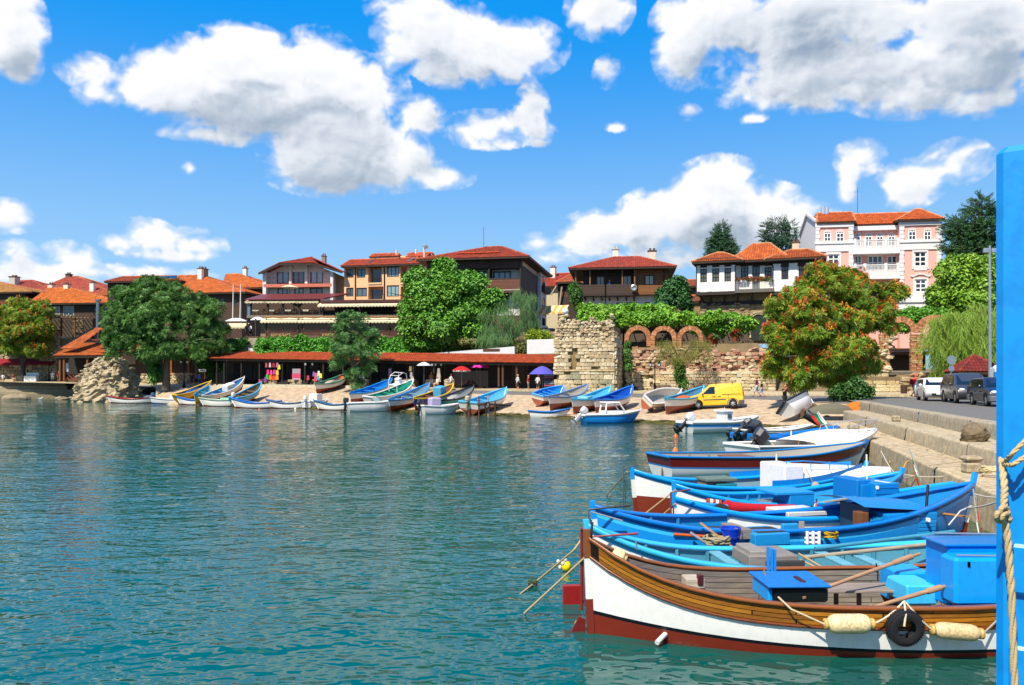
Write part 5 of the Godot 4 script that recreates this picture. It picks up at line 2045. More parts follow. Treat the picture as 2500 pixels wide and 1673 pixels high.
func town() -> void:
	rng.seed = 300
	hotel()
	white_house()
	timber_house()
	brown_block()
	peach_block()
	balcony_house()
	var o := plain_house("far left house with yellowish roof and dark boarded wall","boarded_house",-60,152,62,150,6.0,716,[-80,78,-60,690,-2,690],"c08a48","46301f",0.8,9.0,[[14,724,28,742],[36,724,46,742]])
	o = plain_house("red roofed house with a pale square chimney, far left behind","tiled_house",22,186,112,184,7.0,712,[16,118,48,685,80,685],"a8483a","8a6a50",0.8,12.0,[])
	chimney(o,lp(35,700,-3.0),1.6,2.2,"b8b0a4")
	o = plain_house("tall house with broad red roof and cowled ridge vent on the left","tiled_house",64,164,274,162,7.0,722,[58,284,166,675,190,676],"bc5640","5a4234",1.0,18.0,[])
	chimney(o,lp(168,680,-9.0),1.0,0.8,"5a4a44","4a3a34")
	chimney(o,lp(125,706,-2.0),1.0,0.9,"d8c8b4")
	chimney(o,lp(226,712,-1.0),0.9,1.7,"d8d4c8")
	o = plain_house("house with a bright orange tiled roof over a dark boarded floor, far left","orange_roof_house",78,146,272,144,6.0,742,[66,292,118,704,172,704],"da7426","463020",1.0,11.0,[[100,748,118,768],[128,748,146,768,"b8a890"],[153,747,180,772,"b8a890"],[228,750,244,770],[252,750,264,770]])
	chimney(o,lp(163,703,-5.5),0.9,0.6,"e0d0b8")
	o = plain_house("house with orange roof and dark timber walls behind the big left tree","orange_roof_house",330,137,590,133,6.0,720,[300,600,424,674,492,673],"d8702c","4c3222",1.0,13.0,[[500,728,514,744,"c8c4bc"],[536,728,548,748],[566,730,578,748]],"flr","wood",890)
	chimney(o,lp(490,680,-5.0),0.8,1.6,"d8d4cc")
	chimney(o,lp(498,678,-6.0),1.0,1.4,"8a7250")
	o = plain_house("orange hipped roof house with a slim white chimney, beside the white house","orange_roof_house",552,142,648,140,6.0,705,[540,656,552,670,585,670],"d8702c","4a3020",0.8,11.0,[[592,712,604,726],[614,712,626,726]],"flr","wood",890)
	chimney(o,lp(599,678,-5.0),0.7,1.6,"dcd8d0")
	o = plain_house("small house whose roof carries a solar panel, above the big left tree","solar_house",262,140,360,139,6.0,688,[254,440,300,676,420,674],"b8542e","3a281e",0.8,9.0,[])
	var q := g("1e2836")
	q.hexa([lp(370,682,-1),lp(430,680,-1),lp(430,680.6,-1),lp(370,682.6,-1),lp(378,676,-3),lp(432,672,-3),lp(432,672.6,-3),lp(378,676.6,-3)])
	part("solar_panel",q,"glass",o)
	o = plain_house("low orange roofed house seen left of the big left tree","orange_roof_house",236,152,330,151,6.0,722,[230,345,262,706,330,704],"cf6a38","463020",0.8,8.0,[[284,730,300,752,"b8a8a0"]])
	o = plain_house("far red roofed cream house between the brown block and timber house","tiled_house",1326,150,1400,148,7.0,700,[1318,1408,1340,668,1400,668],"b03a28","cdbf9c",0.8,9.0,[[1334,708,1346,720],[1372,722,1382,744,"8a5a28"]])
	chimney(o,lp(1351,672,-3.0),0.9,1.4,"d8d0c0")
	o = plain_house("house with brown beams and an orange verge beside the timber house","beamed_house",1362,132,1405,131,7.0,690,[1356,1412,1404,664,1412,664],"c06034","3a2a20",0.9,12.0,[[1372,712,1386,724,"6a4a30"]])
	for e in [[1364,690,1345,720],[1372,700,1366,745]]:
		q = g("b8a890")
		q.bar(lp(e[0],e[1],0.6),lp(e[2],e[3],0.4),0.2,0.2)
		part("brace",q,"wood",o)
	o = plain_house("red roof corner seen between timber house and white old house","tiled_house",1640,128,1706,127,7.0,700,[1632,1712,1660,684,1700,684],"b85a34","6a4a38",0.8,9.0,[])
	o = plain_house("small red roofed stone shed under the white old house's left corner","stone_shed",1672,101,1712,100,6.6,738,[1668,1716,1690,722,1712,722],"8f5a40","9c8660",0.3,4.0,[[1674,742,1690,768]],"flr","stone",840)
	o = plain_house("house wall half hidden by trees, right of the hotel","hidden_house",2330,104,2470,102,6.0,650,[2320,2480,2360,620,2440,620],"b8603a","d8c0a4",0.8,9.0,[[2400,690,2420,716,"e0e0e0"]],"fl","plaster",850)
# ---------------------------------------------------------------- terraces,arcade,ruins
func awning(label: String,x0: float,y0: float,x1: float,y1: float,z: float,c: String,stripes := "") -> Node3D:
	var o := thing("awning",label,"awning",Vector3.ZERO,0.0)
	o.transform = Transform3D(Basis(fu,Vector3.UP,fnm),fo)
	var a := lp(x0,y0,z - 1.6)
	var b := lp(x1,y1,z)
	var n := maxi(3,int((b.x - a.x) / 0.45))
	for k in n:
		var q := g(stripes if stripes and k % 2 else c)
		var xa := lerpf(a.x,b.x,float(k) / n)
		var xb := lerpf(a.x,b.x,float(k + 1) / n)
		var ym := b.y + 0.24
		q.quad(V(xa,ym,z),V(xa,a.y + 0.25,z - 1.6),V(xb,a.y + 0.25,z - 1.6),V(xb,ym,z))
		q.quad(V(xa,ym - 0.03,z),V(xb,ym - 0.03,z),V(xb,a.y + 0.22,z - 1.6),V(xa,a.y + 0.22,z - 1.6))
		var xm := (xa + xb) / 2
		q.quad(V(xa,b.y + 0.06,z + 0.01),V(xa,ym,z + 0.01),V(xb,ym,z + 0.01),V(xb,b.y + 0.06,z + 0.01))
		q.tri(V(xa,b.y + 0.06,z + 0.01),V(xb,b.y + 0.06,z + 0.01),V(xm,b.y - 0.05,z + 0.01))
		part("panel",q,"cloth",o)
	var q := g("c8c8c4")
	for x in [a.x + 0.1,b.x - 0.1]: q.tube([V(x,b.y + 0.2,z - 0.05),V(x,b.y - 0.6,z - 0.9),V(x,b.y - 1.0,z - 1.5)],0.025,5)
	part("arm",q,"metal",o)
	return o

func table(label: String,p: Vector3,c: String) -> Node3D:
	var o := thing("dining_table",label,"table",p,0.0,"laid tables on the restaurant terraces")
	var q := g(c)
	q.cbox(V(-0.45,0.72,-0.45),V(0.45,0.76,0.45),0.01)
	for s in [[-0.45,0.45],[0.45,0.45]]: q.tri(V(s[0],0.72,s[1]),V(-s[0],0.72,s[1]),V(s[0] * 0.3,0.4,s[1] + 0.02))
	part("tablecloth",q,"cloth",o)
	q = g("3a2a20")
	for s in [[-1,-1],[1,-1],[1,1],[-1,1]]: q.bar(V(s[0] * 0.38,0,s[1] * 0.38),V(s[0] * 0.38,0.72,s[1] * 0.38),0.05,0.05)
	part("frame",q,"wood",o)
	return o

func wicker(p: Vector3,turn: float,label: String) -> Node3D:
	var o := thing("dining_chair",label,"chair",p,turn,"wicker chairs on the upper terrace")
	var q := g("9a6a34")
	q.cbox(V(-0.24,0.4,-0.22),V(0.24,0.46,0.24),0.02)
	part("seat",q,"wood",o)
	p_cbox(o,"backrest","8a5a2c","wood_up",V(-0.24,0.46,-0.26),V(0.24,0.95,-0.2),0.03)
	for s in [[-1,-1],[1,-1],[1,1],[-1,1]]:
		q = g("5a3a20")
		q.bar(V(s[0] * 0.2,0,s[1] * 0.2),V(s[0] * 0.2,0.4,s[1] * 0.2),0.04,0.04)
		part("leg",q,"wood_up",o)
	return o

func text_on(o: Node3D,s: String,x: float,y: float,z: float,h: float,c: String,called := "lettering",bold := true) -> void:
	var t := TextMesh.new()
	var f := SystemFont.new()
	f.font_names = PackedStringArray(["Droid Serif" if bold else "Droid Sans"])
	t.font = f
	t.text = s
	t.font_size = 32
	t.pixel_size = h / 32.0
	t.depth = 0.03
	var m := MeshInstance3D.new()
	m.mesh = t
	m.material_override = flat(c)
	m.name = called
	while o.has_node(NodePath(m.name)): m.name = String(m.name) + "_001"
	o.add_child(m)
	m.position = V(x,y,z)

func restaurant() -> void:
	rng.seed = 410
	var o := facade("restaurant_terrace","upper restaurant terrace under a dark red roof on dark posts","terrace",604,114,990,112,8.0)
	var q := g("6a2c2c")
	var e0 := lp(598,733,0.6)
	var e1 := lp(790,731,0.6)
	var t0 := lp(640,721,-3.5)
	var t1 := lp(830,719,-3.5)
	q.hexa([e0,e1,V(e1.x + 2.5,t1.y,-3.6),V(t0.x,t0.y,-3.6),e0 + V(0,0.16,0),e1 + V(0,0.16,0),V(e1.x + 2.5,t1.y + 0.16,-3.6),V(t0.x,t0.y + 0.16,-3.6)])
	part("roof",q,"paint",o)
	fp(o,"flat_roof","4a2a24","paint",782,733,992,738,-5.0,0.7)
	fp(o,"floor","8c8478","concrete",602,770,992,774,-6.0,0.4)
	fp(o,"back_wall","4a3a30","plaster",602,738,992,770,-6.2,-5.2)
	for x in [609,651,688,728,778,786,880,984]:
		fp(o,"column","241c1a","wood_up",x,733,x + 4,771,-0.15,0.15)
	for e in [[610,651],[655,688],[692,728],[732,778],[790,880],[884,984]]:
		q = g("3a2218")
		var a := lp(e[0],760,0.1)
		var b := lp(e[1],771,0.1)
		q.box(V(a.x,a.y,0.06),V(b.x,a.y - 0.07,0.14))
		for k in 14: q.box(V(lerpf(a.x,b.x,(k + 0.5) / 14) - 0.02,b.y,0.08),V(lerpf(a.x,b.x,(k + 0.5) / 14) + 0.02,a.y,0.12))
		part("railing",q,"wood",o)
	for e in [[609,736,650,740],[652,736,687,740],[690,736,727,740],[730,736,777,740]]:
		awning("cream valance under the dark red roof, " + ["at the left end","second from the left","third from the left","right before the long awnings"][[609,652,690,730].find(e[0])],e[0],e[1] - 2,e[2],e[3],0.5,"cfc6a4")
	awning("long cream awning right of the dark red roof",784,741,877,749,1.2,"d8cfae")
	awning("long cream awning reaching the big green tree, upper terrace",880,740,984,748,1.2,"d8cfae")
	var up: Transform3D = o.transform
	var spots := [[627,"white cloth table at the left end of the upper terrace"],[665,"white cloth table second on the upper terrace"],[706,"white cloth table third on the upper terrace"],[749,"white cloth table fourth on the upper terrace"]]
	var fl := lp(700,770,0.0).y
	for s in spots:
		var x := lp(s[0],765,-0.6).x
		table(s[1],up * V(x,fl,-0.45),"efe8d0")
		for k in [-1,1]: wicker(up * V(x + 0.8 * k,fl,-0.4),-PI / 2 * k,"wicker chair %s of the %s" % ["left" if k < 0 else "right",s[1]])
	person("person in blue shirt seated at the third upper terrace table","sit",up * V(lp(718,765,-0.7).x,fl,-0.75),-PI / 2,["b98468","4a6a98","30343a","3a2a20","222222"])
	person("person in pale top seated left of the third upper table","sit",up * V(lp(697,765,-0.7).x,fl,-0.75),PI / 2,["c0907a","b8a8b8","30343a","4a3020","222222"])
	fp(o,"end_post","5a7a9c","paint",604,744,610,771,-0.3,0.2)
	o = facade("restaurant_terrace","lower restaurant terrace with cream awnings and its carved sign","terrace",600,110.5,1000,108.5,5.5)
	fp(o,"floor","6a5038","wood",598,822,1000,827,-6.0,0.5)
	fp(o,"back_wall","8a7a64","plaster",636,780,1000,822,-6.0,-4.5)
	for k in 9:
		q = g(vary(hx("9a6a34"),0.15))
		var x0 := 646.0 + k * 39.0
		q.tube([lp(x0,775.0 + rng.randf_range(-1,1),0.7),lp(x0 + 20,773.5,0.7),lp(x0 + 39,775.0 + rng.randf_range(-1,1),0.7)],0.14,7)
		part("log",q,"wood",o)
	for x in [601,622,648,726,736,806,848,902,948,985]:
		fp(o,"post","4a3020","wood_up",x,778,x + 2.6,823,0.25,0.45)
	for e in [[650,726],[739,806],[809,848],[851,902],[905,948],[951,985]]:
		q = g("5a3422")
		var a := lp(e[0],808,0.4)
		var b := lp(e[1],820,0.4)
		q.box(V(a.x,a.y,0.32),V(b.x,a.y - 0.09,0.42))
		q.box(V(a.x,lp(0,815,0.4).y,0.34),V(b.x,b.y,0.39))
		for k in 12: q.box(V(lerpf(a.x,b.x,(k + 0.5) / 12) - 0.025,b.y,0.35),V(lerpf(a.x,b.x,(k + 0.5) / 12) + 0.025,a.y,0.39))
		part("railing",q,"wood",o)
	for e in [["RESTAURANT",685],["ROMANT",802],["AXIA",926]]:
		var c := lp(e[1],818,0.46)
		text_on(o,e[0],c.x,c.y,0.45,0.42,"d8b070")
	var names := ["cream awning at the left end of the lower terrace","cream awning second along the lower terrace","cream awning behind the slender tree's left branches","cream awning right of the slender tree","cream awning at the right end of the lower terrace"]
	var aw := [[646,725],[736,805],[808,900],[904,948],[950,998]]
	for i in 5: awning(names[i],aw[i][0],780,aw[i][1],788,1.1,"ddd3b0")
	awning("small cream awning below the two flag poles",548,794,597,802,1.0,"d2c9a8")
	var lo: Transform3D = o.transform
	fl = lp(700,822,0.0).y
	var sp := [668,708,755,790,932,967]
	var col := ["left of the carved word RESTAURANT","right of the carved word RESTAURANT","just right of the dark opening","beside the slender tree","right of the slender tree","at the right end"]
	var tops := ["c8b8a8","b86a50","1e2228","7a4a3a","a8806a","d8d4cc","c0704a","5a6a58"]
	for i in 6:
		var x := lp(sp[i],815,-0.4).x
		table("white cloth table on the lower terrace, " + col[i],lo * V(x,fl,-0.2),"f2ede0")
		for k in [-1,1]:
			if (i + k) % 3 == 0: continue
			person("diner seated %s of the table %s" % ["left" if k < 0 else "right",col[i]],"sit",lo * V(x + 0.75 * k,fl,-0.2),-PI / 2 * k,["b98468",tops[(i * 2 + (k + 1) / 2) % 8],"2c3038","2a1e18","222222"],1.0,"","diners on the lower terrace")
	person("waiter in white shirt standing on the left pergola terrace","stand",lo * V(lp(611,815,-0.6).x,fl,-0.6),2.6,["b98468","dfe6ea","15171a","2a1e18","111111"])
	for e in [[568,"left one of two slim white flag poles"],[586,"right one of two slim white flag poles"]]:
		q = g("d6d2c8")
		q.tube([at(e[0],778,113),at(e[0] + 1.5,694,113)],[0.09,0.06],8)
		solo("flag_pole",q,"paint",e[1],"pole")
	for e in [["white upturned boat serving as a planter, under the flag poles",551,777,602,785],["white upturned boat serving as a planter, by the upper terrace corner",612,773,646,782]]:
		q = g("d8dadc")
		var a := at(e[1],e[4],112.0)
		var b := at(e[3],e[4],112.0)
		var rows := []
		for i in 13:
			var s := i / 12.0
			var w := 0.5 * pow(sin(PI * clampf(s,0.04,0.96)),0.6)
			var r := PackedVector3Array()
			for j in 9: r.append(a.lerp(b,s) + V(0,sin(PI * j / 8.0) * w * 0.95,cos(PI * j / 8.0) * w))
			rows.append(r)
		rows.reverse()
		q.grid(rows)
		solo("boat_planter",q,"gloss",e[0],"planter")
	q = g("9c8d74")
	q.cbox(V(onx(560,110.6),2.0,-112.5),V(onx(1010,109),at(700,826,109).y,-110.6),0.05)
	solo("retaining_wall",q,"stone","tall wall below the lower terrace, hidden by ivy","wall")
	q = g("b9ac94")
	q.cbox(at(545,868,109),at(640,828,111),0.05)
	solo("terrace_wall",q,"stone","pale stone wall under the left terrace, partly grown over","wall")
	q = g("d8d8d8")
	q.cbox(at(606,862,107.6),at(634,851,108.4),0.04)
	solo("stone_trough",q,"plaster","white trough on the wall left of the ivy","trough")

func arcade() -> void:
	rng.seed = 430
	var o := facade("shop_arcade","long row of shops under one low red tiled roof","arcade",514,105,1356,87,2.0)
	var W: float = (V(onx(1356,87),0,-87) - V(onx(514,105),0,-105)).length()
	var y0 := lp(514,875,0.9).y
	var y1 := lp(1356,887,0.9).y
	var q := g()
	var seg := 6
	for k in seg:
		var xa := W * k / seg
		var xb := W * (k + 1) / seg
		var ya := lerpf(y0,y1,float(k) / seg)
		var yb := lerpf(y0,y1,float(k + 1) / seg)
		tiles(q,[V(xa - (0.6 if k == 0 else 0.0),ya,0.9),V(xb,yb,0.9),V(xb,yb + 1.0,-3.6),V(xa + (0.8 if k == 0 else 0.0),ya + 1.0,-3.6)],hx("cf5a2a"),0.26,0.4,0.08)
	part("roof",q,"tile",o).set_meta("kind","stuff")
	q = g("1d1613")
	q.hexa([V(0,y0 - 0.25,0.75),V(W,y1 - 0.25,0.75),V(W,y1 - 0.25,0.6),V(0,y0 - 0.25,0.6),V(0,y0 - 0.03,0.75),V(W,y1 - 0.03,0.75),V(W,y1 - 0.03,0.6),V(0,y0 - 0.03,0.6)])
	part("eave_beam",q,"wood",o)
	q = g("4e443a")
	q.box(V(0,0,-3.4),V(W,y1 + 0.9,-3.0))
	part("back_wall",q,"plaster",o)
	q = g("5a5048")
	q.quad(V(0,0.9,-3),V(0,0.9,0.4),V(W * 0.62,0.9,0.4),V(W * 0.62,0.9,-3))
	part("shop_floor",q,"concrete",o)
	var n := 0
	for px in [530,548,590,634,663,690,745,790,838,905,958,1010,1060,1120,1165,1218,1228,1262,1316]:
		q = g("211814" if px != 905 and px < 1210 else "5a3a22")
		var x := lp(px,900,0.4).x
		q.box(V(x - 0.1,0.2,0.3),V(x + 0.1,lerpf(y0,y1,x / W) - 0.2,0.5))
		part("post",q,"wood_up",o)
	for e in [[640,676],[706,735],[764,790],[845,900],[930,968],[986,1012],[1040,1066],[1086,1110]]:
		var x0 := lp(e[0],930,0.5).x
		var x1 := lp(e[1],930,0.5).x
		n = courses(o,Transform3D(Basis(),V(0,0,0.42)),x0,x1,0.0,0.92,Vector2(0.22,0.34),Vector2(0.3,0.6),["c2b494","a8977a","d0c4a6","94866c"],n,0.25,0.6,func(x,y): return true)
		q = g("5a5044")
		q.box(V(x0,0,-0.4),V(x1,0.9,0.38))
		part("plinth",q,"stone",o)
	for e in [[678,704],[737,762],[792,826],[902,928],[970,985]]:
		for k in 3:
			p_cbox(o,"step","2c2622","wood",V(lp(e[0],930,0.5).x,0.0 + k * 0.3,0.9 - k * 0.3),V(lp(e[1],930,0.5).x,0.06 + 0.24 + k * 0.3,0.35),0.02)
	for i in 26:
		var x := lerpf(1.2,W - 2.5,i / 25.0)
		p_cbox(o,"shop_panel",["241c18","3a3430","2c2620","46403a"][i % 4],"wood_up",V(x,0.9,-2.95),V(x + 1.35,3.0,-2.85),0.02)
	for k in 34:
		q = g("1c1512")
		var x := lp(1108 + k * 2.5,915,0.6).x
		q.cbox(V(x,0.15,0.62),V(x + 0.07,1.9,0.66),0.01)
		part("fence_slat",q,"wood_up",o)
	for e in [[560,592],[645,662],[690,706],[826,850],[915,955]]:
		q = g("1a1a1c")
		var x0 := lp(e[0],920,0.5).x
		var x1 := lp(e[1],920,0.5).x
		q.box(V(x0,1.75,0.5),V(x1,1.8,0.54))
		for k in 10: q.box(V(lerpf(x0,x1,k / 9.0) - 0.012,0.85,0.5),V(lerpf(x0,x1,k / 9.0) + 0.012,1.75,0.53))
		part("railing",q,"metal",o)
	var tr: Transform3D = o.transform
	var wares := [[654,908,"e8308a"],[662,909,"f04a90"],[670,908,"c23aa0"],[677,909,"e8c020"],[652,919,"30a040"],[660,921,"e87a20"],[668,922,"e84a20"],[676,921,"f09020"],[648,926,"7a3a8a"],[640,930,"30303a"],[634,932,"b04a6a"],[650,891,"b04a5a"],[659,891,"c8a8b0"],[668,891,"8a2a3a"],[677,891,"a86a80"],[681,896,"d8d020"],
		[766,913,"7a5ac0"],[772,916,"e0603a"],[778,911,"e8e0d0"],[770,925,"e83a5a"],[777,922,"30a0c0"],[783,917,"e8e040"],[752,922,"c23a4a"],[830,920,"d8301a"],[836,924,"e0701a"],[879,918,"c8c0d0"],[886,922,"b8b8c8"],[952,905,"b08ac0"],[953,912,"e070a0"],[1002,900,"8a7a60"],[1004,914,"9a9a9c"],[1006,924,"b0a8a0"],[1071,905,"a09a88"],[1071,915,"b8b0a0"],[1072,926,"c8b8a8"],[1000,932,"a8a8a8"]]
	var wi := 0
	for e in wares:
		var p := lp(e[0],e[1],0.75)
		q = g(e[2])
		var w := rng.randf_range(0.16,0.26)
		q.hexa([p + V(-w,-0.3,0.03),p + V(w,-0.3,0.03),p + V(w,-0.3,-0.05),p + V(-w,-0.3,-0.05),p + V(-w * 0.7,0.25,0.02),p + V(w * 0.7,0.25,0.02),p + V(w * 0.7,0.25,-0.03),p + V(-w * 0.7,0.25,-0.03)])
		var m := solo("hanging_ware",q,"cloth","%s ware hung out %s" % [colour_word(hx(e[2])),"left of the pink stand" if e[0] < 700 else "by the double lantern" if e[0] < 800 else "near the slender tree" if e[0] < 900 else "near the tube arch" if e[0] < 980 else "by the white parasol" if e[0] < 1040 else "by the triple lantern"],"ware",Vector3.ZERO,"wares hung out along the shop row")
		m.transform = tr
		wi += 1
	var st := thing("display_stand","pink and grey display stand in front of the shops","stand",tr * V(lp(721,925,0.9).x,0.9,0.7))
	p_cbox(st,"panel","a89aa0","cloth",V(-0.5,0.75,-0.1),V(0.5,1.35,0.0),0.03)
	p_cbox(st,"skirt","d84a72","cloth",V(-0.52,0.25,-0.08),V(0.52,0.74,0.08),0.03)
	p_cbox(st,"foot","c8a0b0","cloth",V(-0.5,0.0,-0.08),V(0.5,0.24,0.06),0.03)
	for e in [[1050,1080],[1104,1118]]:
		pass

func colour_word(c: Color) -> String:
	var d := c.linear_to_srgb()
	if d.s < 0.2: return ("whitish" if d.v > 0.75 else "grey") + (" hanging low" if rng.randf() < 0.5 else " small")
	var n := ["red","orange","yellow","green","green","teal","blue","violet","purple","pink","rose"]
	return ("bright " if d.v > 0.75 else "dark ") + String(n[int(fposmod(d.h + 0.03,1.0) * 11)]) + " cloth"

func lamp_post(label: String,px: float,d: float,top: float,n: int) -> void:
	var p := on(px,d)
	var h := at(px,top,d).y - p.y
	var o := thing("street_lamp",label,"street lamp",p,0.0,"black lantern posts along the promenade")
	var q := g("131518")
	q.lathe([Vector2(0.22,0),Vector2(0.2,0.35),Vector2(0.1,0.5),Vector2(0.09,1.0),Vector2(0.055,1.1),Vector2(0.05,h - 0.9),Vector2(0.09,h - 0.85),Vector2(0.04,h - 0.7),Vector2(0.02,h - 0.2)],10)
	part("pole",q,"metal",o)
	for i in n:
		var x: float = [-0.42,0.42,0.0][i] if n < 3 else [-0.5,0.5,-0.12][i]
		q = g("131518")
		q.tube([V(0,h - 0.9,0),V(x * 0.6,h - 1.1,0),V(x,h - 0.85,0)],0.025,5)
		q.lathe([Vector2(0.2,0.32),Vector2(0.12,0.45),Vector2(0.03,0.5),Vector2(0.0,0.6)],6,V(x,h - 0.85,0))
		q.lathe([Vector2(0.0,0.0),Vector2(0.1,0.0),Vector2(0.1,0.04)],6,V(x,h - 0.85,0))
		for k in 6: q.bar(V(x + cos(TAU * k / 6) * 0.1,h - 0.83,sin(TAU * k / 6) * 0.1),V(x + cos(TAU * k / 6) * 0.18,h - 0.53,sin(TAU * k / 6) * 0.18),0.015,0.015)
		var m := part("lantern",q,"metal",o)
		q = g("dfe8e4")
		q.lathe([Vector2(0.09,0.03),Vector2(0.17,0.32)],6,V(x,h - 0.85,0))
		part("pane",q,"glass",m)

func brick_arch(o: Node3D,c: Vector3,ri: float,ro: float,deep: float,n: int,cols: Array,first: int) -> int:
	for i in n:
		var a0 := PI * (i + 0.06) / n
		var a1 := PI * (i + 0.94) / n
		var q := g(vary(hx(cols[rng.randi() % cols.size()]),0.12))
		var ro2 := ro + rng.randf_range(-0.03,0.03)
		var pts := []
		for z in [deep / 2 + rng.randf_range(-0.02,0.02),-deep / 2]:
			for e in [[a0,ri],[a1,ri],[a1,ro2],[a0,ro2]]: pts.append(c + V(cos(e[0]) * e[1],sin(e[0]) * e[1],z))
		q.hexa([pts[1],pts[0],pts[4],pts[5],pts[2],pts[3],pts[7],pts[6]])
		piece("brick",first + i,q.mesh(),"stone",o,Transform3D())
	return first + n

func ruins() -> void:
	rng.seed = 500
	var pale := ["dccaa6","c8b48e","e4d8b8","b8a786","dfd1b0","cebd9a"]
	var o := facade("ruined_tower","ruined square tower of pale squared stone beside the shop row","tower",1356,82,1501,80.5,1.4)
	var H := lp(1420,775,0.0).y
	var W := lp(1501,850,0.0).x
	var q := g("907c58")
	q.box(V(0.12,0,-5.5),V(W - 0.12,H - 0.9,-0.12))
	part("core",q,"rock",o)
	var nf := FastNoiseLite.new()
	nf.seed = 5
	nf.frequency = 0.5
	var band: float = lp(1400,905,0).y
	var keep := func(x: float,y: float) -> bool:
		if y > H - 1.0 + nf.get_noise_2d(x * 1.5,3.0) * 1.6 + 0.4: return false
		if absf(x - 1.9) < 0.35 and y > 2.2 and y < 4.3 and nf.get_noise_2d(x * 4,y * 4) > -0.25: return false
		return not (nf.get_noise_2d(x * 2.6,y * 2.6) > 0.42 and y < 5.2)
	var n := courses(o,Transform3D(),0,W,0.0,band - 0.1,Vector2(0.3,0.5),Vector2(0.35,0.9),["dfcca6","bcb08c","d6c49c","e4d8b6","a8a486"],0,0.36,0.08,keep)
	n = courses(o,Transform3D(),0,W,band + 0.1,H * 0.72,Vector2(0.26,0.42),Vector2(0.3,0.75),pale,n,0.36,0.2,keep)
	n = courses(o,Transform3D(Basis(),V(0,0,-0.05)),0,W,H * 0.72,H + 0.3,Vector2(0.2,0.34),Vector2(0.22,0.5),["d6c29c","bca888","e2d4b2","aa987c"],n,0.4,0.85,keep)
	p_cbox(o,"string_course","d4be90","stone",V(-0.03,band - 0.1,-0.2),V(W + 0.03,band + 0.08,0.24),0.03)
	var side := Transform3D(Basis(V(0,1,0),PI / 2),V(W,0,-0.1))
	courses(o,side,0,5.2,0.0,H * 0.8,Vector2(0.28,0.48),Vector2(0.35,0.8),pale,0,0.36,0.3,func(x,y): return y < H * 0.82 - x * 0.15 + nf.get_noise_2d(x * 3,y) * 0.5,"side_stone")
	n = 0
	for i in 70:   # loose stones along its broken top
		var x := rng.randf_range(0.2,W - 0.1)
		var hump := 0.75 * exp(-pow((x - 0.9) / 0.9,2)) + 0.9 * exp(-pow((x - W + 0.45) / 0.35,2))
		var sz := rng.randf_range(0.18,0.42)
		piece("loose_stone",n,tinted(stone_mesh[7 + i % 6],hx(pale[i % 6])),"stone",o,Transform3D(Basis.from_euler(V(rng.randf(),rng.randf() * 6,rng.randf())).scaled(V(sz * 1.4,sz * 0.8,sz)),V(x,H - 0.95 + rng.randf() * (0.5 + hump),rng.randf_range(-1.0,0.0))))
		n += 1
	o = facade("ruined_wall","long ruined wall of rubble with three brick arches on top","wall",1528,85,1895,79,1.4)
	W = lp(1895,900,0.0).x
	var wt := func(x: float) -> float:   # its broken upper edge
		var px := 1528.0 + x / W * 367.0
		var y := 842.0 if px < 1720 else 850.0 if px < 1745 else 855.0
		return lp(px,y,0.0).y + nf.get_noise_2d(x * 1.2,9.0) * 0.7
	q = g("a08460")
	for i in 24:
		var xa := W * i / 24.0
		var xb := W * (i + 1) / 24.0
		q.box(V(xa,0,-2.5),V(xb,minf(wt.call(xa),wt.call(xb)) - 0.2,-0.15))
	part("core",q,"rock",o)
	var low: float = lp(1640,908,0).y
	var low_x: float = lp(1600,908,0).x
	n = courses(o,Transform3D(Basis(),V(0,0,0.14)),low_x,W,0.0,low,Vector2(0.26,0.34),Vector2(0.5,1.1),["e4d0a8","d4be94","e6dab6","c8b08a"],0,0.5,0.02,func(x,y): return true)
	n = courses(o,Transform3D(),0,low_x,0.0,low,Vector2(0.3,0.5),Vector2(0.35,0.8),pale,n,0.4,0.6,func(x,y): return nf.get_noise_2d(x * 2,y * 2) < 0.35)
	n = courses(o,Transform3D(Basis(),V(0,0,-0.02)),0,W,low,4.6,Vector2(0.26,0.42),Vector2(0.35,0.75),["d6c09a","bca684","e0caa8","c4a486","b88c74","c69a84"],n,0.36,0.7,func(x,y): return y < wt.call(x) and nf.get_noise_2d(x * 2,y * 2) < 0.33)
	for k in 3:   # strips of thin brick
		for i in 16:
			q = g(vary(hx("c27a5c"),0.15))
			var x := W * (0.35 + 0.32 * (k % 2)) + i * 0.42
			q.cbox(V(x,low + 0.5 + k * 0.62,-0.1),V(x + 0.38,low + 0.6 + k * 0.62,0.14),0.015)
			part("brick",q,"stone",o)
	var first := 0
	var ar := facade("brick_arcade","three free standing brick arches on the ruined wall","arches",1528,85.5,1895,79.5,1.4)
	var red := ["ca8e62","b47850","dca072","c2845a"]
	for e in [[1558,828,1538,1581,1528,1590],[1621,828,1601,1643,1590,1653],[1686,828,1666,1708,1655,1719]]:
		var c := lp(e[0],e[1],0.0)
		var ri := (lp(e[3],e[1],0).x - lp(e[2],e[1],0).x) / 2
		first = brick_arch(ar,c,ri,ri + 0.46,0.5,24,red,first)
		for s in [-1,1]:
			for k in 7:
				var bq := g(vary(hx(red[k % 4]),0.12))
				bq.cbox(c + V(s * ri,-0.1 - k * 0.11,-0.25),c + V(s * (ri + 0.46),-0.01 - k * 0.11,0.25),0.012)
				piece("brick",first,bq.mesh(),"stone",ar,Transform3D())
				first += 1
	o = facade("vine_pavilion","shaded garden terrace on dark posts under the long vine roof","pergola",1440,90,1840,86,5.2)
	fp(o,"floor","6a5c48","concrete",1440,836,1840,842,-6.0,0.2)
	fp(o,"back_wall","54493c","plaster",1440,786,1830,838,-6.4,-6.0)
	for x in [1452,1520,1592,1655,1724,1762,1800]:
		fp(o,"post","241c16","wood_up",x,786,x + 3.5,838,-0.1,0.1)
	q = g("3a3028")
	fbox(q,1440,784,1840,788,-0.2,0.3)
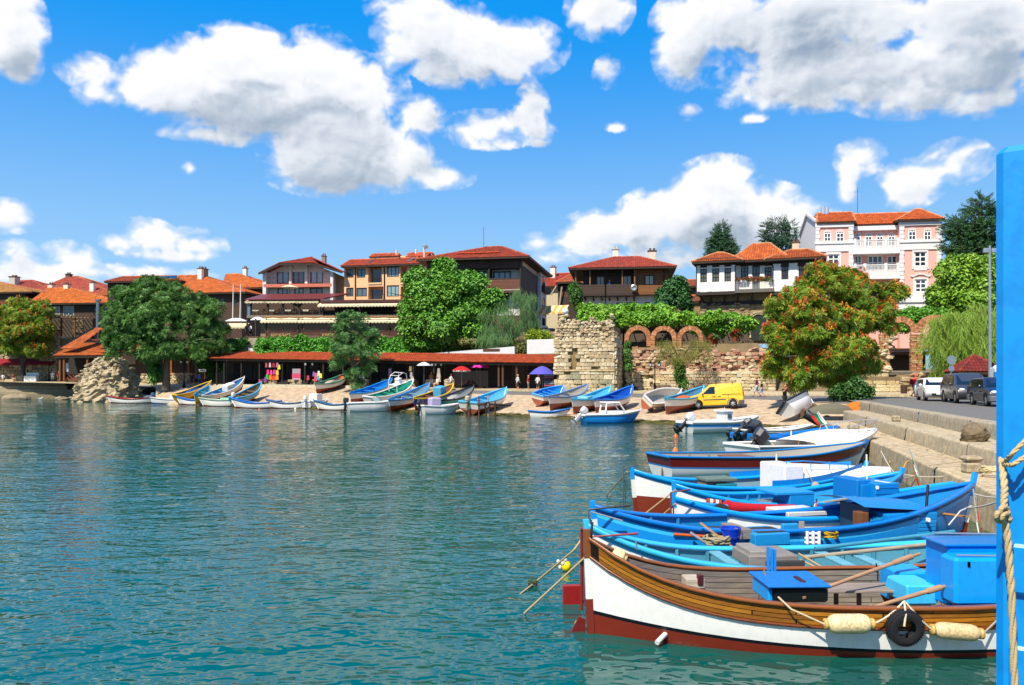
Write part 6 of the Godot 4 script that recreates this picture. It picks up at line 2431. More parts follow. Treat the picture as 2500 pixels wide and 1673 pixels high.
	fbox(q,1440,784,1840,787,-5.5,-5.2)
	part("beam",q,"wood",o)
	for k in 15:
		q = g("40352a")
		var x := lp(1446 + k * 27,784,0.2).x
		q.box(V(x,lp(1446,784,0.2).y,-5.8),V(x + 0.1,lp(1446,784,0.2).y + 0.1,0.6))
		part("rafter",q,"wood",o)
	for e in [[1736,1800],[1806,1880]]:   # trellis railing
		q = g("6a5238")
		var a := lp(e[0],838,1.6)
		var b := lp(e[1],852,1.6)
		q.box(V(a.x,a.y,1.55),V(b.x,a.y - 0.1,1.65))
		q.box(V(a.x,b.y,1.55),V(b.x,b.y + 0.1,1.65))
		for k in 5:
			var xa := lerpf(a.x,b.x,k / 5.0)
			var xb := lerpf(a.x,b.x,(k + 1) / 5.0)
			q.bar(V(xa,a.y,1.6),V(xb,b.y,1.6),0.04,0.04)
			q.bar(V(xa,b.y,1.6),V(xb,a.y,1.6),0.04,0.04)
		part("trellis",q,"wood",o)
	for e in [["terracotta planter on the vine terrace",1795,833,"b05a34"],["small red flower pot by the trellis",1742,845,"a84a2c"]]:
		var pt := thing("planter",e[0],"planter",at(e[1],e[2],84.0))
		q = g(e[3])
		q.lathe([Vector2(0.0,0.0),Vector2(0.26,0.0),Vector2(0.36,0.5),Vector2(0.4,0.52),Vector2(0.4,0.6),Vector2(0.33,0.6),Vector2(0.3,0.5),Vector2(0,0.5)],12)
		part("pot",q,"tile",pt)
		var xf := []
		var cl := []
		for i in 24:
			xf.append(Transform3D(Basis.from_euler(V(0,rng.randf() * TAU,0)),V(rng.randfn(0,0.25),0.6 + rng.randf() * 0.5,rng.randfn(0,0.25))))
			cl.append(hx(["3a5a20","c02818","4a6a28"][i % 3]))
		scatter("flowers",pt,"broad",xf,cl)
	o = facade("ruined_arches","tall ruined brick arches over rubble, right of the orange tree","ruin",2110,76,2420,74.5,1.6)
	first = 0
	var ys := lp(2205,820,0.0).y
	for e in [[2205,2171,2222.5],[2283,2251,2310]]:
		var c := lp((e[1] + e[2]) / 2,812,0.0)
		var ri: float = (lp(e[2],812,0).x - lp(e[1],812,0).x) / 2
		first = brick_arch(o,c,ri,ri + 0.55,0.6,30,red,first)
	for e in [[2147,2170,905],[2223,2250,906],[2312,2334,906]]:
		var a := lp(e[0],812,0.0)
		var b := lp(e[1],e[2],0.0)
		var rows := int((a.y - b.y) / 0.17)
		for k in rows:
			for j in 2:
				q = g(vary(hx(red[(k + j) % 4] if k % 6 < 4 else "c8a878"),0.14))
				var xa := lerpf(a.x,b.x,j / 2.0) + (0.02 if j else 0.0)
				var jt := rng.randf_range(-0.04,0.04)
				q.cbox(V(xa + jt,b.y + k * 0.17,-0.3),V(xa + (b.x - a.x) / 2 - 0.03 + jt,b.y + k * 0.17 + 0.145,0.3 + jt),0.012)
				if first < 300:
					piece("brick",first,q.mesh(),"stone",o,Transform3D())
					first += 1
	fp(o,"plank_wall","4a3524","wood_up",2160,866,2260,905,-4.0,-3.0)
	fp(o,"terrace_beam","6a4a30","wood",2110,858,2300,866,-3.2,-2.4)
	n = 0
	for i in 150:   # a heap of rubble left of the pier
		var x := rng.randf_range(2098,2180)
		var hgt := clampf(1.0 - (2172 - x) / 76.0,0.05,1.0) * 3.6
		var p := lp(x,930,0.2)
		var y := rng.randf() * hgt
		var sz := rng.randf_range(0.2,0.5)
		piece("stone",n,tinted(stone_mesh[7 + i % 6],hx(pale[i % 6])),"stone",o,Transform3D(Basis.from_euler(V(rng.randf(),rng.randf() * 6,rng.randf())).scaled(V(sz * 1.5,sz * 0.8,sz)),V(p.x,lp(x,915,0.2).y + y,rng.randf_range(-0.8,0.5))))
		n += 1
	o = facade("ashlar_steps","stepped courses of large pale blocks at the road, right","wall",2098,73.5,2330,72,1.6)
	n = 0
	for k in 5:
		n = courses(o,Transform3D(Basis(),V(0,0,-k * 0.42)),lp(2098,930,0).x,lp([2205,2205,2200,2188,2180][k],930,0).x,lp(2150,957 - k * 9.0,0).y,lp(2150,949.5 - k * 9.0,0).y,Vector2(0.3,0.34),Vector2(0.8,1.5),["d6c190","c8b07e","decb9e"],n,0.8,0.0,func(x,y): return true)
	n = courses(o,Transform3D(Basis(),V(0,0,-0.3)),lp(2206,930,0).x,lp(2420,930,0).x,0.1,lp(2205,912,0).y,Vector2(0.28,0.5),Vector2(0.4,0.9),["c8b08a","b59a70","a8906c","bf8f6c"],n,0.6,0.65,func(x,y): return y < 2.0 + nf.get_noise_2d(x * 2,1.0) * 1.4)
	q = g("8a7658")
	q.box(V(0,0,-3),V(lp(2420,930,0).x,1.6,-0.6))
	part("core",q,"rock",o)
	for e in [["long white wall above the shop roof with a brown slot",1036,100,1256,96,848,870],["white wall block left of the ruined tower, above the shop roof",1286,96,1356,94,830,860]]:
		o = facade("white_wall",e[0],"wall",e[1],e[2],e[3],e[4],2.0)
		q = g("cfd0d2")
		var a := lp(e[1],e[5],0)
		var b := lp(e[3],e[6] + 4,0)
		if e[1] == 1036:
			q.hexa([V(0,b.y + 0.6,0),V(b.x,b.y,0),V(b.x,b.y,-0.4),V(0,b.y + 0.6,-0.4),V(0,a.y - 0.9,0),V(b.x,lp(e[3],846,0).y,0),V(b.x,lp(e[3],846,0).y,-0.4),V(0,a.y - 0.9,-0.4)])
		else:
			q.cbox(V(0,b.y,-0.4),V(b.x,a.y,0),0.04)
		part("wall",q,"plaster",o)
		if e[1] == 1036:
			fp(o,"slot","5a3a24","wood",1179,852,1220,858,0.0,0.04)

func left_quarter() -> void:
	rng.seed = 540
	var o := facade("stone_restaurant","stone walled restaurant with a rough pergola and railing, far left","building",98,135,220,133,2.6)
	var q := g()
	fp(o,"core","8f7d5e","rock",98,828,186,900,-6.0,-0.16)
	var n := courses(o,Transform3D(),lp(98,850,0).x,lp(146,850,0).x,lp(0,930,0).y,lp(0,826,0).y,Vector2(0.3,0.45),Vector2(0.35,0.7),["c9b68e","b5a078","d4c49e","a08c66"],0,0.3,0.6,func(x,y): return true)
	n = courses(o,Transform3D(Basis(),V(0,0,-2.0)),lp(180,800,-2).x,lp(204,800,-2).x,lp(180,824,-2).y,lp(180,783,-2).y,Vector2(0.3,0.4),Vector2(0.3,0.6),["7a6a54","8a7860","6a5c48"],n,0.3,0.6,func(x,y): return true)
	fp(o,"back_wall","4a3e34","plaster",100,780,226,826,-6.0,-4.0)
	fp(o,"floor","d0c2a4","concrete",96,822,148,826,-5.0,0.2)
	for x in [103,147,180]:
		fp(o,"post","6a4a2c","wood_up",x,775,x + 3,824,-0.2,0.0)
	for k in 14:
		p_tube(o,"pole",vary(hx("7a6244"),0.2),"wood",[lp(100 + k * 9,773,0.4),lp(106 + k * 9,770,-3.5)],0.09,6)
	p_tube(o,"beam","7a6040","wood",[lp(98,774,0.1),lp(218,777,0.1)],0.12,6)
	q = g("5a3e28")
	fbox(q,106,806,146,808,-0.15,-0.05)
	for k in 16: fbox(q,107 + k * 2.5,808,108 + k * 2.5,822,-0.13,-0.07)
	part("railing",q,"wood",o)
	o = facade("tiled_portico","low orange tiled portico on timber posts at the head of steps","portico",132,129,270,126,2.5)
	q = g()
	var y0: float = lp(128,869,1.5).y
	tiles(q,[V(lp(128,869,1.5).x,y0,1.5),V(lp(272,869,1.5).x,y0,1.5),V(lp(285,840,-4).x,y0 + 2.2,-4),V(lp(182,840,-4).x,y0 + 2.2,-4)],hx("c8682a"),0.25,0.36,0.08)
	var a := lp(146,852,1.0)
	var b := lp(182,852,1.0)
	var c := lp(252,800,-3.0)
	tiles(q,[a,b,c,c + V(-1.6,0,-0.2)],hx("c06228"),0.25,0.36,0.08)
	part("roof",q,"tile",o).set_meta("kind","stuff")
	q = g("4a5058")
	q.bar(a + V(-0.1,0.1,0),c + V(-1.7,0.1,0),0.25,0.2)
	part("flashing",q,"metal",o)
	q = g("2a1d16")
	q.box(V(lp(130,869,1.4).x,y0 - 0.35,1.2),V(lp(272,869,1.4).x,y0 - 0.05,1.4))
	part("beam",q,"wood",o)
	for x in [143,153,210]:
		fp(o,"post","7a4a24","wood_up",x,872,x + 4,930,0.9,1.15)
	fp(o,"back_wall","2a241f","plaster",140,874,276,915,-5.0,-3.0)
	for k in 4:
		fp(o,"step","7a4632","tile",158 + k * 3,926 - k * 4,208,930 - k * 4,-1.0 - k * 0.4,0.6 - k * 0.4)
	fp(o,"menu_board","d6dde2","paint",159,887,166,908,0.0,0.1)
	q = g("8a9298")   # steel flue
	q.tube([at(237,838,131),at(239,735,131)],0.27,10)
	q.tube([at(239,735,131),at(239,731,131)],0.5,10)
	solo("steel_flue",q,"metal","tall grey steel flue rising from the low orange roofs","flue")
	o = facade("orange_lean_to","orange tiled roofs of the garden restaurant behind the big left tree","roof",225,128,480,113,2.6)
	q = g()
	for e in [[228,862,352,858,250,836],[352,868,490,866,380,846],[225,832,286,830,240,824]]:
		var z := 0.6
		var p0 := lp(e[0],e[1],z)
		var p1 := lp(e[2],e[3],z)
		var t := lp(e[4],e[5],-4.0)
		tiles(q,[p0,V(p1.x,p0.y,z),V(p1.x - 0.5,t.y,-4),V(p0.x + 1.0,t.y,-4)],hx("cc6428"),0.26,0.4,0.08)
	part("roof",q,"tile",o).set_meta("kind","stuff")
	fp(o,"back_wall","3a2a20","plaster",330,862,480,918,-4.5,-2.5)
	for x in [414,457,476]:
		fp(o,"post","8a5224","wood_up",x,866,x + 5,930,-0.1,0.2)
	q = g("b89468")
	fbox(q,406,911,464,915,-0.3,0.5)
	fbox(q,345,912,372,915,-0.3,0.5)
	part("wall_cap",q,"wood",o)
	n = courses(o,Transform3D(Basis(),V(0,0,0.3)),lp(406,920,0.3).x,lp(464,920,0.3).x,lp(406,934,0.3).y,lp(406,915,0.3).y,Vector2(0.25,0.35),Vector2(0.3,0.5),["c9b890","b0a07c","d6c8a4"],0,0.3,0.7,func(x,y): return true)
	courses(o,Transform3D(Basis(),V(0,0,0.3)),lp(345,920,0.3).x,lp(372,920,0.3).x,lp(345,934,0.3).y,lp(345,915,0.3).y,Vector2(0.25,0.35),Vector2(0.3,0.5),["c9b890","b0a07c","d6c8a4"],n,0.3,0.7,func(x,y): return true)
	o = facade("cafe_wall","rough stone cafe wall behind the red awning, far left","wall",-60,137,142,135.5,2.6)
	fp(o,"core","8a7a5e","rock",-60,840,142,935,-3.0,-0.16)
	courses(o,Transform3D(),0,lp(142,900,0).x,lp(0,932,0).y,lp(0,850,0).y,Vector2(0.4,0.6),Vector2(0.5,1.0),["bfae88","a39270","cdbf9a","8f8064"],0,0.3,0.6,func(x,y): return true)
	awning("dark red cafe awning at the far left, left half",-40,880,44,892,1.8,"8a1420")
	awning("dark red cafe awning at the far left, right half",46,879,128,891,1.8,"8a1420")
	q = g("c4b292")
	var rc := on(262,109.0)
	var rows := []
	for i in 29:
		var e := -0.15 + 1.65 * i / 28.0
		var ring := PackedVector3Array()
		for s in 56:
			var an := -TAU * s / 56
			var k := 1.0 + nf3(cos(an) * 2,e * 3,sin(an) * 2) * 0.35
			var hgt := sin(e) * 6.2
			ring.append(V(cos(an) * cos(e) * 4.0 * k + 0.3 * hgt * 0.16,hgt * (1.0 + nf3(cos(an),e * 2,5) * 0.15) - 0.3,sin(an) * cos(e) * 3.2 * k))
		rows.append(ring)
	q.grid(rows,true)
	warp(q,0.14,44)
	o = thing("shore_rock","big tilted conglomerate rock on the shore beside the left tree","rock",rc)
	part("rock",q,"rock",o)
	n = 0
	for i in 260:   # cobbles set in it
		var an := rng.randf() * TAU
		var e := rng.randf_range(0.0,1.3)
		var hgt := sin(e) * 6.2
		var p := V(cos(an) * cos(e) * 4.0 + 0.05 * hgt,hgt - 0.3,sin(an) * cos(e) * 3.2)
		if p.z < -1.0: continue
		var k := 1.0 + nf3(cos(an) * 2,e * 3,-sin(an) * 2) * 0.3
		p *= V(k,1,k) * 1.1
		var s := rng.randf_range(0.18,0.5)
		piece("cobble",n,tinted(stone_mesh[7 + i % 6],hx(["d2c4a2","b4a486","dccfae","a09278"][i % 4])),"stone",o,Transform3D(Basis.from_euler(V(rng.randf(),rng.randf() * 6,rng.randf())).scaled(V(s * 1.4,s * 0.7,s)),p))
		n += 1
	for e in [[38,968,122.0,2.2,"long pale rock in the shallows by the left steps"],[200,972,116.0,1.6,"low rock at the water's edge below the big rock"],[150,974,121.0,1.0,"small flat rock just off the steps"],[300,976,106.0,1.5,"low wet rock right of the big rock"],[345,972,103.0,1.2,"small rock near the white and red boat"]]:
		q = g("a2937a")
		q.ball(Vector3.ZERO,V(e[3],e[3] * 0.32,e[3] * 0.6),12,8)
		warp(q,0.12,int(e[0]))
		var p := at(e[0],e[1],e[2])
		solo("shore_stone",q,"rock",e[4],"rock",V(p.x,0.1,p.z))

func nf3(x: float,y: float,z: float) -> float:
	return fn.get_noise_3d(x * 22.0,y * 22.0,z * 22.0)
# ---------------------------------------------------------------- boats drawn up on the slipway and lying along it
# c: upper side,stripe,bottom,gunwale,inside; the stern at column px0 and distance d0,the bow at column px1
func beached(label: String,px0: float,d0: float,px1: float,L: float,c: Array,o: Dictionary = {}) -> Node3D:
	var fl: bool = o.get("afloat",false)
	var p := {"L": L,"B": L * 0.3,"hs": 0.8,"hm": 0.55,"hb": 0.95,"shp": 2.0,"dr": 0.45,"rs": 0.2,"rb": 0.5,"floor": 0.0,"gun": c[3],"gw": 0.13,"gt": 0.08,"ins": c[4],"stem": c[3],"boot": 0.0,"body": c[0],"pb": 0.12,"afloat": fl,"thwarts": [0.3,0.5,0.7],"thwart": c[4],
		"bands": [["s",0.1,c[1]],["a",0.08,c[0],0.1],["k",0,c[2]]]}
	p.merge(o,true)
	var d1 := d0
	var x0 := onx(px0,d0)
	for i in 4: d1 = d0 + o.get("away",1.0) * sqrt(maxf(0.05,L * L - pow(onx(px1,d1) - x0,2.0)))
	var nd := boat(label,"motor_boat" if o.has("motor") else "fishing_boat",p,"boats drawn up on the slipway" if not fl else "boats lying along the slipway")
	var s := V(x0,0.0,-d0)
	var b := V(onx(px1,d1),0.0,-d1)
	if not fl:
		s.y = gy(s.x,d0) + p.dr + o.get("up",0.05)
		b.y = gy(b.x,d1) + p.dr + o.get("up",0.05) + o.get("nose",0.0) * 0.5
		for k in [0.3,0.72]:   # chocks under the keel
			var q := g("6a543c")
			q.cbox(V((k - 0.5) * L - 0.1,-p.dr - 0.3,-0.35),V((k - 0.5) * L + 0.1,-p.dr + 0.02,0.35),0.03)
			part("chock",q,"wood_up",nd)
	lay(nd,s,b,o.get("roll",0.0 if fl else 0.07))
	if o.has("motor"): outboard(nd,V(-L / 2 - 0.12,p.hs - 0.1,0.0),o.get("tilt",0.7),o.motor[0],o.motor[1],1.15)
	if o.has("box"):   # a small cabin or locker: from,to along the boat,height,colour
		var q := g(o.box[3])
		q.cbox(V(o.box[0],0.1,-0.45),V(o.box[1],o.box[2],0.45),0.06)
		part("cabin",q,"paint",nd)
	if o.has("heap"):
		var q := g(o.heap)
		q.ball(V(-0.2,p.hm - 0.12,0),V(0.8,0.22,0.5),10,6)
		warp(q,0.07,int(px0))
		part("net_heap",q,"cloth",nd)
	return nd

func shore_boats() -> void:
	rng.seed = 620
	var W := "dedcd6"
	var R := "8a3826"
	beached("yellow boat with dark blue cover, farthest left on the slipway",430,97,512,4.9,["d8a828","d8b030","c8a020","e0b838","1b4a8a"],{"tr": 0.7,"heap": "1a4a92","hb": 0.75})
	beached("small pale blue and yellow boat under the white cabin boat's stern",477,94,508,4.2,["d8b030","3a9ac8","d8b030","3a9ac8","5a9ab0"],{"hb": 0.8})
	beached("cream cabin boat with thin mast and brown bottom, left on the slipway",497,92.5,594,6.4,["d6cdbb","c8bca4","7a4030","d8d2c4","3a8ac0"],{"box": [0.2,1.6,1.0,"e0ddd6"],"hb": 1.1,"nose": 0.3})
	var o := beached("light blue boat with yellow bottom and square stern, engine beside it",572,88,634,5.4,["3f9cc4","58b0d4","c89a2a","4aa8d0","7a6a50"],{"tr": 0.75,"motor": ["d8d4c8","c0bcb0"],"tilt": 0.3,"nose": 0.45})
	o = beached("white boat with green rim and red bottom near the slender tree",772,91.5,843,5.8,[W,"2f7a66",R,"3a8a74","8a8a80"],{"heap": "b0a898"})
	beached("white boat with bright blue inside behind the green lined boat",857,83,952,6.6,[W,"1f86d0",R,"1f86d0","1480d0"],{"hb": 1.0})
	o = beached("white boat lined in sea green with a white tube arch over its bow",905,80,1004,6.6,[W,"d8d8d2",R,"e0e0dc","1f9a80"],{"tr": 0.8,"hb": 1.1,"B": 2.2})
	var q := g("e0e2e4")
	for z in [-0.5,0.5]: q.tube([V(0.3,0.5,z),V(0.3,1.6,z),V(0.7,2.1,z),V(1.4,2.3,z),V(2.0,2.1,z),V(2.1,0.9,z)],0.035,6)
	for x in [[0.7,2.1],[1.4,2.3],[0.35,1.2],[2.05,1.3]]: q.tube([V(x[0],x[1],-0.5),V(x[0],x[1],0.5)],0.03,6)
	q.cbox(V(0.3,1.15,-0.5),V(2.1,1.2,0.5),0.01)
	q.cbox(V(1.0,1.2,-0.3),V(1.5,1.75,0.3),0.04)
	part("tube_arch",q,"paint",o)
	beached("white boat with blue rim and long red bottom, left of the yellow rimmed boat",952,75.5,1043,6.6,[W,"2a86d4",R,"2a86d4","7a9cb0"],{"hb": 1.1})
	o = beached("dark blue boat with yellow rim and small pale blue cabin",1013,74.5,1101,6.4,["163f88","d8b41a",R,"e0bc1c","8a5a48"],{"box": [0.6,1.7,1.15,"4a9cc4"],"hb": 1.0})
	beached("teal boat with black rim, right of the yellow rimmed boat",1066,72,1151,6.2,["27a08e","1a1e20","9a7a68","181c1e","8a8e90"],{"heap": "a8a8a4","hb": 0.95})
	beached("white boat with light blue inside and an old outboard on its stern",1145,68.5,1230,6.2,[W,"58b4e0","a05a48","58b4e0","5ab0d8"],{"tr": 0.85,"B": 2.2,"motor": ["b8a888","8a7a60"],"tilt": 0.15})
	beached("small bright blue skiff with white outside, left end by the parasol",1312,70.5,1367,4.6,[W,"2f98e4","a8604a","2f98e4","2090e0"],{"tr": 0.7,"B": 1.7,"hb": 0.75,"hs": 0.6,"roll": 0.24})
	beached("weathered white boat with grey inside and net hanging over its side",1343,67,1428,6.0,["d6d2ca","3a4a66","7a3a2c","5a80b4","a8a49c"],{"hb": 1.0})
	beached("white boat with pale sky blue inside, between two others on the slipway",1400,64,1484,6.0,[W,"49b0dc","8a4032","49b0dc","58b8d8"],{"box": [-1.6,-0.8,0.75,"6ab4c8"],"hb": 1.0})
	beached("white boat with deep blue inside and high bow, centre of the slipway",1455,62.5,1537,6.2,[W,"2a62b0","8a4432","1f70c8","0f58b8"],{"hb": 1.1})
	beached("plain white dinghy tipped on its side beside the yellow van",1575,61.5,1642,4.8,["dcd8d0","dcd8d0","b4684a","e0dcd6","c8c2b8"],{"tr": 0.7,"hb": 0.8,"hs": 0.6,"roll": 0.75,"up": 0.25,"thwarts": []})
	beached("white boat with pale blue rim and orange nets, left of the yellow van",1626,60,1711,5.8,[W,"5ab4d4","8f4a3a","4aa8cc","4a8ab0"],{"heap": "c8642a","hb": 1.0})
	beached("white boat with red rim and small outboard, farthest left afloat",372,102,270,5.3,[W,"8a2a22","6a2622","a0302a","8a8078"],{"afloat": true,"away": 0.25,"motor": ["1c4a70","20242a"],"hm": 0.55,"hs": 0.8})
	beached("white motor boat with blue stripe, behind the red rimmed boat",388,99.5,452,4.4,["dadad8","e2e2e0","2a5a9a","e4e4e2","d0d0ce"],{"afloat": true,"tr": 0.85,"away": 0.2,"box": [-0.2,0.5,1.1,"e0e2e4"],"hb": 0.8})
	beached("white boat with blue rim, third in the left row afloat",504,95.5,450,3.9,[W,"2f6fc0","5a2a26","2f74c8","88a0b8"],{"afloat": true,"away": 0.2})
	beached("white boat with folded green cover, fourth in the left row afloat",578,90,505,4.4,[W,"d8dad6","6a2a26","9fb8a8","a0a8a0"],{"afloat": true,"away": 0.2,"box": [-1.2,0.0,0.95,"86c4a4"],"hm": 0.7})
	beached("white boat with bright blue inside and bow post, fifth in the left row",672,84.5,585,4.9,[W,"2a68c0","6a2522","2f78d0","2a80d8"],{"afloat": true,"away": 0.2,"hb": 1.05})
	beached("plain white boat with thin blue rim behind the orange buoy",736,83.5,672,4.0,[W,"3a5a80","5f2624","4a6a90","b8b4ac"],{"afloat": true,"away": 0.2})
	o = beached("white cabin motor boats' nearest one with open wheelhouse",748,83,792,4.0,["dcdcda","e4e4e2","d8d8d6","e4e4e2","d0ccc4"],{"afloat": true,"tr": 0.85,"away": 1.0,"motor": ["e4e4e4","e0e0e0"],"tilt": 0.1,"box": [-0.6,0.7,1.5,"e2e2e2"],"hb": 0.9})
	beached("white boat with blue inside beside the white speedboat",852,79,785,3.5,[W,"2a5a70","5f2624","2a6a98","2a8ad4"],{"afloat": true,"away": 0.3})
	o = beached("white speedboat with glass screen and large black outboard",868,75.5,949,4.4,["dededc","e6e6e4","d8d6d0","e6e6e4","cfcac0"],{"afloat": true,"tr": 0.88,"away": 0.35,"motor": ["16181c","1a1c20"],"tilt": 0.1,"hm": 0.85,"hs": 0.8,"hb": 1.1,"B": 1.8})
	q = g("8aa4a0")
	q.grid([PV([V(0.1,0.9,0.7),V(0.75,0.95,0.5),V(0.95,0.95,0),V(0.75,0.95,-0.5),V(0.1,0.9,-0.7)]),PV([V(-0.15,1.25,0.6),V(0.35,1.3,0.42),V(0.5,1.3,0),V(0.35,1.3,-0.42),V(-0.15,1.25,-0.6)])])
	part("windscreen",q,"glass",o)
	o = beached("white speedboat with a lilac covered seat and black outboard",1038,69.5,1104,3.0,["dededc","e6e6e4","d8d8d6","e6e6e4","d0d0d0"],{"afloat": true,"tr": 0.88,"away": 0.6,"motor": ["1a1c22","16181c"],"tilt": 0.15,"hm": 0.7,"hb": 0.9,"B": 1.7})
	p_cbox(o,"seat_cover","b4acd0","cloth",V(-0.9,0.5,-0.4),V(0.1,1.45,0.4),0.12)
	beached("small open blue and white skiff floating below the slipway",1298,64,1374,2.6,["dcdcd8","2a6ab4","d8d8d4","2a70c0","6a7a84"],{"afloat": true,"tr": 0.8,"away": 0.2,"hs": 0.55,"hm": 0.45,"hb": 0.7,"B": 1.1})
	o = beached("blue motor boat with white cabin frame and silver outboard",1432,55.5,1540,3.6,["1b7cc8","dedede","1668b0","e6e6e4","d4d4d2"],{"afloat": true,"tr": 0.88,"away": 0.5,"motor": ["b8bcc2","a8acb2"],"tilt": 0.75,"hm": 0.62,"hs": 0.6,"hb": 0.85,"B": 1.6,"thwarts": []})
	for z in [-0.55,0.55]:
		p_tube(o,"cabin_frame","e6e6e6","gloss",[V(-0.5,0.5,z),V(-0.35,1.35,z * 0.85),V(0.55,1.4,z * 0.85),V(1.1,0.6,z)],0.06,6)
	q = g("e6e6e6")
	q.cbox(V(-0.5,1.36,-0.52),V(0.65,1.46,0.52),0.05)
	q.cbox(V(-0.45,0.4,-0.5),V(0.9,0.85,0.5),0.06)
	part("cabin_roof",q,"gloss",o)
	for e in [[1065,941,"orange float",66,633,1003],[0,0,"white float",83,721,999],[0,0,"cream float",97,448,992]]:
		var by := thing("buoy",e[2] + " bobbing in front of the left row of boats","buoy",at(e[4],e[5],82.0 if e[2][0] == "o" else e[3]))
		p_ball(by,"float","d84a18" if e[2][0] == "o" else "e0dccc","gloss",Vector3.ZERO,V(0.13,0.26 if e[2][0] == "o" else 0.14,0.13),10,6)
	o = beached("grey boat lying tilted on a trailer under the orange tree",1924,51.5,1982,3.2,["7d8288","2c3036","dcdcda","2a2e34","3a3e44"],{"roll": -0.9,"up": 0.3,"B": 1.3,"hb": 0.75,"hm": 0.45,"hs": 0.5,"tr": 0.8,"thwarts": []})
	o = thing("boat_trailer","covered boat on a road trailer under the orange tree, orange sheet at its end","trailer",on(2035,47.5),0.15)
	q = g("6d6a58")
	var rows := []
	for i in 13:
		var s := i / 12.0
		var w := 0.75 * pow(sin(PI * clampf(s,0.03,0.97)),0.5)
		var r := PackedVector3Array()
		for j in 9: r.append(V(-1.7 + 3.2 * s,0.75 + sin(PI * j / 8.0) * w * 0.8,cos(PI * j / 8.0) * w))
		rows.append(r)
	rows.reverse()
	q.grid(rows)
	part("cover",q,"cloth",o)
	p_tube(o,"hull","24282e","paint",[V(-1.7,0.75,0.0),V(-1.2,0.35,0.45),V(0.8,0.35,0.6),V(1.4,0.7,0.2)],0.3,8)
	q = g("d0701e")
	q.ball(V(1.45,0.9,0.15),V(0.85,0.5,0.7),9,6)
	warp(q,0.16,8)
	part("orange_sheet",q,"cloth",o)
	for s in [0.7,-0.7]:
		q = g("1a1a1c")
		q.m = Transform3D(Basis(Vector3.RIGHT,PI / 2),V(0,0.32,s))
		q.lathe([Vector2(0.12,-0.08),Vector2(0.3,-0.09),Vector2(0.32,0),Vector2(0.3,0.09),Vector2(0.12,0.08)],16)
		part("wheel",q,"rubber",o)
	o = thing("stake_jetty","rough little jetty of stakes and a pole with a tyre, at the slipway edge","jetty",Vector3.ZERO)
	for e in [[1169,968,1022,"7a3a30"],[1187,1000,1024,"3a3026"],[1192,965,1022,"a8a098"],[1209,980,1022,"40362a"]]:
		p_tube(o,"stake",e[3],"wood_up",[at(e[0],e[2],66.5),at(e[0],e[1],66.5)],0.06,6)
	p_tube(o,"pole","4a3c30","wood",[at(1166,988,66.4),at(1210,988,66.8),at(1246,990,68.5)],0.1,7)
	tyre("tyre hung on the rough stake jetty",at(1190,990,66.2),V(0,0,1),0.27,0.16,0.13)
	q = g("7f6f58")
	q.ball(Vector3.ZERO,V(0.46,0.3,0.36),16,11)
	warp(q,0.06,17)
	for i in q.v.size(): q.v[i].y = maxf(q.v[i].y,-0.2)
	o = solo("boulder",q,"rock","grey brown boulder resting on the quay ledge","boulder",at(2380,1046,22.8))
	o.position.y = 1.45
	o.rotation = V(0,0.6,0)
	for e in [[2372,1140,19.2,0.36,0.26],[2188,1016,33.5,0.3,0.24],[2084,1034,36.0,0.42,0.2]]:
		q = g("b8a88a")
		q.cbox(V(-e[3] / 2,0,-e[3] / 2),V(e[3] / 2,e[4],e[3] / 2),0.05)
		if e[0] == 2372: q.cbox(V(-0.2,e[4] + 0.02,-0.2),V(0.2,e[4] + 0.14,0.2),0.05)
		var p := at(e[0],e[1],e[2])
		solo("mooring_block",q,"concrete",{2372: "pale mooring block with capped top on the quay walkway",2188: "loose stone block on the upper quay ledge",2084: "square concrete block on the walkway's far part"}[int(e[0])],"block",V(p.x,0.8 if e[0] != 2188 else 1.27,p.z))
	solo("rope_bundle",coil("c2b183",0.2),"rope","bundle of old rope on the walkway beside the capped block","rope",at(2420,1150,18.4))
	for e in [[1060,1158,2300,1110,25],[2150,1062,2185,1052,31],[2215,1080,2225,1065,28],[2260,1085,2262,1062,25.0],[2300,1112,2311,1088,22.4]]:
		if e[0] == 1060: continue
		rope("frayed mooring line at the quay's ledge, %s" % {2150: "farthest of the row",2215: "second farthest of the row",2260: "third of the row",2300: "nearest of the row"}[int(e[0])],[at(e[0],e[1],e[4]),at(e[2],e[3],e[4] + 0.4)],0.014,"b09a78",0.05)

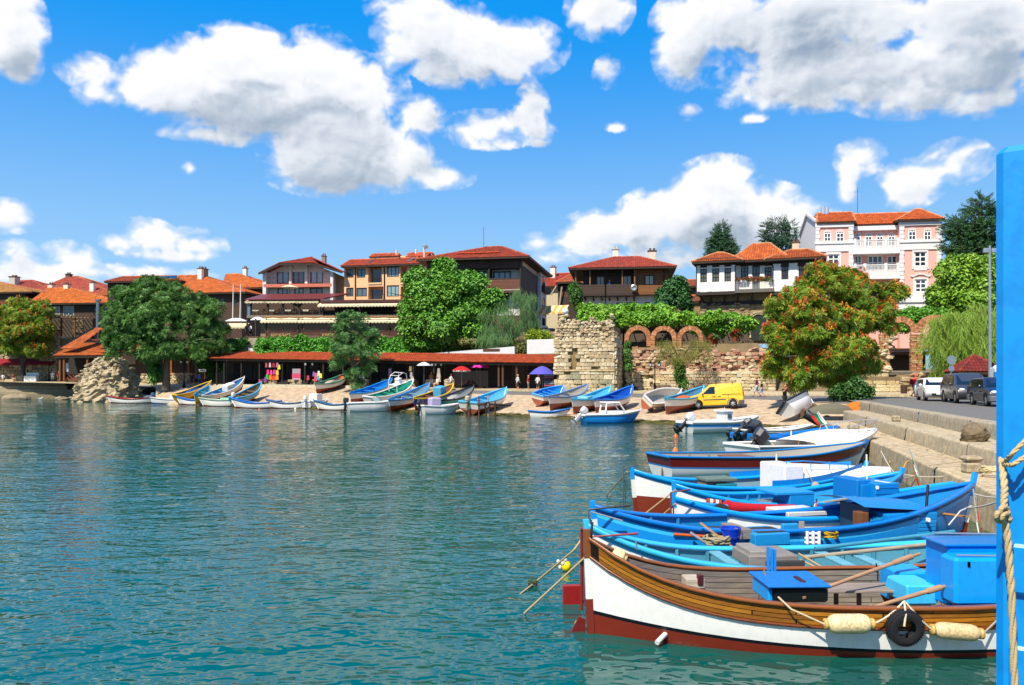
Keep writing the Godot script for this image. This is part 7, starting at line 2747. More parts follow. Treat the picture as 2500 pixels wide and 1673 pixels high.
func vehicles() -> void:
	rng.seed = 640
	var wagon := {"out": [[-2.1,0.35],[-2.16,0.62],[-2.1,0.95],[-1.9,1.36],[-1.75,1.44],[0.1,1.47],[0.35,1.42],[1.05,0.98],[1.9,0.86],[2.1,0.7],[2.14,0.35]],"w": 1.72,"belt": 0.92,"roof": 1.45,"axle": [-1.25,1.3],"wr": 0.31,"c": "e2e2e2",
		"win": [[[[-1.85,0.98],[-1.2,0.98],[-1.2,1.36],[-1.75,1.34]]],[[[-1.12,0.98],[-0.28,0.98],[-0.28,1.38],[-1.12,1.37]]],[[[-0.2,0.98],[0.85,0.98],[0.3,1.36],[-0.2,1.38]]]],
		"screens": [[1.02,1.0,0.38,1.4,1],[-2.08,0.98,-1.9,1.34,-1]],"head": [1.98,0.72],"tail": [-2.12,0.62,0.3],"mir": [0.78,1.02],"doors": [-0.55,0.35],"nose": 2.13,"barx": [-1.0,0.0]}
	var put := func(label: String,called: String,px: float,d: float,hx_: float,hz: float,p: Dictionary) -> Node3D:
		var c := V(onx(px,d),0,-d)
		c.y = gy(c.x,d) if px < 2000 else 1.605
		var o := car(label,called,c,atan2(-hz,hx_),p)
		if px < 2000:
			var f := V(hx_,0,hz).normalized() * 1.3
			f.y = (gy(c.x + f.x,d - f.z) - gy(c.x - f.x,d + f.z)) / 2
			var z := f.normalized().cross(Vector3.UP).normalized()
			o.transform.basis = Basis(f.normalized(),z.cross(f.normalized()),z)
		return o
	var van := {"out": [[-2.06,0.4],[-2.1,0.75],[-2.06,1.05],[-1.98,1.7],[-1.88,1.8],[-1.6,1.83],[0.15,1.82],[0.45,1.74],[1.12,1.16],[1.25,1.1],[1.85,0.95],[2.02,0.78],[2.06,0.4]],"w": 1.72,"belt": 1.06,"roof": 1.83,"axle": [-1.28,1.3],"wr": 0.31,"c": "e8b400","skirt": "4a4d52",
		"win": [[[[0.0,1.1],[0.92,1.1],[0.36,1.62],[0.0,1.64]]]],"screens": [[1.1,1.18,0.48,1.7,1],[-2.04,1.1,-1.98,1.66,-1]],"head": [1.92,0.82],"tail": [-2.08,0.62,0.55],"mir": [0.9,1.08],"mirror": "202226","doors": [0.0,-0.42],"nose": 2.05,"bars": true,"barx": [-1.3,-0.1]}
	var o: Node3D = put.call("yellow panel van standing on the slipway","parked_van",1748,62.5,-0.95,-0.26,van)
	var q := g("2a2c30")   # grooves of the side panels
	for s in [1,-1]:
		for x in [-0.08,-0.98]: q.box(V(x,0.6,s * 0.862),V(x + 0.025,1.05,s * 0.868))
		q.box(V(-1.9,1.0,s * 0.86),V(-0.5,1.03,s * 0.868))
	part("panel_groove",q,"plain",o)
	put.call("white estate car, leftmost of the three parked at the road","parked_car",2282,53.5,-0.3,0.95,wagon)
	var mv := wagon.duplicate(true)
	mv.merge({"out": [[-2.25,0.35],[-2.32,0.65],[-2.26,1.05],[-2.1,1.6],[-1.95,1.7],[0.2,1.72],[0.55,1.64],[1.5,1.06],[2.1,0.92],[2.3,0.72],[2.34,0.35]],"w": 1.84,"belt": 1.02,"roof": 1.71,"c": "30343a","axle": [-1.4,1.45],"wr": 0.33,
		"win": [[[[-2.05,1.08],[-1.3,1.08],[-1.3,1.58],[-1.92,1.56]]],[[[-1.22,1.08],[-0.2,1.08],[-0.2,1.62],[-1.22,1.6]]],[[[-0.12,1.08],[1.1,1.08],[0.5,1.58],[-0.12,1.62]]]],"screens": [[1.46,1.08,0.58,1.62,1],[-2.24,1.1,-2.1,1.56,-1]],"head": [2.15,0.78],"tail": [-2.28,0.7,0.45],"mir": [1.0,1.1],"doors": [-0.5,0.4],"nose": 2.33},true)
	put.call("dark grey people carrier, middle of the three parked at the road","parked_car",2358,48.5,-0.28,0.96,mv)
	var bw := wagon.duplicate(true)
	bw.c = "141c34"
	bw.skirt = "5a6066"
	put.call("dark blue estate car with grey bumper, partly behind the post","parked_car",2432,43.0,-0.26,0.96,bw)
	for e in [[1319,116,9.0,"d8d8d8","white hatchback in the street above the tower"],[1338,122,9.4,"1a2234","dark blue car behind the white hatchback above the tower"]]:
		var b2 := wagon.duplicate(true)
		b2.c = e[3]
		var p := at(e[0],800,e[1])
		car(e[4],"parked_car",V(p.x,9.02,p.z),PI / 2 + 0.15,b2)

func people() -> void:
	rng.seed = 660
	var g0 := func(px: float,d: float) -> Vector3: return on(px,d)
	person("man in grey tee and black shorts standing near the violet parasol","hips",on(1264,86),2.0,["c08a6a","b8bcc0","17181c","a89878","c8b090"])
	person("woman in red top and grey shorts with a dark shoulder bag","stand",on(1290,85.5),1.2,["c8957a","b0202a","6a6e74","b07a48","d8d0c8"],0.96,"bag")
	person("woman in white tee and denim shorts beside the violet parasol","stand",on(1313,86),2.6,["c08a6a","d8d6d8","2a3446","1e1a18","d0c8c0"],0.94)
	person("shirtless tanned man standing behind the yellow rimmed boat","stand",on(1053,92),0.2,["8a5636","8a5636","c8c4b8","6a4428","4a3a30"])
	person("person in white seated behind the yellow rimmed boat","sit",on(1068,91.5),-0.9,["b98468","d8d4d0","c8a890","b08a70","3a3a3a"])
	person("man in maroon shirt and pale shorts walking on the road, with a cap","walk",on(1848,70.5),-2.0,["b07a5a","5a1a26","a8b8cc","5a3a28","2a2220"],1.0,"cap")
	person("boy in black tee walking behind the man in maroon","walk",on(1860,70),-2.1,["b98468","16181c","8aa8c8","3a2418","b03a30"],0.8,"cap")
	person("man in black holding a camera to his eyes by the tilted grey boat","photo",on(1916,57),0.5,["b07a5a","16171c","1a1c24","17140f","111111"],1.0,"camera")
	person("man in red cap and red shirt with a red backpack by the parked cars","walk",on(2231,63),1.9,["b98468","c0202a","b8c4d4","3a2418","2a2a2a"],1.0,"cap_red")
	person("small child in white walking beside the man in red","walk",on(2236,62.4),1.9,["c8957a","dfe2e8","8ab0d8","3a5a90","2a2a2a"],0.62)
	person("person in red and white seated by the dark shrub","sit",on(2106,70),2.0,["b98468","a82a30","1a1c20","17140f","111111"],1.0)
	person("person in dark clothes half hidden under the orange tree","stand",on(1967,60),2.8,["a87858","14161a","22262c","8a3020","111111"])
	person("woman in a white dress on the far left promenade","stand",on(128,131.5),0.4,["c08a6a","e2e4e4","e2e4e4","2a2018","c8b8a8"])
	person("person in dark red standing by the menu board, far left","stand",on(143,130.8),1.0,["b07a5a","7a1a26","22242a","1a1512","111111"])
	person("person in pale blue seated at the far left edge","sit",on(7,132),0.3,["b98468","c8d4dc","8aa0b0","4a3424","222222"])
	person("person in dark red seated beside the left tree's trunk","sit",on(32,131.5),0.9,["b98468","7a2a36","c09a80","2a1e18","222222"])
	var n := 0
	for e in [[468,"16181e","leftmost"],[478,"b07a98","second from left"],[486,"3a62c0","middle, in blue"],[494,"6a3a6a","fourth from left"],[500,"b85a2a","fifth, in orange"],[506,"8a7a60","rightmost"]]:
		person("%s person in the small crowd beside the left tree" % e[2],["stand","hips"][n % 2],on(e[0],106.5 + n % 2),n * 1.3,["b07a5a",e[1],"2a3040","221a16","1a1a1a"],0.97)
		n += 1
	person("person in white at the shop row beside the slender tree","stand",on(884,98.5),0.4,["b07a5a","d0d0d8","3a3e48","17130f","222222"])
	person("woman in lilac at the shop steps left of the tube arch","stand",on(952,97.5),0.0,["b98468","c8a8c8","e8e4e0","2a1e18","222222"])
	person("person in blue shirt leaning on the timber house's balcony","stand",at(1488,717,107.4),0.2,["c08a6a","2a5a9a","3a3a3a","d8d0c8","222222"])
	person("person in jeans right of the yellow rimmed boat","walk",on(1101,88),2.2,["b98468","c8c0b8","2a4a78","3a2a20","222222"])
# ---------------------------------------------------------------- trees,climbers,street furniture
func tree(label: String,called: String,px: float,d: float,y: float,fork: float,r: float,bl_: Array,kind: String,size: float,dens: float,cols: Array,bark := "6b5a48",inner := 0.45) -> Node3D:
	var o := thing(called,label,"tree",V(onx(px,d),y,-d))
	branching(o,bl_,d,r,fork,bark)
	crown(bl_,d,o,kind,size,dens,cols,inner)
	return o

func hedge(label: String,called: String,bl_: Array,d: float,kind: String,size: float,dens: float,cols: Array) -> void:
	var o := thing(called,label,"plant",at(bl_[0][0],bl_[0][1],d))
	crown(bl_,d,o,kind,size,dens,cols,0.3,"foliage")

func green() -> void:
	rng.seed = 700
	fn.frequency = 0.05
	var pods := ["b8501c","d87a22","e0a030","c85a20"]
	var bl_ := [[50,765,68,34,0],[12,770,55,40,1],[95,770,34,34,0],[30,810,62,38,-1.5],[90,810,38,36,-1],[55,845,55,30,-1],[10,840,40,30,0],[100,845,22,18,0]]
	var o := tree("rounded tree full of orange seed clusters at the far left","golden_tree",54,132,2.6,3.2,0.4,bl_,"spray",1.1,30,["5c7c1c","6c8420","7c8c24"],"4a4038")
	crown(bl_,132,o,"pod",1.2,6.0,pods,0.93,"pods")
	bl_ = [[390,730,70,42,0],[335,722,55,34,1],[470,765,66,48,0],[300,785,52,50,0],[395,800,85,52,-1.5],[512,812,42,38,0],[284,845,38,36,0],[455,845,66,34,-1],[345,850,60,34,-1],[360,700,44,22,1],[530,845,30,24,0]]
	o = tree("large dark green tree with spreading crown behind the shore rock","broad_tree",405,105,2.0,4.6,0.42,bl_,"spray",1.05,17,["3c6424","446c2a","4c742e"],"5f5446")
	crown([[377,905,14,40,0.5],[374,870,16,25,0.4]],105,o,"broad",0.9,60,["386a1e","427422"],0.4,"ivy")
	o = tree("slender young tree between the slipway boats and shops","slender_tree",858,91,2.2,2.2,0.13,[[862,782,36,24,0],[838,818,36,28,0],[886,826,38,30,0.5],[856,858,48,30,-0.7],[826,882,24,20,0],[902,878,28,24,0],[872,905,24,24,-0.6],[872,940,16,16,-0.5]],"spray",0.85,15,["406830","4a7238"],"9a8c78")
	o = tree("big rounded bright green tree in front of the brown block","broad_tree",1090,103,7.0,3.2,0.45,[[1078,668,42,30,0],[1022,696,42,34,0],[1130,704,58,36,0],[1052,735,74,44,-1],[1180,742,46,38,0],[1004,772,34,48,0],[1082,790,74,46,-1.5],[1120,765,50,36,-1],[1022,828,46,32,0],[1150,792,52,42,-0.5],[1100,830,60,30,0]],"broad",1.3,42,["44781c","508422","5c8c26"])
	o = tree("feathery grey green tree right of the big rounded tree","feathery_tree",1236,100,6.5,1.5,0.16,[[1212,768,44,36,0],[1262,742,42,36,0],[1292,735,24,30,0],[1232,808,58,36,-0.6],[1182,815,36,36,0],[1290,792,26,38,0],[1210,840,50,24,0]],"strand",0.55,34,["527a44","5e8650"],"5a4c3c",0.2)
	o = tree("dark conical fir behind the white old house","fir_tree",1762,124,9.0,6.0,0.3,[[1762,563,9,14,0],[1762,582,18,14,0],[1760,600,26,14,0],[1763,618,33,16,0],[1762,640,36,16,0]],"needle",1.25,75,["264a2a","2c5230"],"3a2e24",0.3)
	o = tree("dark cedar with upswept bare limbs behind the white old house","cedar_tree",1902,118,9.0,9.0,0.28,[[1872,560,6,20,0],[1890,556,6,22,0],[1910,556,6,24,0],[1930,562,7,20,0],[1941,576,9,7,0],[1900,588,36,10,0],[1866,574,8,8,0],[1905,604,40,10,0]],"needle",1.0,60,["264a2e","2e5234"],"33291f",0.1)
	o = tree("tall dark cedar with layered boughs right of the hotel","cedar_tree",2395,96,4.0,14.0,0.4,[[2398,492,14,10,0],[2392,514,34,9,0],[2432,526,26,12,0],[2360,545,46,9,0],[2412,552,40,11,-1],[2338,566,30,8,0],[2372,578,54,11,0],[2425,588,40,14,0],[2380,610,62,14,0],[2330,604,26,8,0],[2420,630,50,16,0]],"needle",1.3,46,["284c26","30562c"],"3a2c22",0.1)
	o = tree("dense yellow green broadleaf tree right of the hotel","broad_tree",2360,86,3.0,5.0,0.35,[[2350,662,52,38,0],[2402,690,50,44,0],[2318,708,48,36,0],[2290,735,36,32,0],[2370,742,60,38,-1],[2424,645,36,30,0],[2308,660,26,22,1],[2440,725,34,58,0],[2310,765,40,22,0]],"broad",1.1,50,["5a841e","688e22","769826"])
	o = tree("weeping willow hanging beside the ruined arches","willow_tree",2350,70,1.8,3.4,0.35,[[2302,785,38,22,0],[2350,776,48,22,0],[2402,764,44,24,0],[2440,772,32,28,0],[2282,825,28,30,0],[2332,830,46,34,-0.8],[2392,830,46,38,-0.8],[2432,835,32,40,0],[2292,868,30,28,0],[2350,876,46,26,-0.5],[2400,880,40,26,0]],"strand",1.0,46,["6e8c2c","7c9838"],"6a5a44",0.3)
	bl_ = [[2030,690,84,40,0],[1962,722,74,44,0],[2108,718,70,40,0],[1902,765,48,36,0],[2020,780,105,54,-0.8],[2150,775,46,42,0],[1920,832,62,50,0],[2060,850,86,50,-0.8],[1900,888,46,36,0],[1990,895,72,44,-0.4],[2105,880,50,40,0],[1955,932,44,20,0],[2176,718,34,26,0],[2050,925,52,22,0]]
	o = tree("large tree covered in orange seed clusters beside the slipway","golden_tree",2065,58,1.4,2.4,0.24,bl_,"spray",0.72,62,["587a1a","66821e","788a22"],"8a7a66")
	crown(bl_,58,o,"pod",0.75,19,["b84a1a","d8742a","e8a838","d06428"],0.94,"pods")
	hedge("dark shrub at the foot of the orange tree","shrub",[[2080,945,26,22,0],[2108,955,22,20,0],[2050,960,24,18,0]],55,"broad",0.7,130,["2e541e","365c22"])
	o = tree("thin olive coloured tree growing before the ruined wall","olive_tree",1660,79,1.8,2.2,0.14,[[1636,842,32,22,0],[1700,842,34,26,0],[1668,868,46,22,0],[1618,868,22,18,0],[1725,865,18,16,0]],"strand",0.42,48,["6c6e2c","7a7832"],"4a3a2c",0.1)
	crown([[1658,905,12,26,0],[1664,930,13,18,0]],79,o,"broad",0.6,120,["40661e","4a7024"],0.4,"ivy")
	hedge("dark fig bush beside the timber house","shrub",[[1650,702,28,24,0],[1625,728,34,24,0],[1664,728,24,26,0]],101,"broad",1.1,60,["2c5a28","34642e"])
	hedge("climbing plant at the timber house's left corner","climber",[[1402,712,11,22,0],[1408,735,12,16,0]],107,"broad",0.9,70,["345e1c","3e6a20"])
	var vine := []
	for i in 12: vine.append([1440 + i * 34,772 + (i % 3) * 3 + i * 0.8,30,15,rng.randf_range(-2,1)])
	for i in 6: vine.append([1436 + i * 36,756,26,10,3])
	for i in 7: vine.append([1700 + i * 20,796 + (i % 2) * 8,14,14,-1])
	hedge("long roof of bright green vine over the brick arches","vine",vine,88,"broad",1.0,60,["588a1c","649422","709c28"])
	var ivy := []
	for i in 13: ivy.append([648 + i * 29,846 + (i % 3),23,22,0])
	for i in 9: ivy.append([650 + i * 42,866,22,8,-1.2])
	hedge("thick ivy curtain between the lower terrace and shop roof","ivy",ivy,106.5,"broad",1.05,62,["40801a","4a8a1e"])
	hedge("ivy on the terrace wall left of the white trough","ivy",[[548,852,24,20,0],[580,842,24,14,0],[528,880,14,30,1]],108.5,"broad",1.0,60,["3a701a","447a1e"])
	hedge("green hedge below the hotel's white base","hedge",[[2196,775,34,18,0],[2245,770,36,20,0],[2285,775,30,18,0],[2215,795,30,10,0]],84,"broad",0.9,70,["4c801c","568a20"])
	hedge("yellow green bushes above the white wall block","shrub",[[1302,818,16,10,0],[1332,820,18,10,0]],97,"broad",0.8,80,["769020","849a24"])
	hedge("low scrub along the top of the long white wall","shrub",[[1160,836,60,8,2],[1230,836,40,8,2],[1272,850,14,18,0],[1300,806,24,6,2]],98.5,"broad",0.8,50,["54622a","606a2e","6c6c34"])
	hedge("green bushes between the big left tree and the shops","shrub",[[510,900,20,26,0],[495,880,18,20,0],[480,852,20,14,0]],108,"broad",0.9,60,["3a661e","447022"])
	hedge("dark creeper in the corner right of the ruined tower","creeper",[[1532,860,8,26,0],[1534,890,7,18,0]],82,"broad",0.6,110,["3c641e","467024"])
	lamp_post("double lantern post far left beside the red awning",119,131.5,852,2)
	lamp_post("double lantern post under the big left tree",449,106,872,2)
	lamp_post("double lantern post in front of the shops, left of the slender tree",754,98.5,876,2)
	lamp_post("triple lantern post between the white and red parasols",1066,92,876,3)
	lamp_post("double lantern post before the ruined wall",1599,78.5,874,2)
	var q := g("b8bcbe")
	o = thing("light_mast","tall pale mast with floodlights at the right","light mast",on(2417,62))
	var h := at(2417,600,62).y - o.position.y
	q.tube([Vector3.ZERO,V(0,h * 0.45,0),V(0,h,0)],[0.13,0.11,0.08],10)
	part("mast",q,"metal",o)
	for s in [-1,1]:
		p_cbox(o,"floodlight","c4c6c8","metal",V(s * 0.12,h - 0.55,-0.12),V(s * 0.48,h - 0.2,0.16),0.05)
	for e in [["white parasol at the shops, leftmost parasol",1035,91,884,893,"d8d8dc",0.78,"square",936],["red parasol with white scalloped rim",1127,88.5,894,905,"c0181a",0.95,"round",938],["bright pink parasol with pointed corners",1172,90.5,880,896,"d830a8",1.05,"star",930],["large violet parasol beside the ruined tower",1324,84,894,914,"5a58c8",1.25,"round",950]]:
		var b := on(e[1],e[2])
		o = thing("parasol",e[0],"parasol",b)
		var top: float = at(e[1],e[3],e[2]).y - b.y
		var rim: float = at(e[1],e[4],e[2]).y - b.y
		var sd := 6 if e[7] == "square" else 8
		q = g(e[5])
		var rows := []
		for i in 7:
			var t := i / 6.0
			var ring := PackedVector3Array()
			for k in sd * 4:
				var a := -TAU * k / (sd * 4)
				var w: float = 1.0 - (0.07 if e[7] != "star" else 0.24) * t * absf(sin(a * sd / 2.0))
				ring.append(V(cos(a) * t * e[6] * w * 1.08,lerpf(top,rim,pow(t,1.7)) - (0.1 * absf(cos(a * sd / 2.0)) * t if e[7] == "star" else 0.0),sin(a) * t * e[6] * w * 1.08))
			rows.append(ring)
		q.grid(rows,true)
		part("canopy",q,"cloth",o)
		if e[5] == "c0181a":
			q = g("e0dcd8")
			for k in 24:
				var a := TAU * k / 24.0
				q.tri(V(cos(a - 0.13) * e[6],rim + 0.02,sin(a - 0.13) * e[6]),V(cos(a + 0.13) * e[6],rim + 0.02,sin(a + 0.13) * e[6]),V(cos(a) * e[6] * 1.02,rim - 0.16,sin(a) * e[6] * 1.02))
			part("valance",q,"cloth",o)
		p_tube(o,"pole","8a8a8a","metal",[V(0,0,0),V(0,top,0)],0.03,6)
	o = thing("postcard_rack","dark rack of wares under the violet parasol","rack",on(1340,83.5))
	for k in 8:
		p_cbox(o,"tray",["5a5a6a","2a3038","9a4a5a","7a8a9a"][k % 4],"paint",V(-0.5,0.2 + k * 0.21,-0.2),V(0.5,0.36 + k * 0.21,0.1),0.02)
	for e in [[1140,90.5,"brown bench by the dark fence"],[1618,78.5,"brown bench beside the lantern at the ruined wall"]]:
		o = thing("bench",e[2],"bench",on(e[0],e[1]))
		for k in 3:
			p_cbox(o,"seat_slat","5a2e24","wood",V(-0.85,0.43,-0.2 + k * 0.14),V(0.85,0.47,-0.09 + k * 0.14),0.01)
			p_cbox(o,"back_slat","5a2e24","wood",V(-0.85,0.55 + k * 0.13,-0.27),V(0.85,0.65 + k * 0.13,-0.23),0.01)
		for s in [-0.7,0.7]:
			p_cbox(o,"leg","1c1c1e","metal",V(s - 0.04,0,-0.26),V(s + 0.04,0.43,0.2),0.015)
	o = thing("kiosk","small brown kiosk with a red shingled hipped roof","kiosk",on(2380,66),-0.2)
	p_cbox(o,"wall","5a2c1a","wood_up",V(-1.1,0,-1.1),V(1.1,1.9,1.1),0.03)
	p_cbox(o,"door","8a4420","wood_up",V(-0.95,0.15,1.1),V(-0.1,1.75,1.14),0.02)
	hip(o,V(-1.7,1.95,1.7),V(1.7,1.95,1.7),V(1.7,1.95,-1.7),V(-1.7,1.95,-1.7),V(-0.15,3.2,0),V(0.15,3.2,0),"74221c","flr","8a3428")
	o = thing("toilet_cabin","white and blue portable cabin with green lettering","cabin",on(2446,58),-0.25)
	q = g("d8dadc")
	q.cbox(V(-0.6,0,-0.6),V(0.6,2.2,0.6),0.06)
	q.ball(V(0,2.15,0),V(0.6,0.3,0.6),14,6)
	part("shell",q,"paint",o)
	p_cbox(o,"corner","1a7ac0","paint",V(-0.62,0,0.3),V(-0.3,1.9,0.63),0.03)
	text_on(o,"EKO",0.08,1.75,0.61,0.26,"1a7a5a","lettering",false)
	text_on(o,"TOI",0.12,1.42,0.61,0.24,"1a7a5a","lettering_line",false)
	o = thing("road_sign","round grey backed road sign on a post by the cars","sign",on(2322,62))
	p_tube(o,"post","a8acb0","metal",[Vector3.ZERO,V(0,3.1,0)],0.05,8)
	for e in [[2.85,0.34],[2.2,0.22]]:
		p_tube(o,"disc","b4b8bc","metal",[V(0,e[0],0.06),V(0,e[0],0.1)],e[1],20)
	q = g("1f70b8")
	q.cbox(on(2314,60) + V(-0.12,0,-0.1),on(2314,60) + V(0.12,1.3,0.1),0.02)
	solo("meter_box",q,"paint","slim blue box standing by the road sign","box")
	o = thing("direction_sign","small white name sign on a post beside the left crowd","sign",on(494,105.5))
	p_tube(o,"post","5a4a40","metal",[Vector3.ZERO,V(0,1.9,0)],0.04,6)
	p_cbox(o,"panel","e2e2e2","paint",V(-0.45,1.9,-0.02),V(0.45,2.22,0.03),0.01)
	q = g("2a2a30")
	q.box(V(-0.34,2.0,0.031),V(0.34,2.12,0.034))
	part("print",q,"paint",o)
	o = thing("litter_bin","brown litter bin by the ashlar steps","bin",on(2207,70))
	q = g("4a3428")
	q.lathe([Vector2(0,0.05),Vector2(0.24,0.05),Vector2(0.28,0.8),Vector2(0.25,0.8),Vector2(0.22,0.1)],12)
	part("drum",q,"wood_up",o)
	face_of(o,1320,112,1400,110,9.0)
	o.position = on(2207,70)
	o.basis = Basis()
	awning("yellow and white striped awning in the street above the tower",1318,752,1379,766,0.0,"e8d8b0","e0a850")
	q = g("e4e4e6")
	q.ball(at(1380,760,84.5),V(0.36,0.34,0.36),14,8)
	q.tube([at(1380,766,84.5),at(1380,795,84.5)],0.05,6)
	solo("globe_lamp",q,"gloss","white globe lamp above the tower's left corner","lamp")
	o = thing("cafe_freezer","white ice cream chest under the red awning","freezer",on(76,131.5))
	p_cbox(o,"chest","d8dcdc","gloss",V(-1.0,0,-0.4),V(1.0,1.0,0.4),0.06)
	p_cbox(o,"lid","a8c0c0","glass",V(-1.0,1.02,-0.4),V(1.0,1.5,-0.3),0.03)
	o = thing("gull","white gull floating near the left steps","bird",V(onx(98,121),0,-121))
	p_tube(o,"body","e0e0de","paint",[V(-0.42,0.12,0),V(-0.3,0.1,0),V(0,0.08,0),V(0.2,0.14,0),V(0.25,0.26,0),V(0.3,0.32,0),V(0.38,0.3,0)],[0.03,0.1,0.15,0.12,0.07,0.075,0.03],10)
	q = g("8a9098")
	for s in [-0.12,0.12]: q.ball(V(-0.1,0.16,s),V(0.3,0.06,0.05),8,5)
	part("wing",q,"paint",o)
	p_tube(o,"beak","c88a20","paint",[V(0.36,0.3,0),V(0.46,0.28,0)],[0.025,0.005],6)
# ---------------------------------------------------------------- the moored boats along the quay
const BLUE := "0e98ec"
const SKYBLUE := "3cb8f0"
const WHITE := "dedfdc"
const RED := "74291c"

func bl(o: Node3D,px: float,py: float,d: float) -> Vector3:
	return o.transform.affine_inverse() * at(px,py,d)

# a box in the boat's own axes whose near face shows at those places,from distance d to distance e
func bbox(o: Node3D,called: String,x0: float,y0: float,x1: float,y1: float,d: float,e: float,c: String,mt := "paint",r := 0.02) -> MeshInstance3D:
	var a := bl(o,x0,y0,d)
	var b := bl(o,x1,y1,d)
	var z := bl(o,(x0 + x1) / 2,(y0 + y1) / 2,e).z
	var q := g(c)
	q.cbox(V(a.x,a.y,(a.z + b.z) / 2),V(b.x,b.y,z),r)
	return part(called,q,mt,o)

func bbar(o: Node3D,called: String,a: Vector3,b: Vector3,r: float,c: String,mt := "paint") -> MeshInstance3D:
	var i := o.transform.affine_inverse()
	var q := g(c)
	q.tube([i * a,i * b],r,8)
	return part(called,q,mt,o)

func frames(o: Node3D,p: Dictionary,list: Array,c: String) -> void:   # ribs that show inside above the boards
	for s in list:
		for side in [1.0,-1.0]:
			var q := g(c)
			var pts := []
			for j in 4: pts.append(hp(p,s,lerpf(p.get("floor",0.05),sheer(p,s) - 0.03,j / 3.0),side,0.06))
			for j in 3: q.bar(pts[j],pts[j + 1],0.05,0.05)
			part("rib",q,"wood_up",o)

func fender(label: String,a: Vector3,b: Vector3,r: float,c: String) -> Node3D:
	var o := thing("fender",label,"fender",(a + b) / 2)
	var d := (b - a).normalized()
	var len := (b - a).length() / 2
	var q := g(c)
	var pts := []
	var rr := []
	for e in [[-1.0,0.02],[-0.93,0.045],[-0.84,0.05],[-0.8,0.55 * r + 0.01],[-0.7,0.88 * r],[-0.5,r],[0.5,r],[0.7,0.88 * r],[0.8,0.55 * r + 0.01],[0.84,0.05],[0.93,0.045],[1.0,0.02]]:
		pts.append(d * e[0] * len)
		rr.append(e[1])
	q.tube(pts,rr,14)
	part("body",q,"stained",o)
	q = g("c9a45a")
	for s in [-0.93,0.93]:
		q.m = Transform3D(Basis(Quaternion(Vector3.UP,d)),d * len * s)
		q.lathe([Vector2(0.03,-0.02),Vector2(0.06,-0.015),Vector2(0.06,0.015),Vector2(0.03,0.02)],10)
	part("eye",q,"stained",o)
	return o

func oar(label: String,a: Vector3,b: Vector3,c := "b88f6e") -> Node3D:   # a: blade end,b: handle
	var o := thing("oar",label,"oar",(a + b) / 2)
	var d := (b - a).normalized()
	var l := (b - a).length() / 2
	var q := g(c)
	q.tube([-d * l,-d * l * 0.3,d * l * 0.45,d * l * 0.46,d * l * 0.82,d * l * 0.83,d * l],[0.022,0.024,0.026,0.036,0.036,0.02,0.018],10)
	part("loom",q,"wood",o)
	q = g(c)
	q.bar(-d * l * 1.35,-d * l * 0.95,0.11,0.025)
	part("blade",q,"wood",o)
	return o

func flag(label: String,a: Vector3,b: Vector3,drop: Vector3,pole := true) -> Node3D:   # the cloth hangs from a towards b along its staff,white over green over red
	var o := thing("flag",label,"flag",a)
	var n := 6
	var cols := ["eceeec","0c8a5a","cf2a22"]
	for k in 3:
		var q := g(cols[k])
		var rows := []
		for i in n + 1:
			var t := float(i) / n
			var r := PackedVector3Array()
			for j in 5:
				var u := (k + j / 4.0) / 3.0
				r.append((b - a) * t + drop * u + V(sin(t * 5.0 + u * 2.0) * 0.03,0,cos(t * 6.0 + u * 3.0) * 0.035))
			rows.append(r)
		q.grid(rows)
		part("stripe",q,"cloth",o)
	if pole:
		var q := g("c9c6bc")
		q.tube([(a - b) * 0.15,(b - a) * 1.5],0.012,6)
		part("staff",q,"wood",o)
	return o

func rudder_frame(o: Node3D,a: Vector3,c: String,h: float,reach: float) -> void:   # a tiller head of pipe over the stern
	var i := o.transform.affine_inverse()
	var q := g(c)
	var p := i * a
	q.tube([p,p + V(0,h,0),p + V(reach,h + 0.05,0.05)],0.018,6)
	q.tube([p + V(0.05,0.05,0),p + V(0.05,h * 0.7,0),p + V(0,h * 0.72,0)],0.014,6)
	part("tiller",q,"paint",o)

func moor(label: String,called: String,p: Dictionary,a: Vector3,b: Vector3) -> Node3D:
	var rs: float = p.get("rs",0.15) if p.get("tr",0.0) == 0.0 else 0.0
	var rb: float = p.get("rb",0.35)
	var d := (b - a).normalized()
	p.L = (b - a).length() - rs - rb
	var o := boat(label,called,p)
	lay(o,a + d * rs,b - d * rb)
	return o

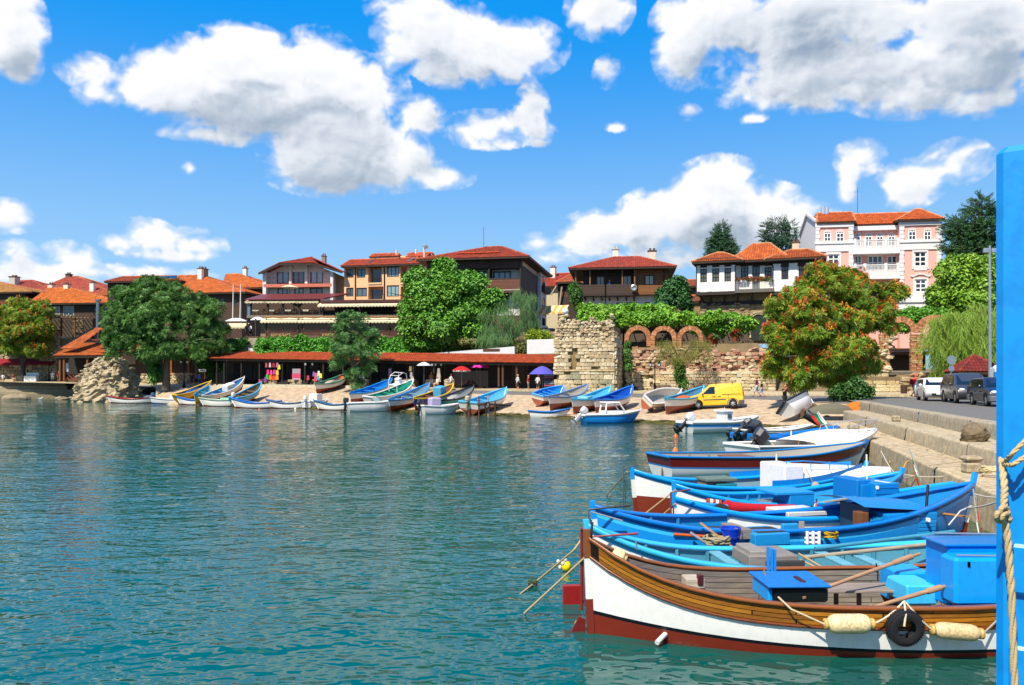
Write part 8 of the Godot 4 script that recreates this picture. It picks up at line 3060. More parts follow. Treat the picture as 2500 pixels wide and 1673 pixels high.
func moored() -> void:
	rng.seed = 200
	var worn := noise_tex(31,0.03,5,grey(0.55),grey(1.0),256)
	worn.color_ramp.set_offset(0,0.15)
	worn.color_ramp.set_offset(1,0.6)
	mat("stained",0.45,worn,V(3.0,3.0,3.0))
	var p := {"L": 7.5,"B": 1.9,"hs": 1.13,"hm": 0.54,"hb": 1.25,"shp": 4.6,"dr": 0.85,"rs": 0.05,"floor": 0.04,"gun": "8a5028","gw": 0.085,"gt": 0.035,"ins": "4a4440","sole": "7a6250","stem": "7c4a26","body": "dedfdc","boot": 0.2,"ps": 0.1,
		"bands": [["s",0.2,"20140c"],["s",0.24,"5c3018"],["a",0.085,WHITE,0.2],["a",0.05,"141416",0.19],["k",0,RED]]}
	var o := boat("varnished plank boat with white hull and a bright blue cabin, nearest the viewer","fishing_boat",p)
	lay(o,V(0.98,0,-9.66),V(8.42,0,-9.86))
	for side in [1.0,-1.0]:
		for k in 4:
			var cuts := [0.012,0.22 + 0.06 * (k % 2),0.47 - 0.07 * (k % 3),0.72 + 0.05 * (k % 2),0.985]
			for j in 4:
				var q := g(vary(hx(["b5761f","a2661a","bd8028","94601f"][(k + j) % 4]),0.12))
				skin(q,p,["s",0.006 + k * 0.049],["s",0.006 + k * 0.049 + 0.042],1,-0.012,12,cuts[j] + 0.001,cuts[j + 1] - 0.001,[side])
				part("plank",q,"varnish",o)
		for k in 8:
			for j in 3:
				var q := g(vary(hx("8d847a"),0.12))
				skin(q,p,["s",0.03 + k * 0.07],["s",0.03 + k * 0.07 + 0.063],1,0.055,12,[0.02,0.3 + 0.05 * (k % 2),0.62 - 0.06 * (k % 3)][j] + 0.0008,[0.3 + 0.05 * (k % 2),0.62 - 0.06 * (k % 3),0.97][j] - 0.0008,[side])
				part("inner_plank",q,"wood",o)
		var q := g("7a3f1c")
		var rows := []
		for i in 41:
			var s := i / 40.0
			var a := hp(p,s,sheer(p,s) - 0.22,side)
			var r := PackedVector3Array()
			for j in 8: r.append(a + V(0,cos(TAU * j / 8) * 0.02,side * (0.01 + sin(TAU * j / 8) * 0.026)))
			rows.append(r)
		if side < 0: rows.reverse()
		q.grid(rows,true)
		part("rub_rail",q,"varnish",o)
		q = g("1a1210")
		for i in range(1,60):
			var s := i / 60.0 * 0.98 + 0.01
			var a := hp(p,s,sheer(p,s) - 0.22,side) + V(0,0,side * 0.036)
			q.ball(a,V(0.008,0.008,0.004),6,4)
			for k in 2:
				a = hp(p,s,sheer(p,s) - 0.05 - 0.1 * k,side,-0.013)
				q.ball(a,V(0.006,0.006,0.003),6,4)
		part("rivets",q,"plain",o).set_meta("kind","stuff")
	bbox(o,"engine_box",1890,1437,2024,1472,9.5,10.15,"15171a","paint")
	bbox(o,"engine_cover",1876,1431,2032,1437,9.45,10.2,"0b74cc","cloth",0.01)
	bbox(o,"box_side",1876,1438,1889,1474,9.52,10.12,BLUE)
	bbox(o,"vent",1956,1420,1972,1432,9.6,9.9,"3a1c1c")
	for e in [[1874,1336,1880],[1883,1340,1889],[1891,1342,1896]]: bbox(o,"upright_board",e[0],e[1],e[2],1440,10.2,10.24,"1580d0","paint",0.005)
	bbox(o,"bulkhead",2193,1398,2274,1478,10.2,10.7,BLUE)
	bbox(o,"step",2214,1430,2292,1478,9.65,10.2,SKYBLUE)
	bbox(o,"cabin",2312,1334,2660,1480,9.4,9.9,"0c8ae4","gloss",0.02)
	var lk := bbox(o,"locker",2330,1363,2660,1480,9.05,9.38,"0e96f0","gloss",0.035)
	var q := g("0a70bf")
	var a := bl(o,2312,1334,9.4)
	var b := bl(o,2660,1334,9.9)
	q.cbox(V(a.x - 0.05,a.y,a.z + 0.05),V(b.x,a.y + 0.03,b.z - 0.05),0.01)
	part("cabin_roof",q,"gloss",o)
	for e in [[2282,1302,9.85],[2335,1356,9.1]]:
		bbar(o,"hand_rail",at(e[0],e[1],e[2]),at(2560,e[1] + 4,e[2]),0.012,"c4c8cc","metal")
	q = g("101010")
	for e in [[2365,1378,9.04],[2322,1398,9.38]]:
		var c := bl(o,e[0],e[1],e[2])
		q.cbox(c - V(0.015,0.03,0.01),c + V(0.015,0.03,0.02),0.006)
	part("latch",q,"metal",o)
	bbox(o,"padlock",2303,1457,2312,1466,9.36,9.4,"9c7a48","metal",0.004)
	bbox(o,"side_bench",2010,1443,2206,1449,9.95,10.35,"9a8d80","wood",0.005)
	for x in [2040,2096,2176]: bbox(o,"bench_leg",x,1450,x + 8,1480,10.1,10.16,"6b5442","wood",0.004)
	bbox(o,"stern_board",1675,1414,1722,1438,10.0,10.25,"c4b9a8","wood",0.01)
	bbox(o,"bilge_pump",1704,1404,1718,1430,9.98,10.06,"4a2024","paint",0.01)
	bbar(o,"thole_pin",at(2140,1376,10.6),at(2140,1398,10.6),0.01,"3a3c40","metal")
	bbar(o,"thole_pin",at(1865,1392,10.0),at(1880,1440,9.9),0.012,"8a7a6a","wood")
	bbar(o,"drain_spout",at(1630,1543,9.3),at(1604,1570,9.12),0.03,"d5d6d4","gloss")
	q = g("b33a2a")
	rudder_frame(o,at(1420,1490,9.9),"7a2420",0.95,0.0)
	q = g("6a2018")
	a = bl(o,1430,1500,9.75)
	q.prism(PackedVector2Array([Vector2(-0.28,-0.42),Vector2(0.03,-0.36),Vector2(0.06,0.06),Vector2(-0.02,0.1)]),-0.02,0.02)
	for i in q.v.size(): q.v[i] += a + V(-0.06,-0.12,0)
	part("rudder",q,"gloss",o)
	bbar(o,"rudder_stock",at(1432,1502,9.7),at(1446,1275,9.7),0.016,"6a6660","metal")
	fender("long yellowed fender hanging left of the black tyre",at(2012,1524,8.66),at(2134,1523,8.66),0.105,"dcc99a")
	fender("long stained fender hanging right of the black tyre",at(2272,1537,8.66),at(2400,1548,8.66),0.09,"d4bb8c")
	tyre("small black tyre hanging as a fender on the varnished boat",at(2210,1533,8.7),V(0.05,-0.12,1),0.19,0.1,0.09)
	fender("round cream buoy lying inside the stern of the varnished boat",at(1488,1352,9.95),at(1528,1368,9.9),0.1,"e0cf9c")
	oar("weathered oar slanting from the blue engine cover to the cabin",at(2000,1441,9.65),at(2246,1352,10.3))
	oar("weathered oar resting low against the blue cabin, above the tyre",at(2130,1484,9.1),at(2313,1430,9.25))
	rope("pale rope tying the left yellow fender to the varnished rail",[at(1900,1458,8.9),at(1932,1488,8.76),at(2012,1524,8.66)],0.011)
	rope("pale rope from the fender up to the rail above the tyre",[at(2134,1523,8.66),at(2206,1470,8.8)],0.012,"d8cdb4",0.03)
	rope("pale rope looped over the tyre down to the right fender",[at(2208,1468,8.8),at(2212,1500,8.64),at(2208,1530,8.62)],0.012,"d8cdb4")
	rope("thin rope from the tyre's knot to the stained fender",[at(2212,1472,8.8),at(2250,1515,8.66),at(2274,1537,8.66)],0.01,"d0c4aa")
	rope("thin grey cord from the stained fender towards the bow",[at(2400,1548,8.66),at(2445,1505,8.8)],0.01,"a8a49a")
	p = {"L": 7.4,"B": 1.45,"hs": 0.96,"hm": 0.44,"hb": 0.72,"shp": 3.6,"dr": 0.85,"rs": 0.12,"floor": 0.05,"gun": SKYBLUE,"gw": 0.12,"gt": 0.06,"ins": "4f93ad","sole": "a6a098","stem": SKYBLUE,"boot": 0.2,"ps": 0.08,
		"bands": [["s",0.1,SKYBLUE],["a",0.22,WHITE,0.1],["k",0,RED]]}
	o = moor("pale blue open boat just behind the varnished boat, with a grey plank hatch","fishing_boat",p,V(1.06,0,-11.45),V(8.35,0,-12.05))
	frames(o,p,[0.12,0.19,0.26,0.33,0.5,0.57,0.64,0.71],"4a9cba")
	bbox(o,"hatch",1828,1358,1952,1385,11.2,11.9,"8f8a84","wood",0.01)
	bbox(o,"hatch_side",1832,1346,1872,1386,11.25,11.85,"9a9690","wood",0.01)
	bbox(o,"hatch_frame",1870,1370,1968,1384,11.05,11.1,"403c3a","wood",0.01)
	for x in [1790,2070,2150]: bbox(o,"thwart_board",x,1384,x + 30,1390,10.95,12.0,"6fb4cc","wood",0.008)
	bbar(o,"stowed_oar",at(1990,1340,11.9),at(2330,1298,12.2),0.03,"3d93b4","wood")
	bbar(o,"stowed_oar",at(1960,1362,11.6),at(2260,1330,11.8),0.03,"a9a08c","wood")
	bbar(o,"boat_hook",at(1950,1352,11.3),at(2010,1387,11.0),0.015,"b4966a","wood")
	bbar(o,"boat_hook",at(1955,1368,11.2),at(1998,1388,11.0),0.015,"b4966a","wood")
	bbar(o,"thole_pin",at(1552,1322,11.0),at(1556,1342,11.0),0.012,"c8ccd0","metal")
	rudder_frame(o,at(1424,1500,11.2),"8a3a34",1.05,0.75)
	p_cbox(o,"rudder","8a1c18","paint",bl(o,1374,1480,10.9) + V(0,0,-0.03),bl(o,1418,1428,10.9) + V(0,0,0.03),0.01)
	p = {"L": 7.4,"B": 1.7,"hs": 0.96,"hm": 0.57,"hb": 1.1,"shp": 3.4,"dr": 0.85,"rs": 0.12,"rb": 0.25,"floor": 0.05,"gun": "0f78d4","gw": 0.12,"gt": 0.06,"ins": "1b86c8","sole": "5a7f92","stem": BLUE,"boot": 0.2,"pb": 0.2,
		"bands": [["s",0.09,"1070c8"],["s",0.17,SKYBLUE],["a",0.16,"1c8cdc",0.1],["k",0,RED]]}
	o = moor("deep blue boat with a long planked blue cabin, a bucket and a white crate","fishing_boat",p,V(1.32,0,-13.2),V(8.4,0,-14.95))
	frames(o,p,[0.16,0.24,0.5,0.56,0.62],"2a94d0")
	var hx0 := bbox(o,"net_bin",1838,1304,1936,1332,12.75,13.5,"1a8ccc","paint",0.01)
	bbox(o,"net_heap",1846,1300,1930,1306,12.85,13.4,"2c3236","rock",0.02)
	bbox(o,"bin_end",1806,1293,1838,1318,12.8,13.5,"8f867a","wood",0.01)
	bbox(o,"bin_back",1910,1280,1954,1332,13.3,13.4,"1f90d0","paint",0.01)
	bbox(o,"board",1952,1274,1966,1330,13.2,13.24,"b5a48c","wood_up",0.005)
	bbox(o,"cabin_post",2100,1252,2124,1316,13.7,13.95,"7a4a22","wood_up",0.01)
	for k in 7:
		bbox(o,"cabin_plank",2156,1254 + k * 8.9 + k * 0.3,2302 - k * 1.0,1254 + (k + 1) * 8.9,13.85,15.05,["1289d0","0f83cb","168ed4"][k % 3],"paint",0.006)
	var cc := bl(o,2100,1243,13.8)
	var cd := bl(o,2302,1252,13.8)
	q = g("0c7cc4")
	var rows := []
	for i in 9:
		var z := lerpf(0.12,-1.25,i / 8.0)
		var yy := 0.09 * sin(PI * i / 8.0)
		rows.append(PV([V(cc.x,cc.y + 0.05 + yy,cc.z + z),V(lerpf(cc.x,cd.x,0.5),lerpf(cc.y,cd.y,0.5) + 0.02 + yy,cc.z + z),V(cd.x,cd.y + yy,cc.z + z)]))
	rows.reverse()
	q.grid(rows)
	part("cabin_roof",q,"paint",o)
	q = g("12324a")  # dark panel painted for the shade inside the cabin opening
	q.box(V(cc.x + 0.26,cc.y - 0.45,cc.z - 0.12),V(cc.x + 0.3,cc.y,cc.z - 0.9))
	part("cabin_opening_shade",q,"plain",o)
	for k in 4: bbox(o,"door_plank",2126 + k * 7.2,1266 - sin(k * 0.9) * 4,2133 + k * 7.2,1316,13.86,13.9,"2592c8","paint",0.004)
	bbox(o,"cabin_light",2268,1266,2274,1276,13.8,13.9,"e8eaea","gloss",0.01)
	oar("oar with a wrapped grip lying on the deep blue boat's cabin roof",at(2330,1258,14.2),at(2140,1238,14.2),"b88550")
	bbox(o,"far_deck_plank",2200,1222,2316,1240,15.2,15.3,SKYBLUE,"paint",0.01)
	bbox(o,"deck_plank",2210,1240,2350,1252,14.9,15.0,"d8dad8","paint",0.01)
	bbar(o,"flag_mast",at(2266,1184,14.6),at(2261,1252,14.5),0.025,"1a1a22")
	rudder_frame(o,at(1436,1330,12.9),"3a3c40",0.55,0.7)
	q = g("1438b8")   # bucket
	q.lathe([Vector2(0,0.0),Vector2(0.115,0.0),Vector2(0.15,0.25),Vector2(0.158,0.25),Vector2(0.158,0.28),Vector2(0.145,0.28),Vector2(0.11,0.03),Vector2(0,0.03)],20)
	var bk := thing("bucket","dark blue plastic bucket standing in the deep blue boat","bucket",at(1784,1331,12.85))
	part("pail",q,"gloss",bk)
	q = g("1230a0")
	var hd := []
	for i in 9: hd.append(V(cos(PI * i / 8) * 0.16,0.24 - sin(PI * i / 8) * 0.1,0.06 + sin(PI * i / 8) * 0.1))
	q.tube(hd,0.006,5)
	part("handle",q,"plain",bk)
	var cr := thing("crate","small white plastic crate in the deep blue boat","crate",at(1985,1329,13.1))
	for k in 3:
		p_cbox(cr,"slat","e6e8ea","gloss",V(-0.12 + k * 0.095,0.0,0),V(-0.075 + k * 0.095,0.21,0.03),0.006)
	for k in 3:
		p_cbox(cr,"slat","e6e8ea","gloss",V(-0.13,0.01 + k * 0.07,-0.03),V(0.13,0.045 + k * 0.07,-0.002),0.006)
	solo("rope_coil",coil("caa41c",0.1),"rope","small yellow and black coil of line in the deep blue boat","coil",at(2028,1312,13.2))
	var pp := thing("pipe","orange pipe lying across the stern of the deep blue boat","pipe",at(1700,1308,12.9))
	p_tube(pp,"tube","c85a24","gloss",[V(-0.36,0.02,0),V(0.42,-0.03,0.0)],0.024,8)
	pp = thing("pipe","grey pipe crossing over the orange pipe","pipe",at(1712,1318,12.75))
	p_tube(pp,"tube","7d838c","gloss",[V(-0.16,0.1,-0.05),V(0.13,-0.08,0.1)],0.026,8)
	var pl := thing("plank","light wooden plank leaning against the blue bucket","plank",at(1748,1306,12.7))
	q = g("c8985a")
	q.bar(V(-0.22,0.17,-0.1),V(0.22,-0.16,0.12),0.05,0.02)
	part("board",q,"wood",pl)
	for e in [["black crate with white marks beside the blue bucket",1730,1290,1764,1310,"17181a"],["dark grey hatch board on the stern of the deep blue boat",1650,1293,1700,1312,"55585c"]]:
		q = g(e[5])
		var e0 := at(e[1],e[2],13.1)
		var e1 := at(e[3],e[4],13.1)
		q.cbox(V(0,0,0),e1 - e0 + V(0,0,-0.2),0.01)
		if e[5] == "17181a":
			q.col = hx("e8e8e8")
			for i in 5: q.box(V(0.03 + i * 0.035,-0.1,0.002),V(0.05 + i * 0.035,-0.05 - 0.01 * (i % 3),0.004))
		solo("net_crate" if e[5] == "17181a" else "hatch_board",q,"paint",e[0],"crate" if e[5] == "17181a" else "board",e0)
	solo("fishing_net",coil("9a9276",0.17),"rope","pale net heaped in the stern of the deep blue boat","net",at(1750,1325,12.7))
	p = {"L": 6.4,"B": 1.6,"hs": 0.85,"hm": 0.48,"hb": 0.9,"shp": 3.0,"dr": 0.85,"rs": 0.1,"floor": 0.05,"gun": BLUE,"gw": 0.11,"gt": 0.07,"ins": "2b93ce","sole": "7d776e","stem": BLUE,"boot": 0.2,"pb": 0.0,
		"bands": [["s",0.08,"1d8ad2"],["a",0.16,WHITE,0.1],["k",0,RED]]}
	o = moor("white boat with blue gunwale and a grey lidded box, its rudder red","fishing_boat",p,V(2.95,0,-14.9),V(8.9,0,-16.5))
	frames(o,p,[0.42,0.48,0.54,0.6],"3a9cd4")
	bbox(o,"lidded_box",1952,1262,2028,1276,15.0,15.7,"2a2d30","paint")
	bbox(o,"box_lid",1916,1250,2030,1261,14.95,15.8,"c8cac8","paint",0.012)
	bbox(o,"box_slope",1892,1262,1950,1276,15.0,15.5,"8b9094","wood",0.01)
	bbox(o,"rust_patch_tray",1848,1263,1880,1271,15.1,15.5,"8a4a22","rock",0.01)
	rudder_frame(o,at(1638,1330,14.5),"6a2a24",0.92,0.35)
	p_ball(o,"rudder","8a3a14","gloss",bl(o,1630,1288,14.6) + V(-0.1,-0.02,0),V(0.24,0.18,0.03),10,6)
	p = {"L": 6.2,"B": 1.7,"hs": 0.86,"hm": 0.5,"hb": 0.95,"shp": 3.0,"dr": 0.85,"rs": 0.1,"rb": 0.3,"floor": 0.05,"gun": BLUE,"gw": 0.12,"gt": 0.07,"ins": "2d98d4","sole": "4f8fae","stem": BLUE,"boot": 0.2,"pb": 0.12,
		"bands": [["s",0.1,BLUE],["a",0.14,WHITE,0.1],["k",0,RED]]}
	o = moor("white boat with blue gunwale and a square blue cabin with a narrow door","fishing_boat",p,V(3.3,0,-16.6),V(8.5,0,-17.9))
	frames(o,p,[0.3,0.4,0.46],"2d98d4")
	bbox(o,"cabin",2132,1180,2202,1234,16.5,17.6,"0b7cca","paint",0.02)
	bbox(o,"cabin_wall",2090,1172,2131,1236,16.62,17.55,"0a70bc","paint",0.02)
	bbox(o,"door",2102,1184,2127,1234,16.56,16.62,"0a7ac8","paint",0.01)
	bbox(o,"cabin_light",2140,1187,2148,1196,16.42,16.52,"eceeee","gloss",0.01)
	for y in [1192,1206,1219]: bbox(o,"plank_seam",2133,y,2200,y + 1.2,16.49,16.6,"085a98","paint",0.001)
	bbar(o,"roof_rail",at(2136,1174,16.6),at(2192,1182,16.6),0.012,"e0e2e2")
	bbar(o,"mast",at(2116,1110,17.0),at(2117,1176,17.0),0.018,"e2e4e4")
	bbox(o,"blue_box",1924,1206,1994,1238,16.2,16.9,"1588d2","paint",0.015)
	bbox(o,"blue_box_top",1888,1202,1996,1209,16.15,17.0,"1a8cd6","paint",0.01)
	bbox(o,"motor_box",1864,1224,1918,1238,16.4,16.8,"6d7378","paint",0.02)
	bbar(o,"stowed_oar",at(1994,1230,16.4),at(2088,1215,16.6),0.03,"9a9690","wood")
	bbar(o,"thole_pin",at(2048,1226,16.1),at(2048,1240,16.1),0.02,"8f8d88","wood_up")
	var rr := thing("sail_roll","long red cover rolled up along the blue boat's side","cover",at(1862,1243,15.95))
	p_tube(rr,"roll","b40f24","cloth",[V(-0.75,0.13,0.0),V(-0.72,0.1,0),V(-0.6,0.03,0),V(-0.3,0.02,0),V(0.2,-0.01,0.0),V(0.62,-0.01,0),V(0.66,0.0,0)],[0.05,0.1,0.11,0.09,0.1,0.1,0.06],12)
	rr = thing("striped_roll","red and white striped roll in front of the long red cover","roll",at(1742,1226,16.0))
	for k in 5:
		p_tube(rr,"band","b8432e" if k % 2 == 0 else "e8e6e0","cloth",[V(-0.13 + k * 0.055,0.02 - k * 0.008,0),V(-0.075 + k * 0.055,0.012 - k * 0.008,0)],0.055,10)
	tyre("black wheel lying against the side of the white boat with grey box",at(1760,1256,15.3),V(0.1,0.45,1),0.19,0.1,0.09)
	flag("small flag hanging from a dark mast in front of the long cabin",at(1988,1216,15.9),at(1990,1244,15.9),V(0.06,-0.04,0),false)
	p = {"L": 6.9,"B": 1.8,"hs": 0.93,"hm": 0.55,"hb": 0.84,"shp": 3.0,"dr": 0.85,"rs": 0.1,"rb": 0.3,"floor": 0.05,"gun": BLUE,"gw": 0.12,"gt": 0.07,"ins": "7fa4b8","sole": "8a8a88","stem": BLUE,"boot": 0.3,"pb": 0.15,
		"bands": [["s",0.1,"1187d4"],["a",0.3,WHITE,0.06],["k",0,"7a2f20"]]}
	o = moor("white boat with blue gunwale and rounded white cabin with a blue side","fishing_boat",p,V(2.75,0,-18.6),V(8.7,0,-20.2))
	bbox(o,"cabin_end",1912,1136,1968,1206,18.8,20.0,"dfe0e4","gloss",0.03)
	q = g("e4e6e8")
	rows = []
	var c0 := bl(o,1940,1150,19.3)
	for i in 13:
		var s := i / 12.0
		var x := lerpf(c0.x - 0.1,c0.x + 2.9,s)
		var top := lerpf(1.0,0.82,s)
		var wd := 0.72 * (1.0 - pow(s,3.0) * 0.85)
		var r := PackedVector3Array()
		for j in 11:
			var t := PI * j / 10.0
			r.append(V(x,0.5 + (top - 0.5) * pow(sin(t),0.6),cos(t) * wd))
		rows.append(r)
	rows.reverse()
	q.grid(rows)
	part("cuddy",q,"gloss",o)
	q = g("0f80d0")
	for side in [1.0,-1.0]:
		q = g("0f80d0")
		skin(q,p,["s",-0.16],["s",-0.02],1,-0.01,16,0.5,0.97,[side])
		part("wash_board",q,"gloss",o)
	bbox(o,"wooden_box",1748,1182,1804,1200,18.9,19.5,"1c7e8e","paint",0.01)
	bbox(o,"wooden_box_end",1724,1176,1747,1198,18.95,19.45,"96826a","wood",0.01)
	bbox(o,"wooden_box_lid",1722,1169,1806,1176,18.9,19.55,"6a8076","wood",0.01)
	frames(o,p,[0.14,0.2],"88a8b8")
	q = g("2190da")
	var i2 := o.transform.affine_inverse()
	q.tube([i2 * at(1918,1128,19.0),i2 * at(1960,1126,19.0),i2 * at(2030,1130,19.3),i2 * at(2070,1133,19.6),i2 * at(2072,1146,19.6)],0.014,6)
	for x in [1920,1980,2026]: q.tube([i2 * at(x,1127,19.1),i2 * at(x,1146,19.1)],0.012,6)
	part("roof_rail",q,"gloss",o)
	rudder_frame(o,at(1522,1250,18.55),"4a4c50",1.0,0.35)
	solo("mesh_fender",fend_ball("a8a48c"),"rope","grey net bag hanging on the white cabin's corner","fender",at(1991,1191,18.6))
	rope("cord holding the grey net bag at the white cabin",[at(1968,1146,18.75),at(1986,1180,18.6)],0.01,"8a8678")
	p = {"L": 7.6,"B": 1.9,"hs": 0.75,"hm": 0.66,"hb": 0.95,"shp": 1.6,"dr": 0.3,"tr": 0.8,"rb": 0.4,"floor": 0.1,"gun": "1a7cc8","gw": 0.08,"gt": 0.04,"ins": "a8a59c","sole": "8f8c86","stem": "1a6ab8","boot": 0.0,"pb": 0.1,
		"bands": [["s",0.04,"1a78c4"],["s",0.3,"5c1a18"],["s",0.35,"1a78c4"],["a",0.0,WHITE],["k",0,"b4a070"]]}
	o = moor("maroon and white open boat with a square stern and blue trim","open_boat",p,V(4.45,0.02,-24.3),V(11.4,0.02,-26.4))
	frames(o,p,[0.2,0.3,0.4],"98958c")
	bbox(o,"wooden_box",1782,1119,1846,1136,24.6,25.3,"9a8a76","wood",0.015)
	bbox(o,"wooden_box_lid",1780,1115,1850,1119,24.5,25.4,"8a5a3a","wood",0.01)
	bbar(o,"thole_pin",at(1896,1108,24.0),at(1896,1132,24.0),0.03,"d8d8d4")
	bbar(o,"stern_chain",at(1618,1134,24.2),at(1616,1166,24.1),0.025,"4a3c28")
	p = {"L": 7.0,"B": 2.2,"hs": 0.75,"hm": 0.72,"hb": 1.15,"shp": 2.0,"dr": 0.3,"tr": 0.85,"rb": 0.5,"floor": 0.25,"gun": "e4e4e2","gw": 0.14,"gt": 0.06,"ins": "d8d8d4","stem": "e4e4e2","boot": 0.0,"post": false,
		"bands": [["s",0.16,"e6e6e4"],["a",0.1,"dfe0e0"],["k",0,"d8d8d8"]]}
	o = moor("white motor boat with a white covered cuddy and big black outboard","motor_boat",p,V(8.0,0,-28.2),V(13.6,0,-30.6))
	q = g("e6e7ea")
	rows = []
	for i in 13:
		var s := lerpf(0.4,0.97,i / 12.0)
		var r := PackedVector3Array()
		var hump: float = 0.34 * sin(PI * clampf((s - 0.36) / 0.6,0,1)) + 0.05
		for j in 11:
			var t := PI * j / 10.0
			var hb := hp(p,s,sheer(p,s),1).z
			r.append(V((s - 0.5) * p.L,sheer(p,s) + hump * pow(sin(t),0.7),cos(t) * (hb - 0.03)))
		rows.append(r)
	rows.reverse()
	q.grid(rows)
	part("cover",q,"cloth",o)
	q = g("d8c49a")
	q.ball(bl(o,1862,1094,28.8),V(0.42,0.3,0.35),9,6)
	warp(q,0.05,3)
	part("seat_cover",q,"cloth",o)
	outboard(o,bl(o,1850,1094,28.4),0.75,"16191e","1c1f24",1.25)
	q = g("d8dadc")
	i2 = o.transform.affine_inverse()
	for side in [0.7,-0.7]:
		q.tube([V(1.2,1.0,side),V(1.3,1.3,side),V(2.6,1.45,side * 0.7),V(3.4,1.5,0)],0.016,6)
		for x in [1.8,2.6]: q.tube([V(x,0.9,side * 0.85),V(x,1.38,side * 0.85)],0.013,6)
	part("bow_rail",q,"metal",o)
	bbar(o,"aerial",at(1950,1075,28.6),at(1952,1125,28.4),0.018,"8a5a40")
	p_ball(o,"windscreen","d8dce0","glass",bl(o,1996,1078,30.0),V(0.35,0.22,0.5),10,6)
	flag("flag on a white staff leaning over the white motor boat's stern",at(1997,1005,33.0),at(2021,1034,33.0),V(-0.28,-0.2,0),false)
	var fs := thing("flag_staff","leaning white staff of the flag over the white motor boat","pole",at(1998,1006,33.0))
	p_tube(fs,"shaft","e4e6e6","paint",[Vector3.ZERO,at(2041,1086,33.0) - at(1998,1006,33.0)],0.028,6)
	p = {"L": 6.2,"B": 1.8,"hs": 0.75,"hm": 0.6,"hb": 0.95,"shp": 2.0,"dr": 0.3,"tr": 0.8,"rb": 0.45,"floor": 0.15,"gun": "1a72c4","gw": 0.16,"gt": 0.16,"ins": "1b78c8","stem": "1a72c4","boot": 0.0,"pb": 0.05,
		"bands": [["s",0.16,"1968b8"],["a",0.05,"dcdcd8"],["k",0,"6a2a20"]]}
	o = moor("long white boat with thick bright blue gunwale, bow against the quay","motor_boat",p,V(9.4,0,-33.0),V(13.9,0,-35.0))
	outboard(o,bl(o,1836,1062,32.8),1.05,"1a1d22","15171b",1.15)
	bbar(o,"post",at(1932,1052,33.0),at(1932,1082,33.0),0.035,"e0e2e2")
	p = {"L": 6.5,"B": 1.7,"hs": 0.5,"hm": 0.48,"hb": 0.7,"dr": 0.3,"tr": 0.85,"rb": 0.5,"floor": 0.15,"gun": "e2e2de","gw": 0.1,"gt": 0.05,"ins": "d8d4cc","boot": 0.0,"post": false,
		"bands": [["s",0.12,"e4e4e0"],["s",0.24,"3a2c2c"],["a",0.0,"dcdcda"],["k",0,"d0d0d0"]]}
	o = moor("slim low white boat with a dark stripe, behind the blue gunwale boat","motor_boat",p,V(11.5,0,-41.0),V(15.3,0,-41.6))
	outboard(o,bl(o,1818,1052,40.8),0.95,"22262c","1a1c20",1.2)
	p_tube(o,"rail","dfe1e2","metal",[bl(o,1906,1048,41.0),bl(o,1912,1043,41.0),bl(o,1950,1043,41.0)],0.02,6)
	p = {"L": 5.2,"B": 1.9,"hs": 0.62,"hm": 0.6,"hb": 0.85,"dr": 0.3,"tr": 0.85,"rb": 0.4,"floor": 0.2,"gun": "e6e6e4","gw": 0.16,"gt": 0.1,"ins": "dcdcd8","boot": 0.0,"post": false,
		"bands": [["s",0.12,"e6e6e4"],["s",0.28,"3a92d8"],["a",0.0,"e2e2e0"],["k",0,"3a2a28"]]}
	o = moor("white motor boat with pale blue stripe and small white wheelhouse","motor_boat",p,V(9.75,0,-45.8),V(14.3,0,-47.6))
	outboard(o,bl(o,1680,1036,45.6),0.85,"d4d6da","1c1e22",1.2)
	bbox(o,"wheelhouse",1765,1005,1794,1032,46.0,46.9,"e2e4e8","gloss",0.04)
	bbox(o,"wheelhouse_window",1777,1011,1788,1022,45.96,46.1,"394650","glass",0.01)
	bbox(o,"wheelhouse_roof",1762,1002,1796,1006,45.9,47.0,"e8e8ea","gloss",0.02)
	bbar(o,"aerial",at(1769,995,46.2),at(1769,1005,46.2),0.02,"d8dada")
	flag("flag hanging by the bow of the boat with square cabin",at(2222,1100,18.3),at(2240,1150,18.3),V(0.06,-0.42,0))
	flag("furled flag at the bow of the deep blue boat with long cabin",at(2378,1208,13.9),at(2390,1300,13.9),V(0.06,-0.1,0))
	rope("long pale rope from the maroon boat's bow to the quay",[at(2152,1102,26.4),at(2195,1165,23.5),at(2265,1145,21.5)],0.016,"d3c9b4",0.1)
	rope("pale rope from the white cabin boat's bow along the quay",[at(2148,1142,20.2),at(2215,1160,20.2),at(2340,1158,19.5),at(2425,1150,18.6)],0.014,"c9bfa8",0.06)
	rope("rope from the quay block to the flag staff",[at(2270,1136,20.4),at(2355,1126,20.6)],0.014,"b5a88c")
	rope("yellow rope hanging over the quay edge, the longer one",[at(2270,1114,24.0),at(2230,1117,23.6),at(2212,1130,23.2),at(2195,1168,22.6)],0.018,"d8a818")
	rope("yellow rope hanging over the quay edge, the shorter one further off",[at(2198,1097,27.0),at(2185,1100,26.6),at(2172,1130,26.0)],0.018,"d8a818")
	rope("pale rope from the deep blue boat's bow to the post",[at(2378,1206,14.2),at(2460,1214,13.0)],0.013,"d6ccb8",0.03)
	rope("pale rope from the deep blue boat's rail to the post",[at(2360,1240,14.0),at(2460,1215,12.0)],0.013,"d6ccb8",0.04)
	rope("pale rope lying over the deep blue bow",[at(2316,1283,13.9),at(2345,1248,14.0),at(2372,1236,14.2)],0.013,"cfd2d2")
	rope("taut stern line of the varnished boat running into the water",[at(1446,1345,9.75),at(1280,1498,10.48)],0.014,"c2ae86")
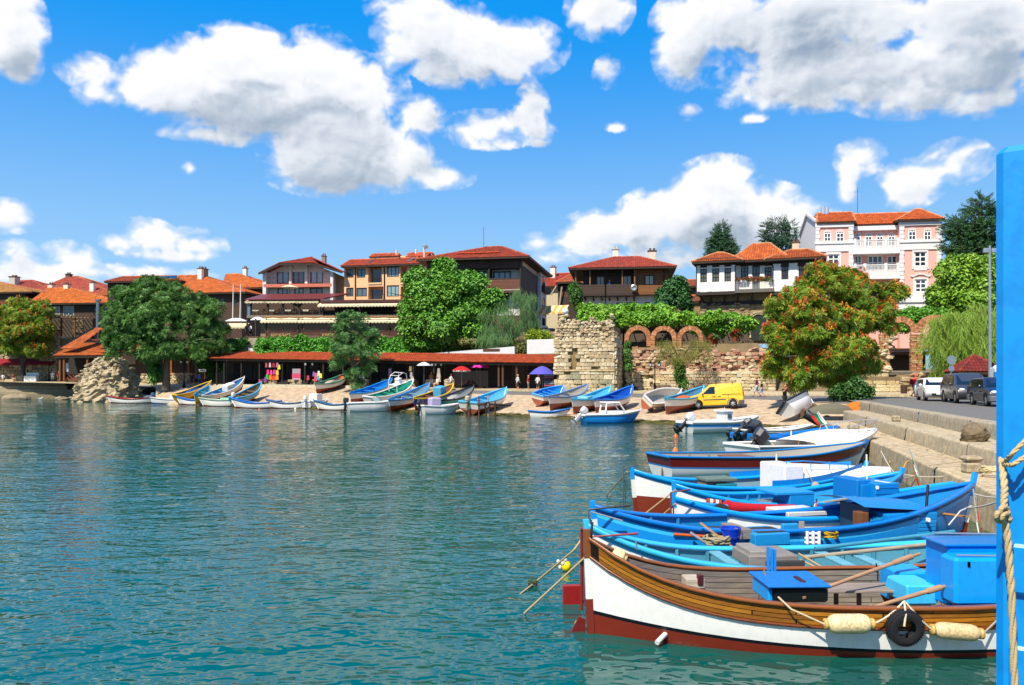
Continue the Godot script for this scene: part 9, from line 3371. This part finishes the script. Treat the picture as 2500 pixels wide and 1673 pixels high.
	rope("stern line of the pale blue boat, weed at its end",[at(1432,1300,11.1),at(1400,1345,11.0),at(1310,1420,12.0),at(1270,1451,11.43)],0.014,"bfae86")
	rope("stern line of the white boat with red rudder",[at(1650,1230,14.5),at(1560,1310,15.6)],0.016,"c9a468")
	rope("stern line of the blue boat with square cabin",[at(1650,1196,16.3),at(1540,1282,16.9)],0.016,"c0a878")
	rope("stern line of the white cabin boat running left",[at(1531,1152,18.6),at(1480,1210,21.2)],0.018,"c0aa80")
	rope("thin pole line from the deep blue boat's stern",[at(1443,1250,12.9),at(1520,1272,12.9)],0.012,"9aa2a8")
	for e in [[1383,1383,12.8,0.075,"e8d200","yellow buoy floating on the pale blue boat's stern line"],[1414,1526,10.0,0.06,"e0b400","yellow float beside the red rudder of the varnished boat"],[1649,1103,34.0,0.14,"d86a20","orange and cream mooring buoy behind the maroon boat"],[1650,1068,42.5,0.14,"c85a38","far orange mooring buoy in front of the blue striped boat"],[100,979,113.0,0.3,"e8e8ea",""]]:
		if e[5] == "": continue
		var by := thing("buoy",e[5],"buoy",at(e[0],e[1],e[2]))
		p_ball(by,"float",e[4],"gloss",Vector3.ZERO,V(e[3],e[3] * 1.15,e[3]),14,8)
		q = g("cdb98a")
		q.lathe([Vector2(e[3] * 0.3,e[3] * 0.9),Vector2(e[3] * 0.3,e[3] * 1.35),Vector2(0.0,e[3] * 1.4)],8)
		part("eye",q,"rope",by)
	solo("cork_floats",corks(),"rope","string of small white floats beside the yellow buoy","float",at(1371,1376,12.6))
	solo("weed_clump",coil("4a5212",0.06),"leaf","dark green weed hanging on the pale blue boat's stern line","weed",at(1300,1432,11.9))

func coil(c: String,r: float) -> G:
	var q := g(c)
	for k in 5:
		q.col = vary(hx(c),0.3)
		var pts := []
		for i in 11:
			var a := TAU * i / 10.0
			pts.append(V(cos(a) * r * rng.randf_range(0.8,1.3),0.02 * k + rng.randf_range(-0.3,0.4) * r * 0.4,sin(a) * r * rng.randf_range(0.7,1.2)))
		q.tube(pts,r * 0.12,5)
	return q

func corks() -> G:
	var q := g("ddd6c4")
	for e in [[-0.05,0.03],[0.02,0.0],[-0.02,-0.06],[0.06,0.05]]:
		q.ball(V(e[0],e[1],0),V(0.03,0.035,0.03),8,5)
	return q

func fend_ball(c: String) -> G:
	var q := g(c)
	q.ball(Vector3.ZERO,V(0.1,0.14,0.1),12,8)
	return q

func post() -> void:
	var o := thing("mooring_post","thick sky blue painted iron post at the right edge","post",at(2633,1673,1.5))
	var c := o.position
	var q := g("0b86d6")
	var r := 0.0
	var tp := at(2633,331,1.4) - c
	var rr := 0.122
	o.rotation.y = deg_to_rad(-34.6)
	q.cbox(V(-rr,-1.6,-rr),V(rr,tp.y,rr),0.012)
	for e in [[0.18,0.27],[0.01,0.09]]: q.cbox(V(-rr + 0.02,e[0],rr - 0.01),V(rr - 0.02,e[1],rr + 0.012),0.006)
	part("pipe",q,"old_paint",o)
	q = g("c9b184")
	var strand := func(pts: Array,rad: float) -> void:
		var path := []
		for i in pts.size() - 1:
			for j in 14: path.append(pts[i].lerp(pts[i + 1],j / 14.0))
		path.append(pts[-1])
		for k in 3:
			var tw := []
			for i in path.size():
				var a := i * 0.55 + TAU * k / 3.0
				var d: Vector3 = (path[mini(i + 1,path.size() - 1)] - path[maxi(0,i - 1)]).normalized()
				var x := d.cross(V(0.2,0.1,1)).normalized()
				tw.append(path[i] + (x * cos(a) + d.cross(x) * sin(a)) * rad * 0.5)
			q.tube(tw,rad * 0.58,6)
	strand.call([at(2446,1120,1.47),at(2453,1190,1.42),at(2451,1240,1.41),at(2462,1330,1.405),at(2470,1450,1.40),at(2478,1690,1.40)],0.006)
	strand.call([at(2448,1135,1.46),at(2470,1110,1.41),at(2520,1060,1.405)],0.0042)
	strand.call([at(2448,1132,1.46),at(2472,1136,1.41),at(2520,1105,1.405)],0.0042)
	for e in [[2452,1250],[2442,1262],[2456,1266]]:
		var pts := []
		for i in 9: pts.append(at(e[0] + cos(TAU * i / 8) * 10,e[1] + sin(TAU * i / 8) * 12,1.4 + 0.01 * sin(i)))
		strand.call(pts,0.0042)
	solo("post_rope",q,"rope","twisted cream rope knotted round the blue post","rope")
func build_all() -> void:
	land()
	water()
	quay()
	leaves()
	stones_kit()
	town()
	restaurant()
	arcade()
	ruins()
	left_quarter()
	green()
	moored()
	shore_boats()
	vehicles()
	people()
	post()
# ---------------------------------------------------------------- the scene
func _ready() -> void:
	rng.seed = 1
	var cam := Camera3D.new()
	cam.name = "camera"
	cam.projection = Camera3D.PROJECTION_FRUSTUM
	cam.near = 0.1
	cam.far = 1500.0
	cam.size = 1673.0 / F * cam.near
	cam.frustum_offset = Vector2(0,(HY - 836.5) / F * cam.near)
	cam.position = V(0,EYE,0)
	add_child(cam)
	var env := Environment.new()
	var sm := PanoramaSkyMaterial.new()
	sm.panorama = sky()
	env.sky = Sky.new()
	env.sky.sky_material = sm
	env.background_mode = Environment.BG_SKY
	env.background_energy_multiplier = 0.69
	env.tonemap_mode = Environment.TONE_MAPPER_LINEAR
	env.tonemap_exposure = 1.5
	env.sdfgi_enabled = true
	env.ssao_enabled = true
	env.ssil_enabled = true
	var we := WorldEnvironment.new()
	we.name = "world_environment"
	we.environment = env
	add_child(we)
	var sun := DirectionalLight3D.new()
	sun.name = "sun"
	sun.light_energy = 1.55
	sun.light_color = Color(1.0,0.955,0.88)
	sun.light_angular_distance = 0.5
	sun.shadow_enabled = true
	add_child(sun)
	sun.look_at_from_position(Vector3.ZERO,V(0.36,-0.80,-0.54),Vector3.UP)
	rng.seed = 1
	materials()
	build_all()
